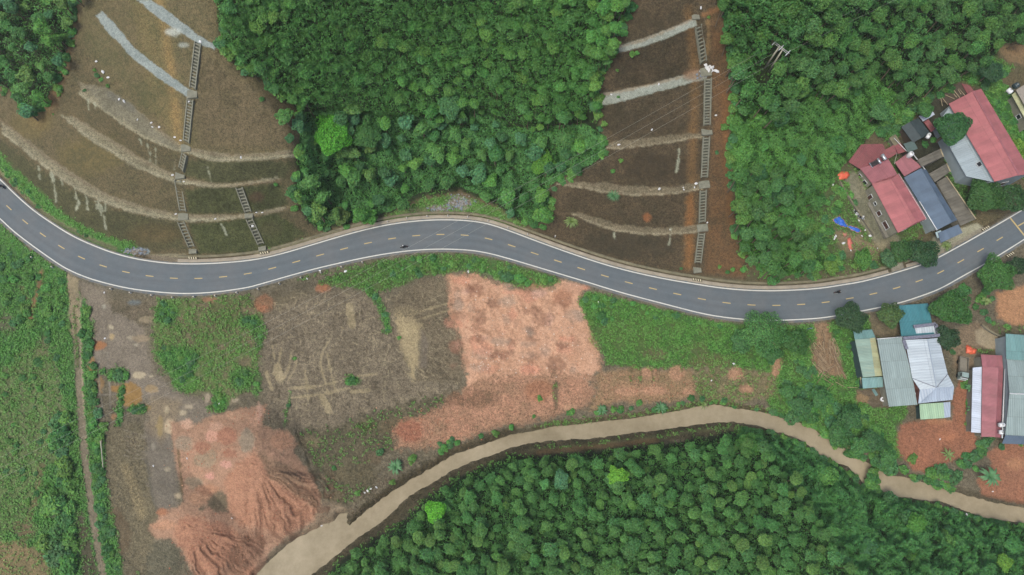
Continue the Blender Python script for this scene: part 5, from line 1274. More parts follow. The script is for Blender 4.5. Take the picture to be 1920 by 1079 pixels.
# ---------------------------------------------------------------- houses north of the road
zb = G(1668, 395)
e, r = 4.6, 5.5
h1 = building('red_roof_house', 'two storey house with pinkish red sheet roofs beside the concrete courtyard',
  [('roof', R_RED, [[(1684, 437, e), (1635, 345, e), (1671, 336, r), (1719, 417, r)], [(1684, 327, e), (1736, 411, e), (1719, 417, r), (1671, 336, r)], [(1736, 411, e), (1684, 437, e), (1719, 417, r)], [(1635, 345, e), (1684, 327, e), (1671, 336, r)]]),
   ('lower_roof', R_RED3, [[(1612, 316, 3.9), (1635.5, 345, 3.9), (1683, 327.5, 4.3), (1666, 299, 4.3)], [(1696, 331, 3.9), (1728, 313, 3.9), (1700, 289, 4.2), (1678, 305, 4.2)]]),
   ('old_roof', R_RED2, [[(1611, 316, 3.7), (1591, 304, 3.6), (1615, 271, 4.2), (1655, 270, 4.2), (1668, 297, 3.8)], [(1668, 297, 3.6), (1660, 281, 3.7), (1676, 272, 4.0), (1682, 288, 3.8)], [(1684, 289, 3.6), (1677, 274, 3.8), (1688, 268, 3.8), (1700, 284, 3.6)]])],
  [('wall', W_CREAM, [(1684, 436), (1635, 346), (1684, 328), (1735, 411)], e, .25), ('rear_wall', W_CREAM, [(1636, 345), (1613, 317), (1666, 300), (1683, 327)], 3.8, .25), ('old_wall', W_GREY, [(1611, 315), (1592, 304), (1616, 272), (1654, 271), (1667, 296)], 3.5, .5)], zb)
for t, w_, z0, hh, mt in ((.22, 1.9, .8, 1.5, M_SHUT), (.48, 1.1, .7, 1.5, M_SHUT), (.68, .7, 1.6, .8, M_GLASS), (.84, .9, .3, 2.0, M_SHUT)): opening(h1, 'wall', 0, t, w_, z0, hh, mt)
opening(h1, 'rear_wall', 0, .3, 1.0, .9, 1.2, M_GLASS); opening(h1, 'rear_wall', 0, .75, .8, .2, 2.0, M_SHUT, 'door')
opening(h1, 'wall', 3, .4, 1.6, .2, 2.1, M_SHUT, 'door')
gutter(h1, [(1685, 326, e), (1737, 411, e)], zb, .12, m_plain('pink_gutter', (206, 168, 170), .5))
gutter(h1, [(1700, 284, 4.0), (1676, 259, 3.9)], zb, .07); gutter(h1, [(1682, 287, 4.2), (1677, 308, 4.3)], zb, .06, M_POLE, 'pipe')
# porch step along the courtyard wall
A, _, _ = WALLS[(h1.name, 'wall')]
d = (A[1] - A[0]) / np.linalg.norm(A[1] - A[0]); n = np.array([d[1], -d[0]]); n = n if n @ (A.mean(0) - A[0]) < 0 else -n
b = WB(); b.prism([tuple(A[0] + n * .02), tuple(A[1] + d * 4 + n * .02), tuple(A[1] + d * 4 + n * .75), tuple(A[0] + n * .75)], zb - .6, zb + .35); b.build('porch', W_GREY, h1)
building('concrete_shed', 'small shed with flat mossy concrete roof behind the red roofed house', [('roof', M_CONC_D, [[(1677, 274, 3.4), (1667, 259, 3.4), (1679, 252, 3.4), (1689, 268, 3.4)]])], [('wall', W_GREY, [(1677, 273), (1668, 260), (1679, 253), (1688, 267)], 3.4, .2)], zb, 'shed')

zb = G(1750, 400)
e, r = 3.8, 4.8
h2 = building('blue_roof_house', 'long narrow house with blue grey sheet roof next to the red roofed house',
  [('roof', R_BLUE, [[(1756, 432, e), (1695, 333, e), (1727, 316, r), (1785, 417, r)], [(1737, 319, e), (1795, 413, e), (1785, 417, r), (1727, 316, r)], [(1795, 413, e), (1756, 432, e), (1785, 417, r)]]),
   ('porch_roof', R_BLUE, [[(1805, 437, 2.5), (1764, 456, 2.5), (1759, 437, 2.9), (1797, 421, 2.9)]]), ('porch_sheet', m_sheet('clear_sheet', (176, 200, 206), .3), [[(1768, 443, 2.45), (1758, 447, 2.45), (1754, 436, 2.8), (1764, 432, 2.8)]])],
  [('wall', W_BLUE, [(1755, 431), (1697, 333), (1736, 319), (1794, 413)], e, .3)], zb)
opening(h2, 'wall', 3, .3, 1.2, .2, 2.2, M_SHUT, 'door'); opening(h2, 'wall', 3, .7, 1.2, 1.0, 1.2, M_GLASS)
for t in (.25, .5, .75): opening(h2, 'wall', 0, t, .9, 1.2, 1.1, M_GLASS)
gutter(h2, [(1757, 432, e), (1724, 378, e)], zb, .12); gutter(h2, [(1735, 319, e), (1712, 289, e + .2)], zb, .12, M_FRAME, 'roof_pipe')
for x, y in ((1804, 436), (1766, 454)): b = WB().tube([pw(x, y, zb + 2.45), (*pw(x, y, zb + 2.45)[:2], zb - 1)], .05, 6); b.build('porch_post', M_ZINC, h2)

zb = G(1840, 300)
e, r = 6.4, 7.6
h3 = building('long_red_roof_house', 'large house with long pinkish red ridge roof and pale blue wall, right edge',
  [('roof', R_RED, [[(1865, 341, e), (1779, 195, e), (1825, 171, r), (1909, 329, r)], [(1840, 167, e), (1936, 327, e), (1909, 329, r), (1825, 171, r)]]), ('side_roof', m_sheet('pale_blue_grey_roof', (164, 178, 184), .5, .06, .5, (140, 150, 154), .3), [[(1812, 331, 4.6), (1757, 234, 4.6), (1781, 199, 5.6), (1864, 342, 5.6)]]), ('ridge_cap', R_RED3, [[(1910, 330, r + .06), (1823.5, 172, r + .06), (1826.5, 171, r + .06), (1913, 329, r + .06)]])],
  [('wall', W_BLUE, [(1865, 340), (1780, 196), (1840, 168), (1935, 326)], e, .3)], zb)
sk = np.array(W(1835, 309, zb + 5.2)); b = WB().box(tuple(sk + [0, 0, .16]), (1.0, 1.3, .3), -1.04, 0); so_ = b.build('skylight', M_BLACK, h3); b = WB()
for u, v, du, dv_ in ((-.55, 0, .09, 1.4), (.55, 0, .09, 1.4), (0, -.68, 1.0, .09), (0, .68, 1.0, .09)):
    ca, sa = math.cos(-1.04), math.sin(-1.04); b.box((sk[0] + u * ca - v * sa, sk[1] + u * sa + v * ca, sk[2] + .2), (du, dv_, .32), -1.04)
fo = b.build('frame', M_FRAME, so_); fo.data.transform(__import__('mathutils').Matrix.Translation(-h3.location))
h3w = WB(); h3w.prism([W(x, y, zb + 4.6)[:2] for x, y in ((1814, 329), (1761, 234), (1783, 206), (1862, 338))], zb - 2, zb + 4.45); h3w.build('side_wall', W_BLUE, h3)
opening(h3, 'wall', 1, .5, 1.2, 3.0, 1.3, M_GLASS); opening(h3, 'wall', 3, .4, 1.6, .2, 2.2, M_SHUT, 'door')
h4 = building('timber_shed', 'dilapidated open shed with dark rafters and one red sheet above the long red roof', [('roof', M_WOODD, [[(1780, 197, 2.6), (1757, 186, 2.6), (1799, 155, 3.0), (1824, 168, 3.0)]]), ('red_sheet', R_RED2, [[(1826, 171, 3.12), (1815, 178, 3.1), (1803, 157, 3.2), (1818, 160, 3.2)]])], [], zb, 'shed')
for (x0, y0, x1, y1) in ((1765, 181, 1777, 197), (1785, 165, 1800, 184), (1792, 160, 1809, 179), (1796, 168, 1802, 177), (1788, 176, 1794, 183), (1764, 184, 1767, 199), (1772, 178, 1790, 186)): WB().tube([pw(x0, y0, zb + 2.85), pw(x1, y1, zb + 2.85)], .07, 6).build('rafter', M_WOODL, h4)
for x, y in ((1760, 187), (1798, 158), (1821, 169), (1780, 194)): WB().tube([pw(x, y, zb + 2.5), (*pw(x, y, zb + 2.5)[:2], zb - 1)], .08, 6).build('post', M_WOODD, h4)
zs = G(1715, 250)
h5 = building('tarpaulin_shed', 'dark shed covered with black tarpaulin under the dense tree', [('roof', R_DARK, [[(1712, 268, 2.7), (1690, 238, 2.7), (1706, 229, 3.2), (1728, 259, 3.2)], [(1722, 221, 2.7), (1745, 251, 2.7), (1728, 259, 3.2), (1706, 229, 3.2)]])], [('wall', M_WOODD, [(1711, 267), (1691, 238), (1722, 222), (1744, 250)], 2.6, .4)], zs, 'shed')
building('lean_to', 'small lean-to with grey green tarpaulin roof beside the black tarpaulin shed', [('roof', m_plain('grey_green_tarpaulin', (84, 104, 100), .6, .2), [[(1703, 287, 2.4), (1694, 270, 2.4), (1713, 264, 2.7), (1721, 279, 2.7)]])], [('wall', M_WOODD, [(1703, 286), (1695, 271), (1713, 265), (1720, 278)], 2.3, .3)], zs, 'shed')
building('sheet_shelter', 'low shelter with pale grey sheet roof half under the trees', [('roof', R_PALE, [[(1731, 228, 2.5), (1723, 218, 2.5), (1746, 206, 2.8), (1753, 215, 2.8)]])], [('wall', M_WOODD, [(1731, 227), (1724, 218), (1746, 207), (1752, 215)], 2.4, .4)], zs, 'shed')
building('rusty_lean_to', 'narrow rusty red sheet roof between the black shed and the dense tree', [('roof', R_RED2, [[(1746, 248, 2.2), (1732, 229, 2.2), (1741, 224, 2.5), (1754, 242, 2.5)]])], [('wall', M_WOODD, [(1746, 247), (1733, 229), (1741, 225), (1753, 242)], 2.1, .3)], zs, 'shed')
for k, (poly, hh, lab) in enumerate((([(1728, 313), (1720, 300), (1763, 279), (1769, 294)], 3.4, 'upper fibre cement shed roof behind the blue grey roof, nearest the round water tank'), ([(1753, 342), (1742, 326), (1775, 307), (1782, 322)], 3.0, 'middle fibre cement shed roof with pale ridge beside the top of the blue grey roof'), ([(1801, 424), (1756, 342), (1775, 331), (1830, 411)], 2.2, 'long mossy fibre cement shed roof stretching down beside the blue grey roof'))):
    z_ = G(np.mean([p[0] for p in poly]), np.mean([p[1] for p in poly]))
    s = building('fibre_cement_shed', lab, [('roof', R_FIBRE, [[(*poly[0], hh), (*poly[1], hh), (*poly[2], hh + .5), (*poly[3], hh + .5)]])], [('wall', W_GREY, poly, hh, .3)], z_, 'shed')
    gutter(s, [(*poly[2], hh + .58), (*poly[3], hh + .58)], z_, .13, M_WOODL, 'ridge_beam')
zc = G(1925, 195)
h6 = building('corner_house', 'house with grey concrete and ochre roofs cut by the right edge near the top', [('roof', m_plain('pale_concrete_roof', (160, 152, 140), .9, .2), [[(1926, 206, 4.5), (1905, 169, 4.5), (1932, 152, 4.5), (1960, 190, 4.5)]]), ('lower_roof', R_YEL, [[(1932, 241, 3.2), (1897, 178, 3.2), (1906, 171, 3.5), (1942, 236, 3.5)]])], [('wall', W_CREAM, [(1931, 239), (1899, 178), (1932, 153), (1962, 200)], 3.1, .4)], zc)
opening(h6, 'wall', 0, .4, 1.0, .8, 1.2, M_GLASS)

# ---------------------------------------------------------------- houses south of the road
zb = G(1630, 690)
g1 = building('green_roof_shed', 'narrow shed with pale green and yellowed ridge roof, leftmost of the lower houses',
  [('roof', R_GREEN, [[(1618, 708, 2.9), (1603, 637, 2.9), (1631, 635, 3.3), (1641, 706, 3.3)]]), ('yellow_roof', R_YEL, [[(1641, 633, 2.9), (1655, 705, 2.9), (1641, 706, 3.3), (1631, 635, 3.3)]]),
   ('annex_roof', R_TEAL2, [[(1656, 726, 2.2), (1618, 729, 2.2), (1616, 709, 2.5), (1655, 707, 2.5)]]), ('porch_roof', R_TEAL2, [[(1635, 618, 2.3), (1600, 621, 2.3), (1603, 637, 2.75), (1642, 634, 2.75)]])],
  [('wall', W_TEAL, [(1617, 707), (1603, 638), (1640, 635), (1654, 705)], 2.85, .15), ('annex_wall', W_TEAL, [(1618, 728), (1616, 711), (1654, 708), (1655, 725)], 2.2, .2)], zb, 'shed')
opening(g1, 'wall', 3, .4, .6, 2.3, .4, M_GLASS, 'vent', M_WOODL); opening(g1, 'wall', 3, .8, .8, 2.3, .4, M_GLASS, 'vent', M_WOODL)
tb = thing('timber_rail', 'long pale timber rail on posts along the left side of the green shed', 'rail', P(1605, 690))
p0, p1 = P(1598, 644, 1.2), P(1612, 728, 1.2); WB().tube([p0, p1], .16, 8).build('rail', M_WOODL, tb)
for t in (0.02, .5, .98): c = [p0[i] + (p1[i] - p0[i]) * t for i in range(3)]; WB().tube([c, (c[0], c[1], c[2] - 1.9)], .09, 6).build('post', M_WOODD, tb)
zb = G(1685, 690)
g2 = building('grey_roof_hall', 'broad hall with plain grey green sheet roof between the green and the white roofs',
  [('roof', R_GREY, [[(1720, 759, 3.2), (1667, 763, 3.2), (1657, 711, 3.7), (1711, 708, 3.7)], [(1711, 708, 3.78), (1657, 711, 3.78), (1645, 636, 4.1), (1691, 632, 4.1)]])], [('wall', W_CREAM, [(1719, 758), (1668, 762), (1646, 637), (1691, 633)], 3.1, .3)], zb, 'hall')
opening(g2, 'wall', 0, .3, 1.4, .1, 2.1, M_SHUT, 'door'); opening(g2, 'wall', 0, .7, 1.2, .9, 1.1, M_GLASS); gutter(g2, [(1644, 636, 4.2), (1692, 632, 4.2)], zb, .1, M_FRAME, 'roof_edge')
zb = G(1745, 690)
e, r = 4.3, 5.2
g3 = building('white_roof_house', 'house with large white grey hipped sheet roof, brightest of the lower roofs',
  [('roof', R_WHITE, [[(1711, 710, e), (1697, 638, e), (1739, 636, r), (1756, 727, r)], [(1760, 634, e), (1777, 702, e), (1756, 727, r), (1739, 636, r)], [(1725, 731, e), (1711, 710, e), (1756, 727, r)], [(1777, 702, e), (1789, 725, e), (1756, 727, r)]]),
   ('hip_roof', R_WHITE2, [[(1786, 750, e - .5), (1722, 757, e - .5), (1725, 731, e + .02), (1756, 727, r - .02), (1789, 725, e + .02)]]),
   ('porch_roof', R_WHITE, [[(1757, 626, 3.4), (1719, 629, 3.4), (1715, 613, 3.7), (1752, 609, 3.7)]])],
  [('wall', W_BRICK, [(1722, 756), (1724, 731), (1711, 710), (1698, 639), (1759, 635), (1776, 702), (1788, 725), (1785, 749)], e - .5, .25)], zb)
for (x0, y0), (x1, y1), z in (((1693, 635), (1762, 629), e + .25), ((1713, 613), (1754, 608), 3.9), ((1754, 608), (1759, 625), 3.9), ((1694, 638), (1700, 655), e + .1)):
    p, q_ = np.array(pw(x0, y0, zb + z)), np.array(pw(x1, y1, zb + z)); L = np.linalg.norm(q_ - p); k = int(L / .35)
    b = WB()
    for j in range(k): c = p + (q_ - p) * (j + .5) / k; b.box(c, (.36, .75, .28 + .05 * (j % 2)), math.atan2(q_[1] - p[1], q_[0] - p[0]))
    b.build('tile_edging', M_TILE, g3)
WB().tube([pw(1739, 636, zb + r + .05), pw(1756, 727, zb + r + .05)], .1, 6).build('ridge_cap', R_WHITE2, g3)
WB().tube([pw(1711, 710, zb + e + .08), pw(1756, 727, zb + r + .08), pw(1777, 702, zb + e + .08)], .07, 6).build('hip_cap', M_TILE, g3)
opening(g3, 'wall', 0, .5, 1.4, .9, 1.2, M_GLASS); opening(g3, 'wall', 7, .6, 1.2, .2, 2.1, M_SHUT, 'door')
zb = G(1712, 600)
g4 = building('teal_awning', 'wide teal sheet awning reaching from the white house to the road', [('roof', R_TEAL, [[(1740, 569, 2.9), (1683, 573, 2.9), (1690, 631, 3.3), (1752, 628, 3.3)]])], [], zb, 'awning')
for x, y in ((1686, 575), (1737, 572), (1711, 574), (1692, 628)): c = pw(x, y, zb + 2.75); WB().tube([c, (c[0], c[1], zb - .8)], .06, 8).build('post', M_ZINC, g4)
zb = G(1752, 775)
g5 = building('light_green_lean_to', 'light green and grey lean-to roof below the white roofed house', [('roof', R_LIME, [[(1771, 784, 2.4), (1726, 787, 2.4), (1724, 758, 2.8), (1769, 755, 2.8)]]), ('grey_roof', R_WHITE2, [[(1782, 782, 2.4), (1771, 784, 2.4), (1769, 755, 2.8), (1782, 754, 2.8)]])], [('wall', W_TEAL, [(1781, 781), (1727, 786), (1725, 760), (1781, 755)], 2.3, .3)], zb, 'shed')
zb = G(1860, 745)
g6 = building('narrow_red_roof_house', 'narrow house with dull red sheet roof running down to the red earth', [('roof', R_RED3, [[(1840, 819, 3.2), (1842, 688, 3.2), (1872, 689, 3.9), (1866, 820, 3.9)], [(1881, 690, 3.3), (1876, 821, 3.3), (1866, 820, 3.9), (1872, 689, 3.9)]]), ('front_roof', R_RED3, [[(1881, 691, 3.5), (1842, 688, 3.5), (1839, 665, 3.0), (1879, 667, 3.0)]])], [('wall', W_CREAM, [(1841, 818), (1840, 667), (1878, 669), (1875, 819)], 2.9, .2)], zb)
gutter(g6, [(1884, 692, 3.4), (1879, 822, 3.4)], zb, .14, M_FRAME); opening(g6, 'wall', 3, .5, 1.3, .2, 2.1, M_SHUT, 'door')
g6b = building('white_sheet_shed', 'long shed with almost white sheet roof left of the narrow red roof', [('roof', R_PALE, [[(1821, 811, 2.5), (1824, 690, 2.5), (1841, 688, 2.9), (1839, 812, 2.9)]])], [('wall', W_GREY, [(1822, 810), (1825, 691), (1840, 689), (1838, 811)], 2.4, .2)], zb, 'shed')
zb = G(1910, 740)
g7 = building('large_grey_roof_hall', 'large hall with stepped teal and grey sheet roofs cut by the right edge', [('front_roof', R_TEAL2, [[(1975, 632, 4.2), (1886, 626, 4.2), (1887, 674, 4.6), (1975, 679, 4.6)]]), ('roof', R_GREY, [[(1975, 678, 4.3), (1888, 673, 4.3), (1893, 738, 5.6), (1975, 742, 5.6)], [(1885, 816, 4.3), (1975, 821, 4.3), (1975, 742, 5.6), (1893, 738, 5.6)]]), ('lower_roof', R_BLUE, [[(1879, 832, 2.3), (1886, 814, 2.6), (1975, 819, 2.6), (1975, 836, 2.3)]])], [('wall', W_BLUE, [(1886, 815), (1888, 740), (1887, 628), (1974, 633), (1974, 820)], 4.2, .3)], zb, 'hall')
WB().tube([pw(1893, 738, zb + 5.68), pw(1975, 742, zb + 5.68)], .14, 8).build('ridge_cap', M_FRAME, g7); opening(g7, 'wall', 0, .4, 1.4, 1.4, 1.2, M_GLASS)

# ---------------------------------------------------------------- drainage stairs on the cut slopes
M_STEP = m_plain('stair_concrete', (134, 134, 118), .9, .25, 1.2); M_CHUTE = m_plain('riser_shade_concrete', (78, 80, 66), .9, .25, 1.5)  # chute floor coloured dark to stand for the riser shadows between the steps
def stair(label, flights, landings, outlet, width=1.15):
    root = thing('drainage_stair', label, 'stairway', P(*outlet[0]))
    def beam(b, p, q, off, w, up, dn):
        d = (q - p)[:2]; d /= np.linalg.norm(d); n = np.array([-d[1], d[0]]); V = []
        for c in (p, q):
            for o_, z in ((off - w / 2, -dn), (off + w / 2, -dn), (off + w / 2, up), (off - w / 2, up)): V.append((c[0] + n[0] * o_, c[1] + n[1] * o_, c[2] + z))
        b.add(V, [(0, 1, 2, 3), (7, 6, 5, 4), (0, 4, 5, 1), (1, 5, 6, 2), (2, 6, 7, 3), (3, 7, 4, 0)])
    for a, c in flights:
        p, q_ = np.array(P(*a, .12)), np.array(P(*c, .12))
        d = q_ - p; hl = np.linalg.norm(d[:2]); n = max(4, int(hl / .52)); rz = math.atan2(d[1], d[0]); st = WB()
        for j in range(n):
            c_ = p + d * (j + .5) / n; st.box((c_[0], c_[1], c_[2] + .04), (hl / n * .5, width, .26), rz)
        st.build('step_flight', M_STEP, root)
        ch = WB(); beam(ch, p, q_, 0, width, -.12, .6); ch.build('chute', M_CHUTE, root)
        for s_ in (-1, 1): sw = WB(); beam(sw, p, q_, s_ * (width / 2 + .14), .26, .34, .7); sw.build('side_wall', M_STEP, root)
    for x, y, w_, l_ in landings:
        c = P(x, y); WB().box((c[0], c[1], c[2] - .1), (w_, l_, .7), .1).build('landing', M_STEP, root, bevel=.05)
    for x, y in outlet:
        c = P(x, y); WB().box((c[0], c[1], c[2] + .05), (1.9, 1.7, .55), .1).build('outlet_slab', M_STEP, root, bevel=.05)
    return root
stair('long concrete drainage stairway on the left terraced slope', [((372, 82), (362, 167)), ((358, 187), (350, 267)), ((347, 289), (340, 319)), ((334, 339), (344, 397)), ((340, 417), (360, 464))], [(361, 177, 2.2, 1.9), (349, 278, 2.2, 1.8), (338, 329, 2.2, 1.8), (344, 407, 2.4, 1.8)], [(362, 470)])
stair('short concrete drainage stairway right of the long one on the left slope', [((449, 353), (466, 399)), ((468, 412), (490, 459))], [(467, 405, 2.0, 1.2)], [(492, 465)])
stair('concrete drainage stairway on the right terraced slope', [((1309, 50), (1319, 118)), ((1327, 148), (1325, 236)), ((1324, 258), (1320, 334)), ((1318, 358), (1316, 418)), ((1315, 438), (1308, 494))], [(1323, 135, 2.4, 2.2), (1325, 247, 2.4, 1.8), (1320, 346, 2.6, 2.0), (1317, 428, 2.6, 1.8), (1304, 32, 1.6, 1.4)], [(1307, 506)])
for x, y, w_ in ((1336, 346, 1.6), (1331, 429, 1.5), (1332, 248, 1.2)):
    o_ = None
M_STRIPE = m_plain('yellow_white_stripe', (232, 222, 190), .7, .1)
def striped_kerb(px, py, rz, label):
    c = P(px, py); z = .14; b = MB().box((0, 0, 0), (2.3, .55, .3), 0)
    b.box((0, .0, .0), (2.2, .5, .26), 0, 0)
    for k in range(4):
        x = -.85 + k * .56; b.add([(x - .1, -.27, .165), (x + .1, -.27, .165), (x - .06, .27, .165), (x - .26, .27, .165)], [(0, 1, 2, 3)], 1)
    o = b.build('striped_kerb', [m_plain('dark_kerb', (92, 84, 66), .9), M_STRIPE]); o.location = (c[0], c[1], max(c[2], 0) + z); o.rotation_euler = (0, 0, rz); tag(o, label, 'kerb')
striped_kerb(363, 485, -.03, 'yellow striped kerb at the foot of the long left stairway'); striped_kerb(497, 475, .2, 'yellow striped kerb at the foot of the short left stairway'); striped_kerb(1307, 526, -.15, 'yellow striped kerb at the foot of the right stairway'); striped_kerb(1847, 429, .5, 'yellow striped kerb beside the drive of the blue roof'); striped_kerb(1893, 478, .5, 'yellow striped kerb below the road at the right edge')

# ---------------------------------------------------------------- power line
zp = G(1438, 131)
base = np.array(P(1438, 131)); top = np.array([base[0], base[1], base[2] + 8.2])
pr = thing('electricity_pole', 'double concrete electricity pole with a steel crossarm in the right hand wood', 'pole', tuple(base))
ax = np.array([.72, -.69, 0])
for s in (-.45, .45): WB().tube([base + ax * s * 1.3 - [0, 0, .5], top + ax * s], [.24, .15], 10).build('pole', M_POLE, pr, True)
b = WB()
for s in (-.18, .18):
    o_ = np.array([-ax[1], ax[0], 0]) * s; b.tube([top + o_ - ax * 1.9, top + o_ + ax * 1.9], .07, 6)
for k in range(7): t = -1.8 + k * .6; o_ = np.array([-ax[1], ax[0], 0]) * .2; b.tube([top + ax * t - o_, top + ax * (t + .3) + o_], .035, 5)
b.build('crossarm', M_ZINC, pr)
ends = []
for t in (-1.75, 0, 1.75):
    for sd in (-1, 1):
        c = top + ax * t; w_ = np.array([-ax[1], ax[0], 0]) * sd * -1
        WB().tube([c, c + w_ * .25, c + w_ * .8], [.05, .11, .08], 8).build('insulator', M_FRAME, pr); ends.append((t, sd, c + w_ * .8))
M_WIRE = m_plain('aluminium_wire', (190, 190, 180), .5, .05, 1, metal=.2)
for t, sd, p in ends:
    off = t * 9
    q_ = np.array(P(-140 + off * .5, 972 + off, 9.0)) if (p[1] < base[1] + 900 and ((sd == 1) == ((np.array([-ax[1], ax[0], 0]) * -1)[0] < 0))) else np.array(P(1990 + off, -150 + off, 12.0))
    pts = [p + (q_ - p) * u - np.array([0, 0, 1]) * 4 * (6.0 if q_[0] < p[0] else 1.0) * u * (1 - u) for u in np.linspace(0, 1, 40)]
    o = WB().tube(pts, .015, 4).build('power_wire', M_WIRE, None, True)
    tag(o, 'thin power wire sagging from the pole down across the right slope and fields' if q_[0] < p[0] else 'thin power wire running from the pole over the wood to the upper right', 'wire', 'wires over the fields' if q_[0] < p[0] else 'wires over the wood')
pb = thing('fallen_pole', 'pale concrete post lying in the hedge right of the dirt track', 'pole', P(194, 853))
WB().tube([P(193, 828, .9), P(196, 878, .6)], [.14, .1], 8).build('shaft', M_POLE, pb); WB().box(P(193, 828, .7), (.5, .5, .5)).build('footing', M_CONC_D, pb)

# ---------------------------------------------------------------- motorcycles and riders
def motorcycle(x, y, z, rz, label, rgb, group=None):
    root = thing('motorcycle', label, 'motorcycle', (x, y, z), group, rz)
    body = m_plain('motorcycle_paint', rgb, .3, .05, 1.0, spec=.5)
    for wx in (-.62, .64):
        ty = MB().lathe([(.2, -.05), (.27, -.06), (.3, -.03), (.3, .03), (.27, .06), (.2, .05)], (wx, 0, .3), 20, 0, 'y').build('wheel', M_RUBBER, root)
        MB().lathe([(.04, -.055), (.2, -.04), (.21, 0), (.2, .04), (.04, .055)], (wx, 0, .3), 16, 0, 'y').build('rim', M_ZINC, ty)
    MB().box((0.02, 0, .42), (.52, .26, .32), 0, 0, .8).box((-.1, 0, .6), (.7, .2, .14), 0, 0, .9).build('engine', M_BLACK, root, bevel=.03)
    MB().box((.22, 0, .68), (.5, .3, .22), 0, 0, .6).box((.5, 0, .62), (.16, .42, .5), 0, 0, .55).box((-.62, 0, .7), (.42, .24, .12), 0, 0, .7).box((.66, 0, .63), (.4, .14, .06)).build('fairing', body, root, bevel=.04)
    MB().box((-.3, 0, .8), (.68, .27, .1), 0, 0, .85).build('seat', M_RUBBER, root, bevel=.03)
    MB().tube([(.66, 0, .32), (.46, 0, .98)], .04, 8).build('fork', M_ZINC, root)
    hb = MB().tube([(.3, -.36, 1.0), (.44, -.2, 1.0), (.47, 0, .98), (.44, .2, 1.0), (.3, .36, 1.0)], .022, 8).build('handlebar', M_BLACK, root)
    for s in (-1, 1): MB().tube([(.42, s * .26, 1.0), (.4, s * .34, 1.18)], .01, 5).box((.39, s * .36, 1.2), (.03, .13, .08)).build('mirror', M_BLACK, hb)
    MB().lathe([(.02, -.05), (.09, 0), (.085, .05), (.03, .06)], (.58, 0, .9), 12, 0, 'x').build('headlight', M_FRAME, root); MB().box((-.84, 0, .72), (.06, .16, .08)).build('tail_light', m_plain('red_lens', (150, 24, 20), .3), root)
    MB().tube([(.1, -.18, .25), (-.6, -.2, .34), (-.85, -.2, .42)], [.03, .05, .05], 8).build('exhaust', M_ZINC, root)
    return root
M_SKIN = m_plain('skin', (176, 128, 100), .6, .06)
def rider(x, y, z, rz, label, shirt, trousers, helmet):
    V = {'pelvis': (-.2, 0, .92), 'belly': (-.17, 0, 1.12), 'chest': (-.08, 0, 1.34), 'neck': (-.02, 0, 1.5), 'head': (.02, 0, 1.62), 'crown': (.03, 0, 1.74), 'face': (.12, 0, 1.61)}
    Rr = {'pelvis': .15, 'belly': .145, 'chest': .155, 'neck': .06, 'head': .095, 'crown': .07, 'face': .03}
    E = [('pelvis', 'belly'), ('belly', 'chest'), ('chest', 'neck'), ('neck', 'head'), ('head', 'crown'), ('head', 'face')]
    for s, n in ((-1, 'l'), (1, 'r')):
        for k, p, rr in (('sh', (-.05, s * .2, 1.4), .075), ('el', (.14, s * .31, 1.17), .05), ('wr', (.32, s * .33, 1.04), .034), ('pa', (.385, s * .325, 1.025), .036), ('hip', (-.13, s * .12, .9), .1), ('kn', (.26, s * .21, .78), .066), ('an', (.1, s * .23, .38), .045), ('he', (.06, s * .23, .31), .045), ('toe', (.27, s * .24, .3), .036)):
            V[k + n] = p; Rr[k + n] = rr
        E += [('chest', 'sh' + n), ('sh' + n, 'el' + n), ('el' + n, 'wr' + n), ('wr' + n, 'pa' + n), ('pelvis', 'hip' + n), ('hip' + n, 'kn' + n), ('kn' + n, 'an' + n), ('an' + n, 'he' + n), ('an' + n, 'toe' + n)]
        for f in range(4):
            o_ = -.03 + f * .02; L = (.05, .06, .055, .045)[f]
            V['fa%d%s' % (f, n)] = (.385 + L, s * .325 + o_, 1.035); V['fb%d%s' % (f, n)] = (.39 + L, s * .325 + o_, .995); Rr['fa%d%s' % (f, n)] = .0095; Rr['fb%d%s' % (f, n)] = .008
            E += [('pa' + n, 'fa%d%s' % (f, n)), ('fa%d%s' % (f, n), 'fb%d%s' % (f, n))]
        V['th' + n] = (.4, s * .275, 1.0); Rr['th' + n] = .01; E.append(('wr' + n, 'th' + n))
    ks = list(V); me = bpy.data.meshes.new('person'); me.from_pydata([V[k] for k in ks], [(ks.index(a), ks.index(b)) for a, b in E], [])
    o = new_obj('person', me); o.modifiers.new('skin', 'SKIN'); o.modifiers.new('sub', 'SUBSURF').levels = 1
    for i, k in enumerate(ks): me.skin_vertices[0].data[i].radius = (Rr[k], Rr[k])
    me.skin_vertices[0].data[0].use_root = True
    dg = bpy.context.evaluated_depsgraph_get(); m2 = bpy.data.meshes.new_from_object(o.evaluated_get(dg)); o.modifiers.clear(); o.data = m2; bpy.data.meshes.remove(me)
    for m in (M_SKIN, m_plain('shirt', shirt, .85), m_plain('trousers', trousers, .85), M_BLACK): m2.materials.append(m)
    for p in m2.polygons:
        c = p.center; p.material_index = 0 if c.z > 1.49 or (c.x > .3 and c.z > .9) else 3 if c.z < .36 else 2 if c.z < .98 and not (c.x > .05 and c.z > .97) else 1
        p.use_smooth = True
    o.location = (x, y, z); o.rotation_euler = (0, 0, rz); tag(o, label, 'person')
    h = MB().lathe([(.125, -.06), (.14, 0), (.13, .07), (.09, .13), (.02, .155)], (.02, 0, 1.66), 18).box((.14, 0, 1.66), (.1, .2, .03)).build('helmet', m_plain('helmet', helmet, .25, .04, spec=.5), o, True)
    MB().box((.02, .04, 1.585), (.015, .03, .012)).box((.02, -.04, 1.585), (.015, .03, .012)).build('hair', M_BLACK, o)
    return o
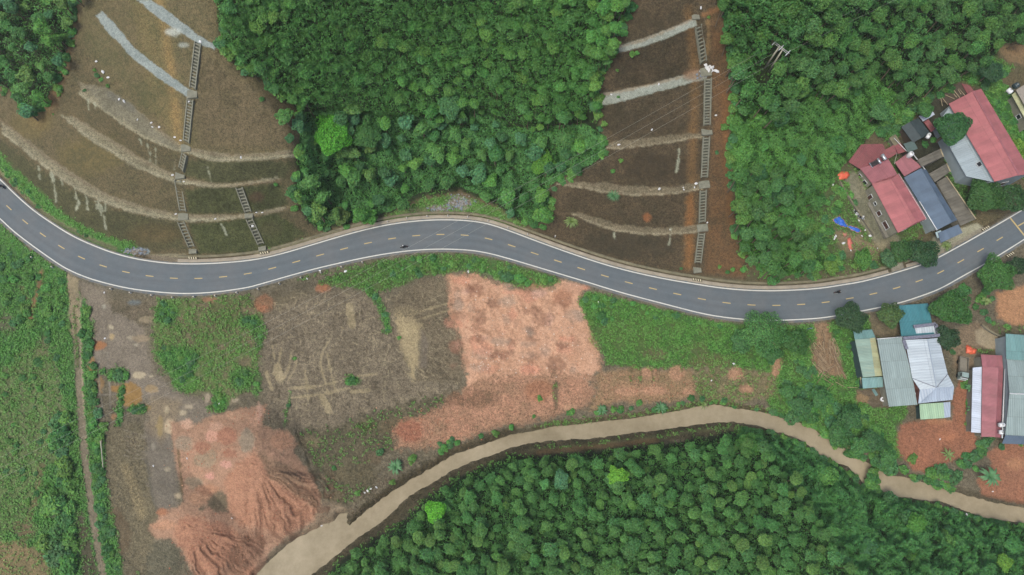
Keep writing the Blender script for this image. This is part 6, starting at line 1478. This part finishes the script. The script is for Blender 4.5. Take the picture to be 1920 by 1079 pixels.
for px, py, a, lab, rl, rgb, sh, tr, he in ((757, 463, 188, 'dark motorcycle in the middle of the road bend', 'person in dark clothes with pale helmet riding the motorcycle at the middle bend', (40, 42, 48), (38, 40, 48), (34, 36, 44), (222, 226, 230)),
      (1571, 548, 6, 'black motorcycle near the houses at the right', 'person all in black riding the motorcycle near the right hand houses', (28, 30, 34), (24, 26, 32), (40, 42, 50), (20, 20, 24)),
      (3, 350, -38, 'motorcycle entering at the left edge of the road', 'person in blue grey with white helmet riding at the left edge', (50, 56, 66), (104, 116, 132), (44, 50, 62), (240, 244, 246))):
    x, y, z = W(px, py, .6); motorcycle(x, y, .0, math.radians(a), lab, rgb); rider(x, y, 0.0, math.radians(a), rl, sh, tr, he)
x, y, z = P(1603, 400); motorcycle(x, y, z, math.radians(-50), 'white scooter parked at the left side of the courtyard', (226, 230, 232))
x, y, z = P(1613, 410); motorcycle(x, y, z, math.radians(-35), 'silver grey scooter parked beside the white one in the courtyard', (176, 184, 192))

# lorry
c = np.array(P(1800, 693)); p2 = np.array(P(1798, 712)); dv = (np.array(P(1799, 712)) - np.array(P(1801, 672)))[:2]; rz = math.atan2(dv[1], dv[0])
lr = thing('small_lorry', 'small grey lorry with open bed parked between the white roof and the white shed', 'lorry', tuple(c), None, rz)
M_LORRY = m_plain('lorry_paint', (150, 170, 166), .45, .12, 1.2); M_BED = m_plain('dusty_steel', (134, 128, 114), .8, .22, 1.5)
b = MB().box((-1.0, 0, .95), (3.6, 2.0, .12))
for s in (-1, 1): b.box((-1.0, s * 1.0, 1.3), (3.6, .08, .6))
b.box((-2.78, 0, 1.3), (.08, 1.92, .6)); b.box((.8, 0, 1.5), (.08, 1.92, 1.0)); b.build('bed', M_BED, lr)
MB().box((-.3, 0, .72), (5.0, .8, .2)).build('chassis', M_BLACK, lr)
MB().box((1.75, 0, 1.25), (1.7, 1.9, 1.1), 0, 0, .96).box((1.6, 0, 2.05), (1.35, 1.78, .55), 0, 0, .84).build('cab', M_LORRY, lr, bevel=.08)
MB().box((2.27, 0, 2.02), (.06, 1.5, .5), 0, 0, 1.0, -.35).build('windscreen', M_GLASS, lr); MB().box((2.63, 0, .75), (.14, 1.95, .3)).build('bumper', M_FRAME, lr); MB().box((2.2, 0, 1.83), (.7, 1.6, .06)).build('bonnet_band', M_FRAME, lr)
for s in (-1, 1):
    MB().box((2.63, s * .7, 1.1), (.06, .3, .2)).build('headlight', M_FRAME, lr); MB().box((1.7, s * .93, 2.05), (.8, .04, .36)).build('side_window', M_GLASS, lr); MB().box((2.1, s * 1.15, 1.7), (.08, .25, .3)).build('mirror', M_BLACK, lr)
    for wx in (1.7, -1.6):
        w_ = MB().lathe([(.2, -.12), (.4, -.13), (.45, -.08), (.45, .08), (.4, .13), (.2, .12)], (wx, s * .82, .45), 18, 0, 'y').build('wheel', M_RUBBER, lr); MB().lathe([(.03, -.12), (.2, -.08), (.21, .08), (.03, .13)], (wx, s * .82, .45), 14, 0, 'y').build('rim', M_ZINC, w_)

# ---------------------------------------------------------------- tanks and yard things
def lying_tank(px, py, z, L, r_, rz, label, mat, name='water_tank'):
    x, y, _ = W(px, py, z); o = thing(name, label, 'tank', (x, y, z - r_ - .2), None, rz)
    MB().lathe([(.05, -L / 2), (r_ * .7, -L / 2 + .03), (r_, -L / 2 + .15), (r_, L / 2 - .15), (r_ * .7, L / 2 - .03), (.05, L / 2)], (0, 0, r_ + .2), 18, 0, 'x').build('tank', mat, o, True)
    for s in (-1, 1): MB().box((s * L * .3, 0, .15), (.08, r_ * 1.8, .3)).build('cradle', M_ZINC, o)
    MB().lathe([(.18, 0), (.18, .08), (.1, .1)], (0, 0, 2 * r_ + .19), 12).build('lid', M_ZINC, o)
    return o
zr = G(1668, 395)
lying_tank(1741, 255, zs + 4.2, 1.5, .45, .95, 'white lying water tank at the corner of the black tarpaulin shed', M_PVC); lying_tank(1893, 171, zc + 5.4, 1.4, .6, -.9, 'white lying tank beside the ochre roof in the upper right corner', M_PVC)
lying_tank(1878, 797, G(1860, 745) + 4.9, 1.3, .5, .1, 'white water tank on the lower end of the narrow red roof', M_PVC); lying_tank(1877, 811, G(1860, 745) + 4.7, 1.0, .45, 1.4, 'smaller white water tank at the bottom edge of the narrow red roof', M_PVC)
lying_tank(1905, 161, zc + 5.2, 1.3, .7, .5, 'dark lying tank above the ochre roof in the upper right corner', m_plain('dark_tank', (60, 76, 80), .4))
x, y, _ = W(1711, 287, zr + 6); wt = thing('round_water_tank', 'round bright steel water tank with grey lid behind the red roofed house', 'tank', (x, y, zr + 3.4)); MB().lathe([(.55, .6), (.62, .7), (.62, 2.2), (.5, 2.42), (.2, 2.5)], seg=22).build('tank', M_PVC, wt, True); MB().lathe([(.2, 2.5), (.24, 2.56), (.05, 2.6)]).build('lid', M_ZINC, wt)
for k in range(4): a = k * 1.57 + .4; MB().tube([(math.cos(a) * .5, math.sin(a) * .5, -3.4), (math.cos(a) * .45, math.sin(a) * .45, .62)], .05, 6).build('leg', M_ZINC, wt)
x, y, _ = W(1641, 306, zr + 4.7); sw = thing('solar_water_heater', 'dark solar water heater with bright tank lying on the pinkish roofs', 'solar heater', (x, y, zr + 4.15), None, .45)
b = MB()
for k in range(12): b.tube([(-1.0, -.55 + k * .1, .2), (.75, -.55 + k * .1, .75)], .042, 6)
b.build('tubes', M_BLACK, sw); MB().box((-1.0, 0, .14), (.2, 1.4, .16)).build('manifold', M_STEEL, sw); MB().lathe([(.05, -.75), (.26, -.72), (.28, 0), (.26, .72), (.05, .75)], (.95, 0, .85), 16, 0, 'y').build('tank', M_STEEL, sw, True)
for s in (-.5, .5): MB().tube([(.9, s, 0), (.9, s, .7)], .03, 6).build('stand', M_ZINC, sw)
lying_tank(1657, 295, zr + 5.4, 1.7, .42, .45 + 1.57, 'silver lying water tank right of the solar heater on the pinkish roofs', M_STEEL)
x, y, _ = W(1655, 749, G(1655, 749) + .6); wb = thing('white_basin', 'round white basin with dark hole behind the grey roofed hall', 'basin', (x, y, G(1655, 749))); MB().lathe([(.35, 0), (.5, .3), (.56, .7), (.5, .78), (.2, .74), (.17, .5)], seg=22).build('bowl', M_PVC, wb, True); MB().lathe([(.02, .52), (.17, .52), (.17, .5), (.02, .5)]).build('drain', M_BLACK, wb)
x, y, z = P(1640, 736); bx_ = thing('teal_board', 'teal board lying behind the green roofed shed', 'board', (x, y, z), None, -1.1); MB().box((0, 0, .12), (1.7, .7, .06)).build('sheet', m_plain('teal_board_paint', (110, 146, 146), .6), bx_)
for s in (-.6, .6): MB().box((s, 0, .05), (.1, .7, .1)).build('batten', M_WOODD, bx_)
# roadside sign (back and edge seen from above)
x, y, z = P(1512, 620); sg = thing('road_sign', 'blue roadside sign on a post below the road left of the bamboo poles', 'sign', (x, y, z), None, .1)
MB().tube([(0, 0, -.3), (0, 0, 2.6)], .05, 8).build('post', M_ZINC, sg); MB().box((0, .06, 2.0), (.9, .05, 1.3)).build('panel', m_plain('blue_sign_face', (52, 92, 150), .5), sg); MB().box((0, .09, 2.62), (.94, .04, .05)).build('rim', M_FRAME, sg)

def cloth(name, pts, label, cat, mat, hgt, seed, edge=None):
    """crumpled sheet of some thickness laid over the ground"""
    A = np.array(pts, float); lo, hi = A.min(0), A.max(0); st = 1.6; gx_ = np.arange(lo[0], hi[0] + st, st); gy_ = np.arange(lo[1], hi[1] + st, st)
    X_, Y_ = np.meshgrid(gx_, gy_); d = sdf(X_.ravel(), Y_.ravel(), pts); zg = height(X_.ravel(), Y_.ravel())
    k = sstep(.5, -4, d); zz_ = zg + .06 + hgt * k * (.3 + 1.0 * np.abs(fbm(X_.ravel() / 5, Y_.ravel() / 5, seed, 3) - .5) * 2)
    V = W3(X_.ravel(), Y_.ravel(), zz_); nx_ = len(gx_); F_, mi = [], []
    for j in range(len(gy_) - 1):
        for i in range(nx_ - 1):
            q_ = [j * nx_ + i, (j + 1) * nx_ + i, (j + 1) * nx_ + i + 1, j * nx_ + i + 1]
            if d[q_].max() < .9: F_.append(q_); mi.append(1 if edge and d[q_].mean() > -1.6 else 0)
    me = bpy.data.meshes.new(name); me.from_pydata([tuple(v) for v in V], [], F_); me.polygons.foreach_set('material_index', mi); me.polygons.foreach_set('use_smooth', [True] * len(F_)); me.update()
    o = new_obj(name, me, None, [mat] + ([edge] if edge else [])); so = o.modifiers.new('thick', 'SOLIDIFY'); so.thickness = .03; tag(o, label, cat)
M_ORANGE = m_plain('orange_tarpaulin', (236, 112, 80), .55, .12, 1.5); M_PINK = m_plain('pink_lining', (232, 160, 150), .6, .1, 1.5)
cloth('tarpaulin', [(1571, 328), (1576, 322), (1590, 322), (1594, 329), (1588, 336), (1573, 339)], 'rumpled orange tarpaulin at the upper left corner of the courtyard', 'tarpaulin', M_ORANGE, .8, 3)
cloth('tarpaulin', [(1811, 648), (1815, 647), (1832, 656), (1829, 665), (1811, 663)], 'bright orange tarpaulin beside the lorry', 'tarpaulin', M_ORANGE, .9, 5)
cloth('tarpaulin', [(1560, 412), (1567, 407), (1575, 405), (1583, 412), (1590, 422), (1600, 424), (1612, 428), (1616, 433), (1613, 438), (1603, 436), (1590, 428), (1578, 426), (1565, 420)], 'bright blue tarpaulin with pink edge spread on the slope left of the courtyard', 'tarpaulin', m_plain('blue_tarpaulin', (54, 112, 214), .5, .15, 1.5), .7, 7, M_PINK)
cloth('tarpaulin', [(1589, 447), (1596, 446), (1599, 460), (1598, 468), (1592, 468), (1589, 456)], 'salmon pink plastic sheet below the blue tarpaulin', 'sheet', m_plain('salmon_sheet', (214, 120, 104), .6, .12, 1.5), .5, 9)
cloth('tarpaulin', [(1580, 436), (1587, 434), (1590, 441), (1584, 445), (1580, 442)], 'small pinkish sack between the blue tarpaulin and the salmon sheet', 'sheet', m_plain('pale_pink_sheet', (206, 140, 120), .6, .12, 1.5), .6, 11)
# low walls
def low_wall(pts, label, h, w_, mat):
    A = smooth_line(pts, 2); root = thing('low_wall', label, 'wall', P(*pts[0])); b, cap = WB(), WB()
    for p, q_ in zip(A[:-1], A[1:]):
        a, c = np.array(P(*p)), np.array(P(*q_)); L = np.linalg.norm((c - a)[:2]); m = (a + c) / 2; b.box((m[0], m[1], m[2] + h / 2 - .3), (L + .02, w_, h + .6), math.atan2(c[1] - a[1], c[0] - a[0])); cap.box((m[0], m[1], m[2] + h + .04), (L + .05, w_ + .1, .09), math.atan2(c[1] - a[1], c[0] - a[0]))
    b.build('wall_body', mat, root); cap.build('coping', M_CONC_D, root)
low_wall([(1573, 342), (1578, 352), (1600, 388), (1624, 424), (1636, 442)], 'low mossy wall along the left side of the courtyard', .6, .25, W_GREY)
low_wall([(1838, 610), (1850, 620), (1866, 629), (1884, 636)], 'low curved wall around the pale concrete yard at the right', .7, .3, W_GREY)

# bamboo poles dumped on the slope
M_BAM = [m_plain('dry_bamboo', c, .7, .15, 2.0) for c in ((160, 138, 108), (130, 108, 84), (184, 164, 132))]
BM = []
for k in range(3):
    L = (3.2, 4.2, 2.6)[k]; mb = MB()
    mb.tube([(-L / 2 + L * j / 8, .04 * math.sin(j), .02 * math.cos(j * 1.3)) for j in range(9)], [.075 - .004 * j for j in range(9)], 6)
    me = bpy.data.meshes.new('bamboo_pole'); me.from_pydata(mb.v, [], mb.f); me.materials.append(M_BAM[k]); me.update(); BM.append(me)
rb = random.Random(12)
def bamboo(px, py, ang, k=None, dz=.15):
    x, y, z = P(px, py); a = math.radians(ang)
    x1, y1, z1 = x + math.cos(a) * 1.2, y + math.sin(a) * 1.2, 0; zs_ = gz_world([x + math.cos(a) * 1.2, x - math.cos(a) * 1.2], [y + math.sin(a) * 1.2, y - math.sin(a) * 1.2])
    o = new_obj('bamboo_pole', BM[rb.randrange(3) if k is None else k]); o.location = (x, y, float(zs_.mean()) + dz + rb.random() * .35); o.rotation_euler = (0, -math.atan2(float(zs_[0] - zs_[1]), 2.4), a)
    tag(o, 'dry bamboo pole in the tangle dumped on the slope left of the green roof', 'bamboo pole', 'bamboo poles on the slope')
for k in range(40): t = rb.random(); bamboo(1528 + t * 16 + rb.gauss(0, 5), 648 + t * 50 + rb.gauss(0, 4), -62 + rb.gauss(0, 12))
for k in range(40): t = rb.random(); bamboo(1562 + t * 14 + rb.gauss(0, 4), 644 + t * 56 + rb.gauss(0, 4), -70 + rb.gauss(0, 10))
for k in range(22): bamboo(1545 + rb.gauss(0, 8), 690 + rb.gauss(0, 10), (52 if k % 2 else -48) + rb.gauss(0, 9))
for k in range(14): bamboo(1546 + rb.gauss(0, 9), 655 + rb.gauss(0, 10), -85 + rb.gauss(0, 16))
bamboo(1575, 722, -30); bamboo(1555, 718, -35); bamboo(1598, 727, 0); bamboo(1555, 726, 45)

# marker posts, sacks and scraps
mk = MB().box((0, 0, .3), (.26, .26, 1.1), 0, 0, .85).box((0, 0, .87), (.28, .28, .08), 0, 1); mkme = mk.build('marker_post', [M_FRAME, m_plain('post_cap', (206, 196, 180), .7)]); first = True
for (x_, y_) in [(727, 417), (763, 410), (801, 407), (840, 406), (877, 408), (915, 415), (952, 428), (989, 440), (1041, 444), (602, 512), (641, 502), (680, 493), (565, 522), (525, 533), (485, 543), (445, 550), (405, 556), (365, 558), (325, 559), (286, 555), (246, 550), (210, 543), (62, 484), (100, 502)]:
    o = mkme if first else mkme.copy()
    if not first: COL.objects.link(o)
    first = False; o.location = P(x_, y_); tag(o, 'short whitish marker post standing beside the road', 'post', 'marker posts along the road')
def blob(seed, sx, sy, sz):
    V, Fs = [], []; r_ = np.random.default_rng(seed)
    for i in range(6):
        for j in range(9):
            th = math.pi * (i + .5) / 6; ph = 2 * math.pi * j / 9; q_ = 1 + r_.normal() * .18; V.append((sx * math.sin(th) * math.cos(ph) * q_, sy * math.sin(th) * math.sin(ph) * q_, sz * (math.cos(th) * q_ + .7)))
    for i in range(5):
        for j in range(9): Fs.append((i * 9 + j, (i + 1) * 9 + j, (i + 1) * 9 + (j + 1) % 9, i * 9 + (j + 1) % 9))
    Fs += [tuple(range(9)), tuple(range(45, 54))[::-1]]
    return V, Fs
SK = []
for k in range(3):
    V, Fs = blob(60 + k, .5, .32, .22); me = bpy.data.meshes.new('white_sack'); me.from_pydata(V, [], Fs); me.materials.append(M_PVC); me.update(); SK.append(me)
def sack(px, py, s, rz, label, group, name='white_sack', cat='sack'):
    o = new_obj(name, SK[rb.randrange(3)]); o.location = P(px, py, .02); o.scale = (s, s * rb.uniform(.7, 1.1), s); o.rotation_euler = (0, 0, rz); tag(o, label, cat, group)
for px, py, s in ((1323, 123, 1.0), (1325, 129, 1.3), (1329, 133, 1.1), (1334, 128, 1.2), (1331, 125, .8), (1343, 135, 1.3), (1336, 133, .8), (1332, 137, .7), (1327, 126, .7)): sack(px, py, s, rb.uniform(0, 3), 'white rubbish sack heaped on the landing of the right stairway', 'white sacks on the landing')
for px, py, s in ((1314, 16, .8), (1327, 168, .6), (1324, 222, .5), (1342, 217, .6), (1222, 244, .6), (1305, 345, .8), (1302, 352, .5), (1282, 356, .5), (1236, 355, .7), (1281, 352, .4), (1326, 418, .5), (1256, 431, .4), (1160, 272, .7), (1235, 159, .6), (1146, 178, .5), (194, 136, 1.0), (203, 146, .7), (181, 116, .6), (224, 187, .7), (233, 191, .9), (284, 231, .6), (299, 239, .6), (286, 239, .5), (328, 258, .6), (339, 264, .6), (324, 329, .7), (330, 402, .6), (404, 411, .6), (474, 424, .7), (452, 296, .6), (355, 191, .6), (376, 79, .8), (481, 399, .5), (492, 399, .5), (258, 225, .5), (345, 341, .4)): sack(px, py, s, rb.uniform(0, 3), 'small white plastic scrap lying on the terraced slopes', 'plastic scraps on the slopes', 'plastic_scrap', 'scrap')
for px, py, s in ((1608, 398, .9), (1605, 403, .8), (1616, 408, 1.1), (1610, 414, .6), (1631, 443, .8), (1616, 443, .5), (1622, 432, .5), (1564, 447, 1.0), (1581, 457, .9), (1567, 443, .6), (1562, 348, .7), (1595, 470, .5), (1645, 466, .4), (1656, 355, .4)): sack(px, py, s, rb.uniform(0, 3), 'white bag or scrap lying about the courtyard and the slope beside it', 'scraps around the courtyard', 'courtyard_scrap', 'scrap')
for px, py, s in ((648, 509, .8), (576, 523, .6), (600, 508, .6), (878, 510, .7), (1123, 567, .7), (196, 549, .5), (197, 635, .5), (351, 860, .5), (288, 874, .5), (411, 757, .5), (435, 972, .4), (1376, 683, .7), (1334, 714, .5), (1472, 724, .5), (1762, 824, .5), (1861, 922, .5), (1812, 965, .6), (840, 883, .8), (603, 986, .5), (690, 921, .7), (695, 917, .6), (684, 924, .5), (706, 914, .7)): sack(px, py, s, rb.uniform(0, 3), 'small white scrap lying on the open ground below the road', 'scraps on the open ground', 'ground_scrap', 'scrap')

# gravel, rubble and flood debris nobody could count
def rubble(name, spots, size, mats, label, cat, seed):
    r_ = np.random.default_rng(seed); b = MB()
    for x0, y0, rx, ry, n in spots:
        for k in range(n):
            px, py = x0 + r_.normal() * rx, y0 + r_.normal() * ry; c = P(px, py); s = size * r_.uniform(.4, 1.5); V, Fs = [], []
            R_ = r_.uniform(.7, 1.3, 8); pts = [(-1, -1, -1), (1, -1, -1), (1, 1, -1), (-1, 1, -1), (-1, -1, 1), (1, -1, 1), (1, 1, 1), (-1, 1, 1)]; a = r_.uniform(0, 3)
            for q_, t in zip(pts, R_): x_, y_ = q_[0] * t * s * .5, q_[1] * t * s * .4; V.append((c[0] + x_ * math.cos(a) - y_ * math.sin(a), c[1] + x_ * math.sin(a) + y_ * math.cos(a), c[2] + q_[2] * t * s * .3))
            b.add(V, [(3, 2, 1, 0), (4, 5, 6, 7), (0, 1, 5, 4), (1, 2, 6, 5), (2, 3, 7, 6), (3, 0, 4, 7)], int(r_.integers(len(mats))))
    tag(b.build(name, mats), label, cat, None, 'stuff')
M_ST = [m_plain('grey_stone', (150, 150, 146), .9), m_plain('brown_stone', (128, 116, 100), .9), m_plain('blue_grey_stone', (130, 140, 152), .9)]
rubble('rubble', [(860, 380, 12, 6, 160), (825, 391, 14, 3, 90), (255, 471, 10, 3, 130), (1312, 140, 4, 4, 20)], .4, M_ST, 'grey stone rubble beside the drain and in the gully mouth', 'rubble', 5)
rubble('clay_gravel', [(905, 690, 16, 8, 50), (930, 672, 12, 8, 46), (985, 690, 20, 10, 40), (960, 600, 60, 40, 160), (1050, 640, 30, 30, 90), (1070, 700, 24, 20, 40), (880, 570, 14, 20, 40)], .2, [m_plain('white_stone', (224, 206, 190), .9), m_plain('pale_clod', (206, 156, 130), .9), m_plain('dark_clod', (176, 120, 96), .9), m_plain('clay_clod', (196, 138, 110), .9), m_plain('grey_clod', (186, 164, 144), .9)], 'white stones and clods strewn over the salmon clay pad', 'gravel', 6)
rubble('spoil_clods', [(400, 850, 40, 30, 200), (520, 960, 40, 30, 160), (380, 1010, 30, 26, 120), (820, 800, 60, 18, 240), (1220, 725, 60, 14, 160), (470, 780, 20, 10, 60)], .2, [m_plain('red_clod', (172, 110, 84), .95), m_plain('tan_clod', (184, 142, 112), .95)], 'clods of red earth on the spoil heaps and banks', 'clods', 7)
rt = np.random.default_rng(8); b = MB()
for x0, y0, rx, ry, n in ((690, 925, 14, 7, 120), (665, 960, 10, 7, 70), (720, 905, 16, 6, 60), (610, 975, 14, 6, 40), (1545, 660, 14, 20, 130), (640, 640, 70, 50, 260), (810, 610, 30, 50, 140), (570, 830, 30, 14, 90), (250, 830, 16, 14, 70)):
    for k in range(n):
        px, py = x0 + rt.normal() * rx, y0 + rt.normal() * ry
        if WATER_Z - .1 > G(px, py): continue
        c = P(px, py, .06); a = rt.uniform(0, 6.28); L = rt.uniform(.3, 1.1); d = np.array([math.cos(a), math.sin(a), rt.normal() * .2]) * L
        b.tube([c, np.array(c) + d], .035, 4, int(rt.integers(2)))
tag(b.build('brushwood', [m_plain('grey_twig', (150, 136, 114), .9), m_plain('brown_twig', (104, 86, 66), .9)]), 'dry twigs and flood debris scattered over the bare ground', 'brushwood', None, 'stuff')

# ---------------------------------------------------------------- thin humid air over the valley
hz = MB().box((0, 300, 84), (4400, 4400, 186)).build('haze', [bpy.data.materials.new('humid_air')])
hm = hz.data.materials[0]; hm.use_nodes = True; hm.node_tree.nodes.clear()
vo = hm.node_tree.nodes.new('ShaderNodeVolumePrincipled'); mo = hm.node_tree.nodes.new('ShaderNodeOutputMaterial')
vo.inputs['Color'].default_value = (.9, .95, .92, 1); vo.inputs['Density'].default_value = .00015; vo.inputs['Anisotropy'].default_value = .2
hm.node_tree.links.new(vo.outputs[0], mo.inputs['Volume']); tag(hz, 'thin pale haze in the humid air over the valley', 'haze', None, 'stuff')
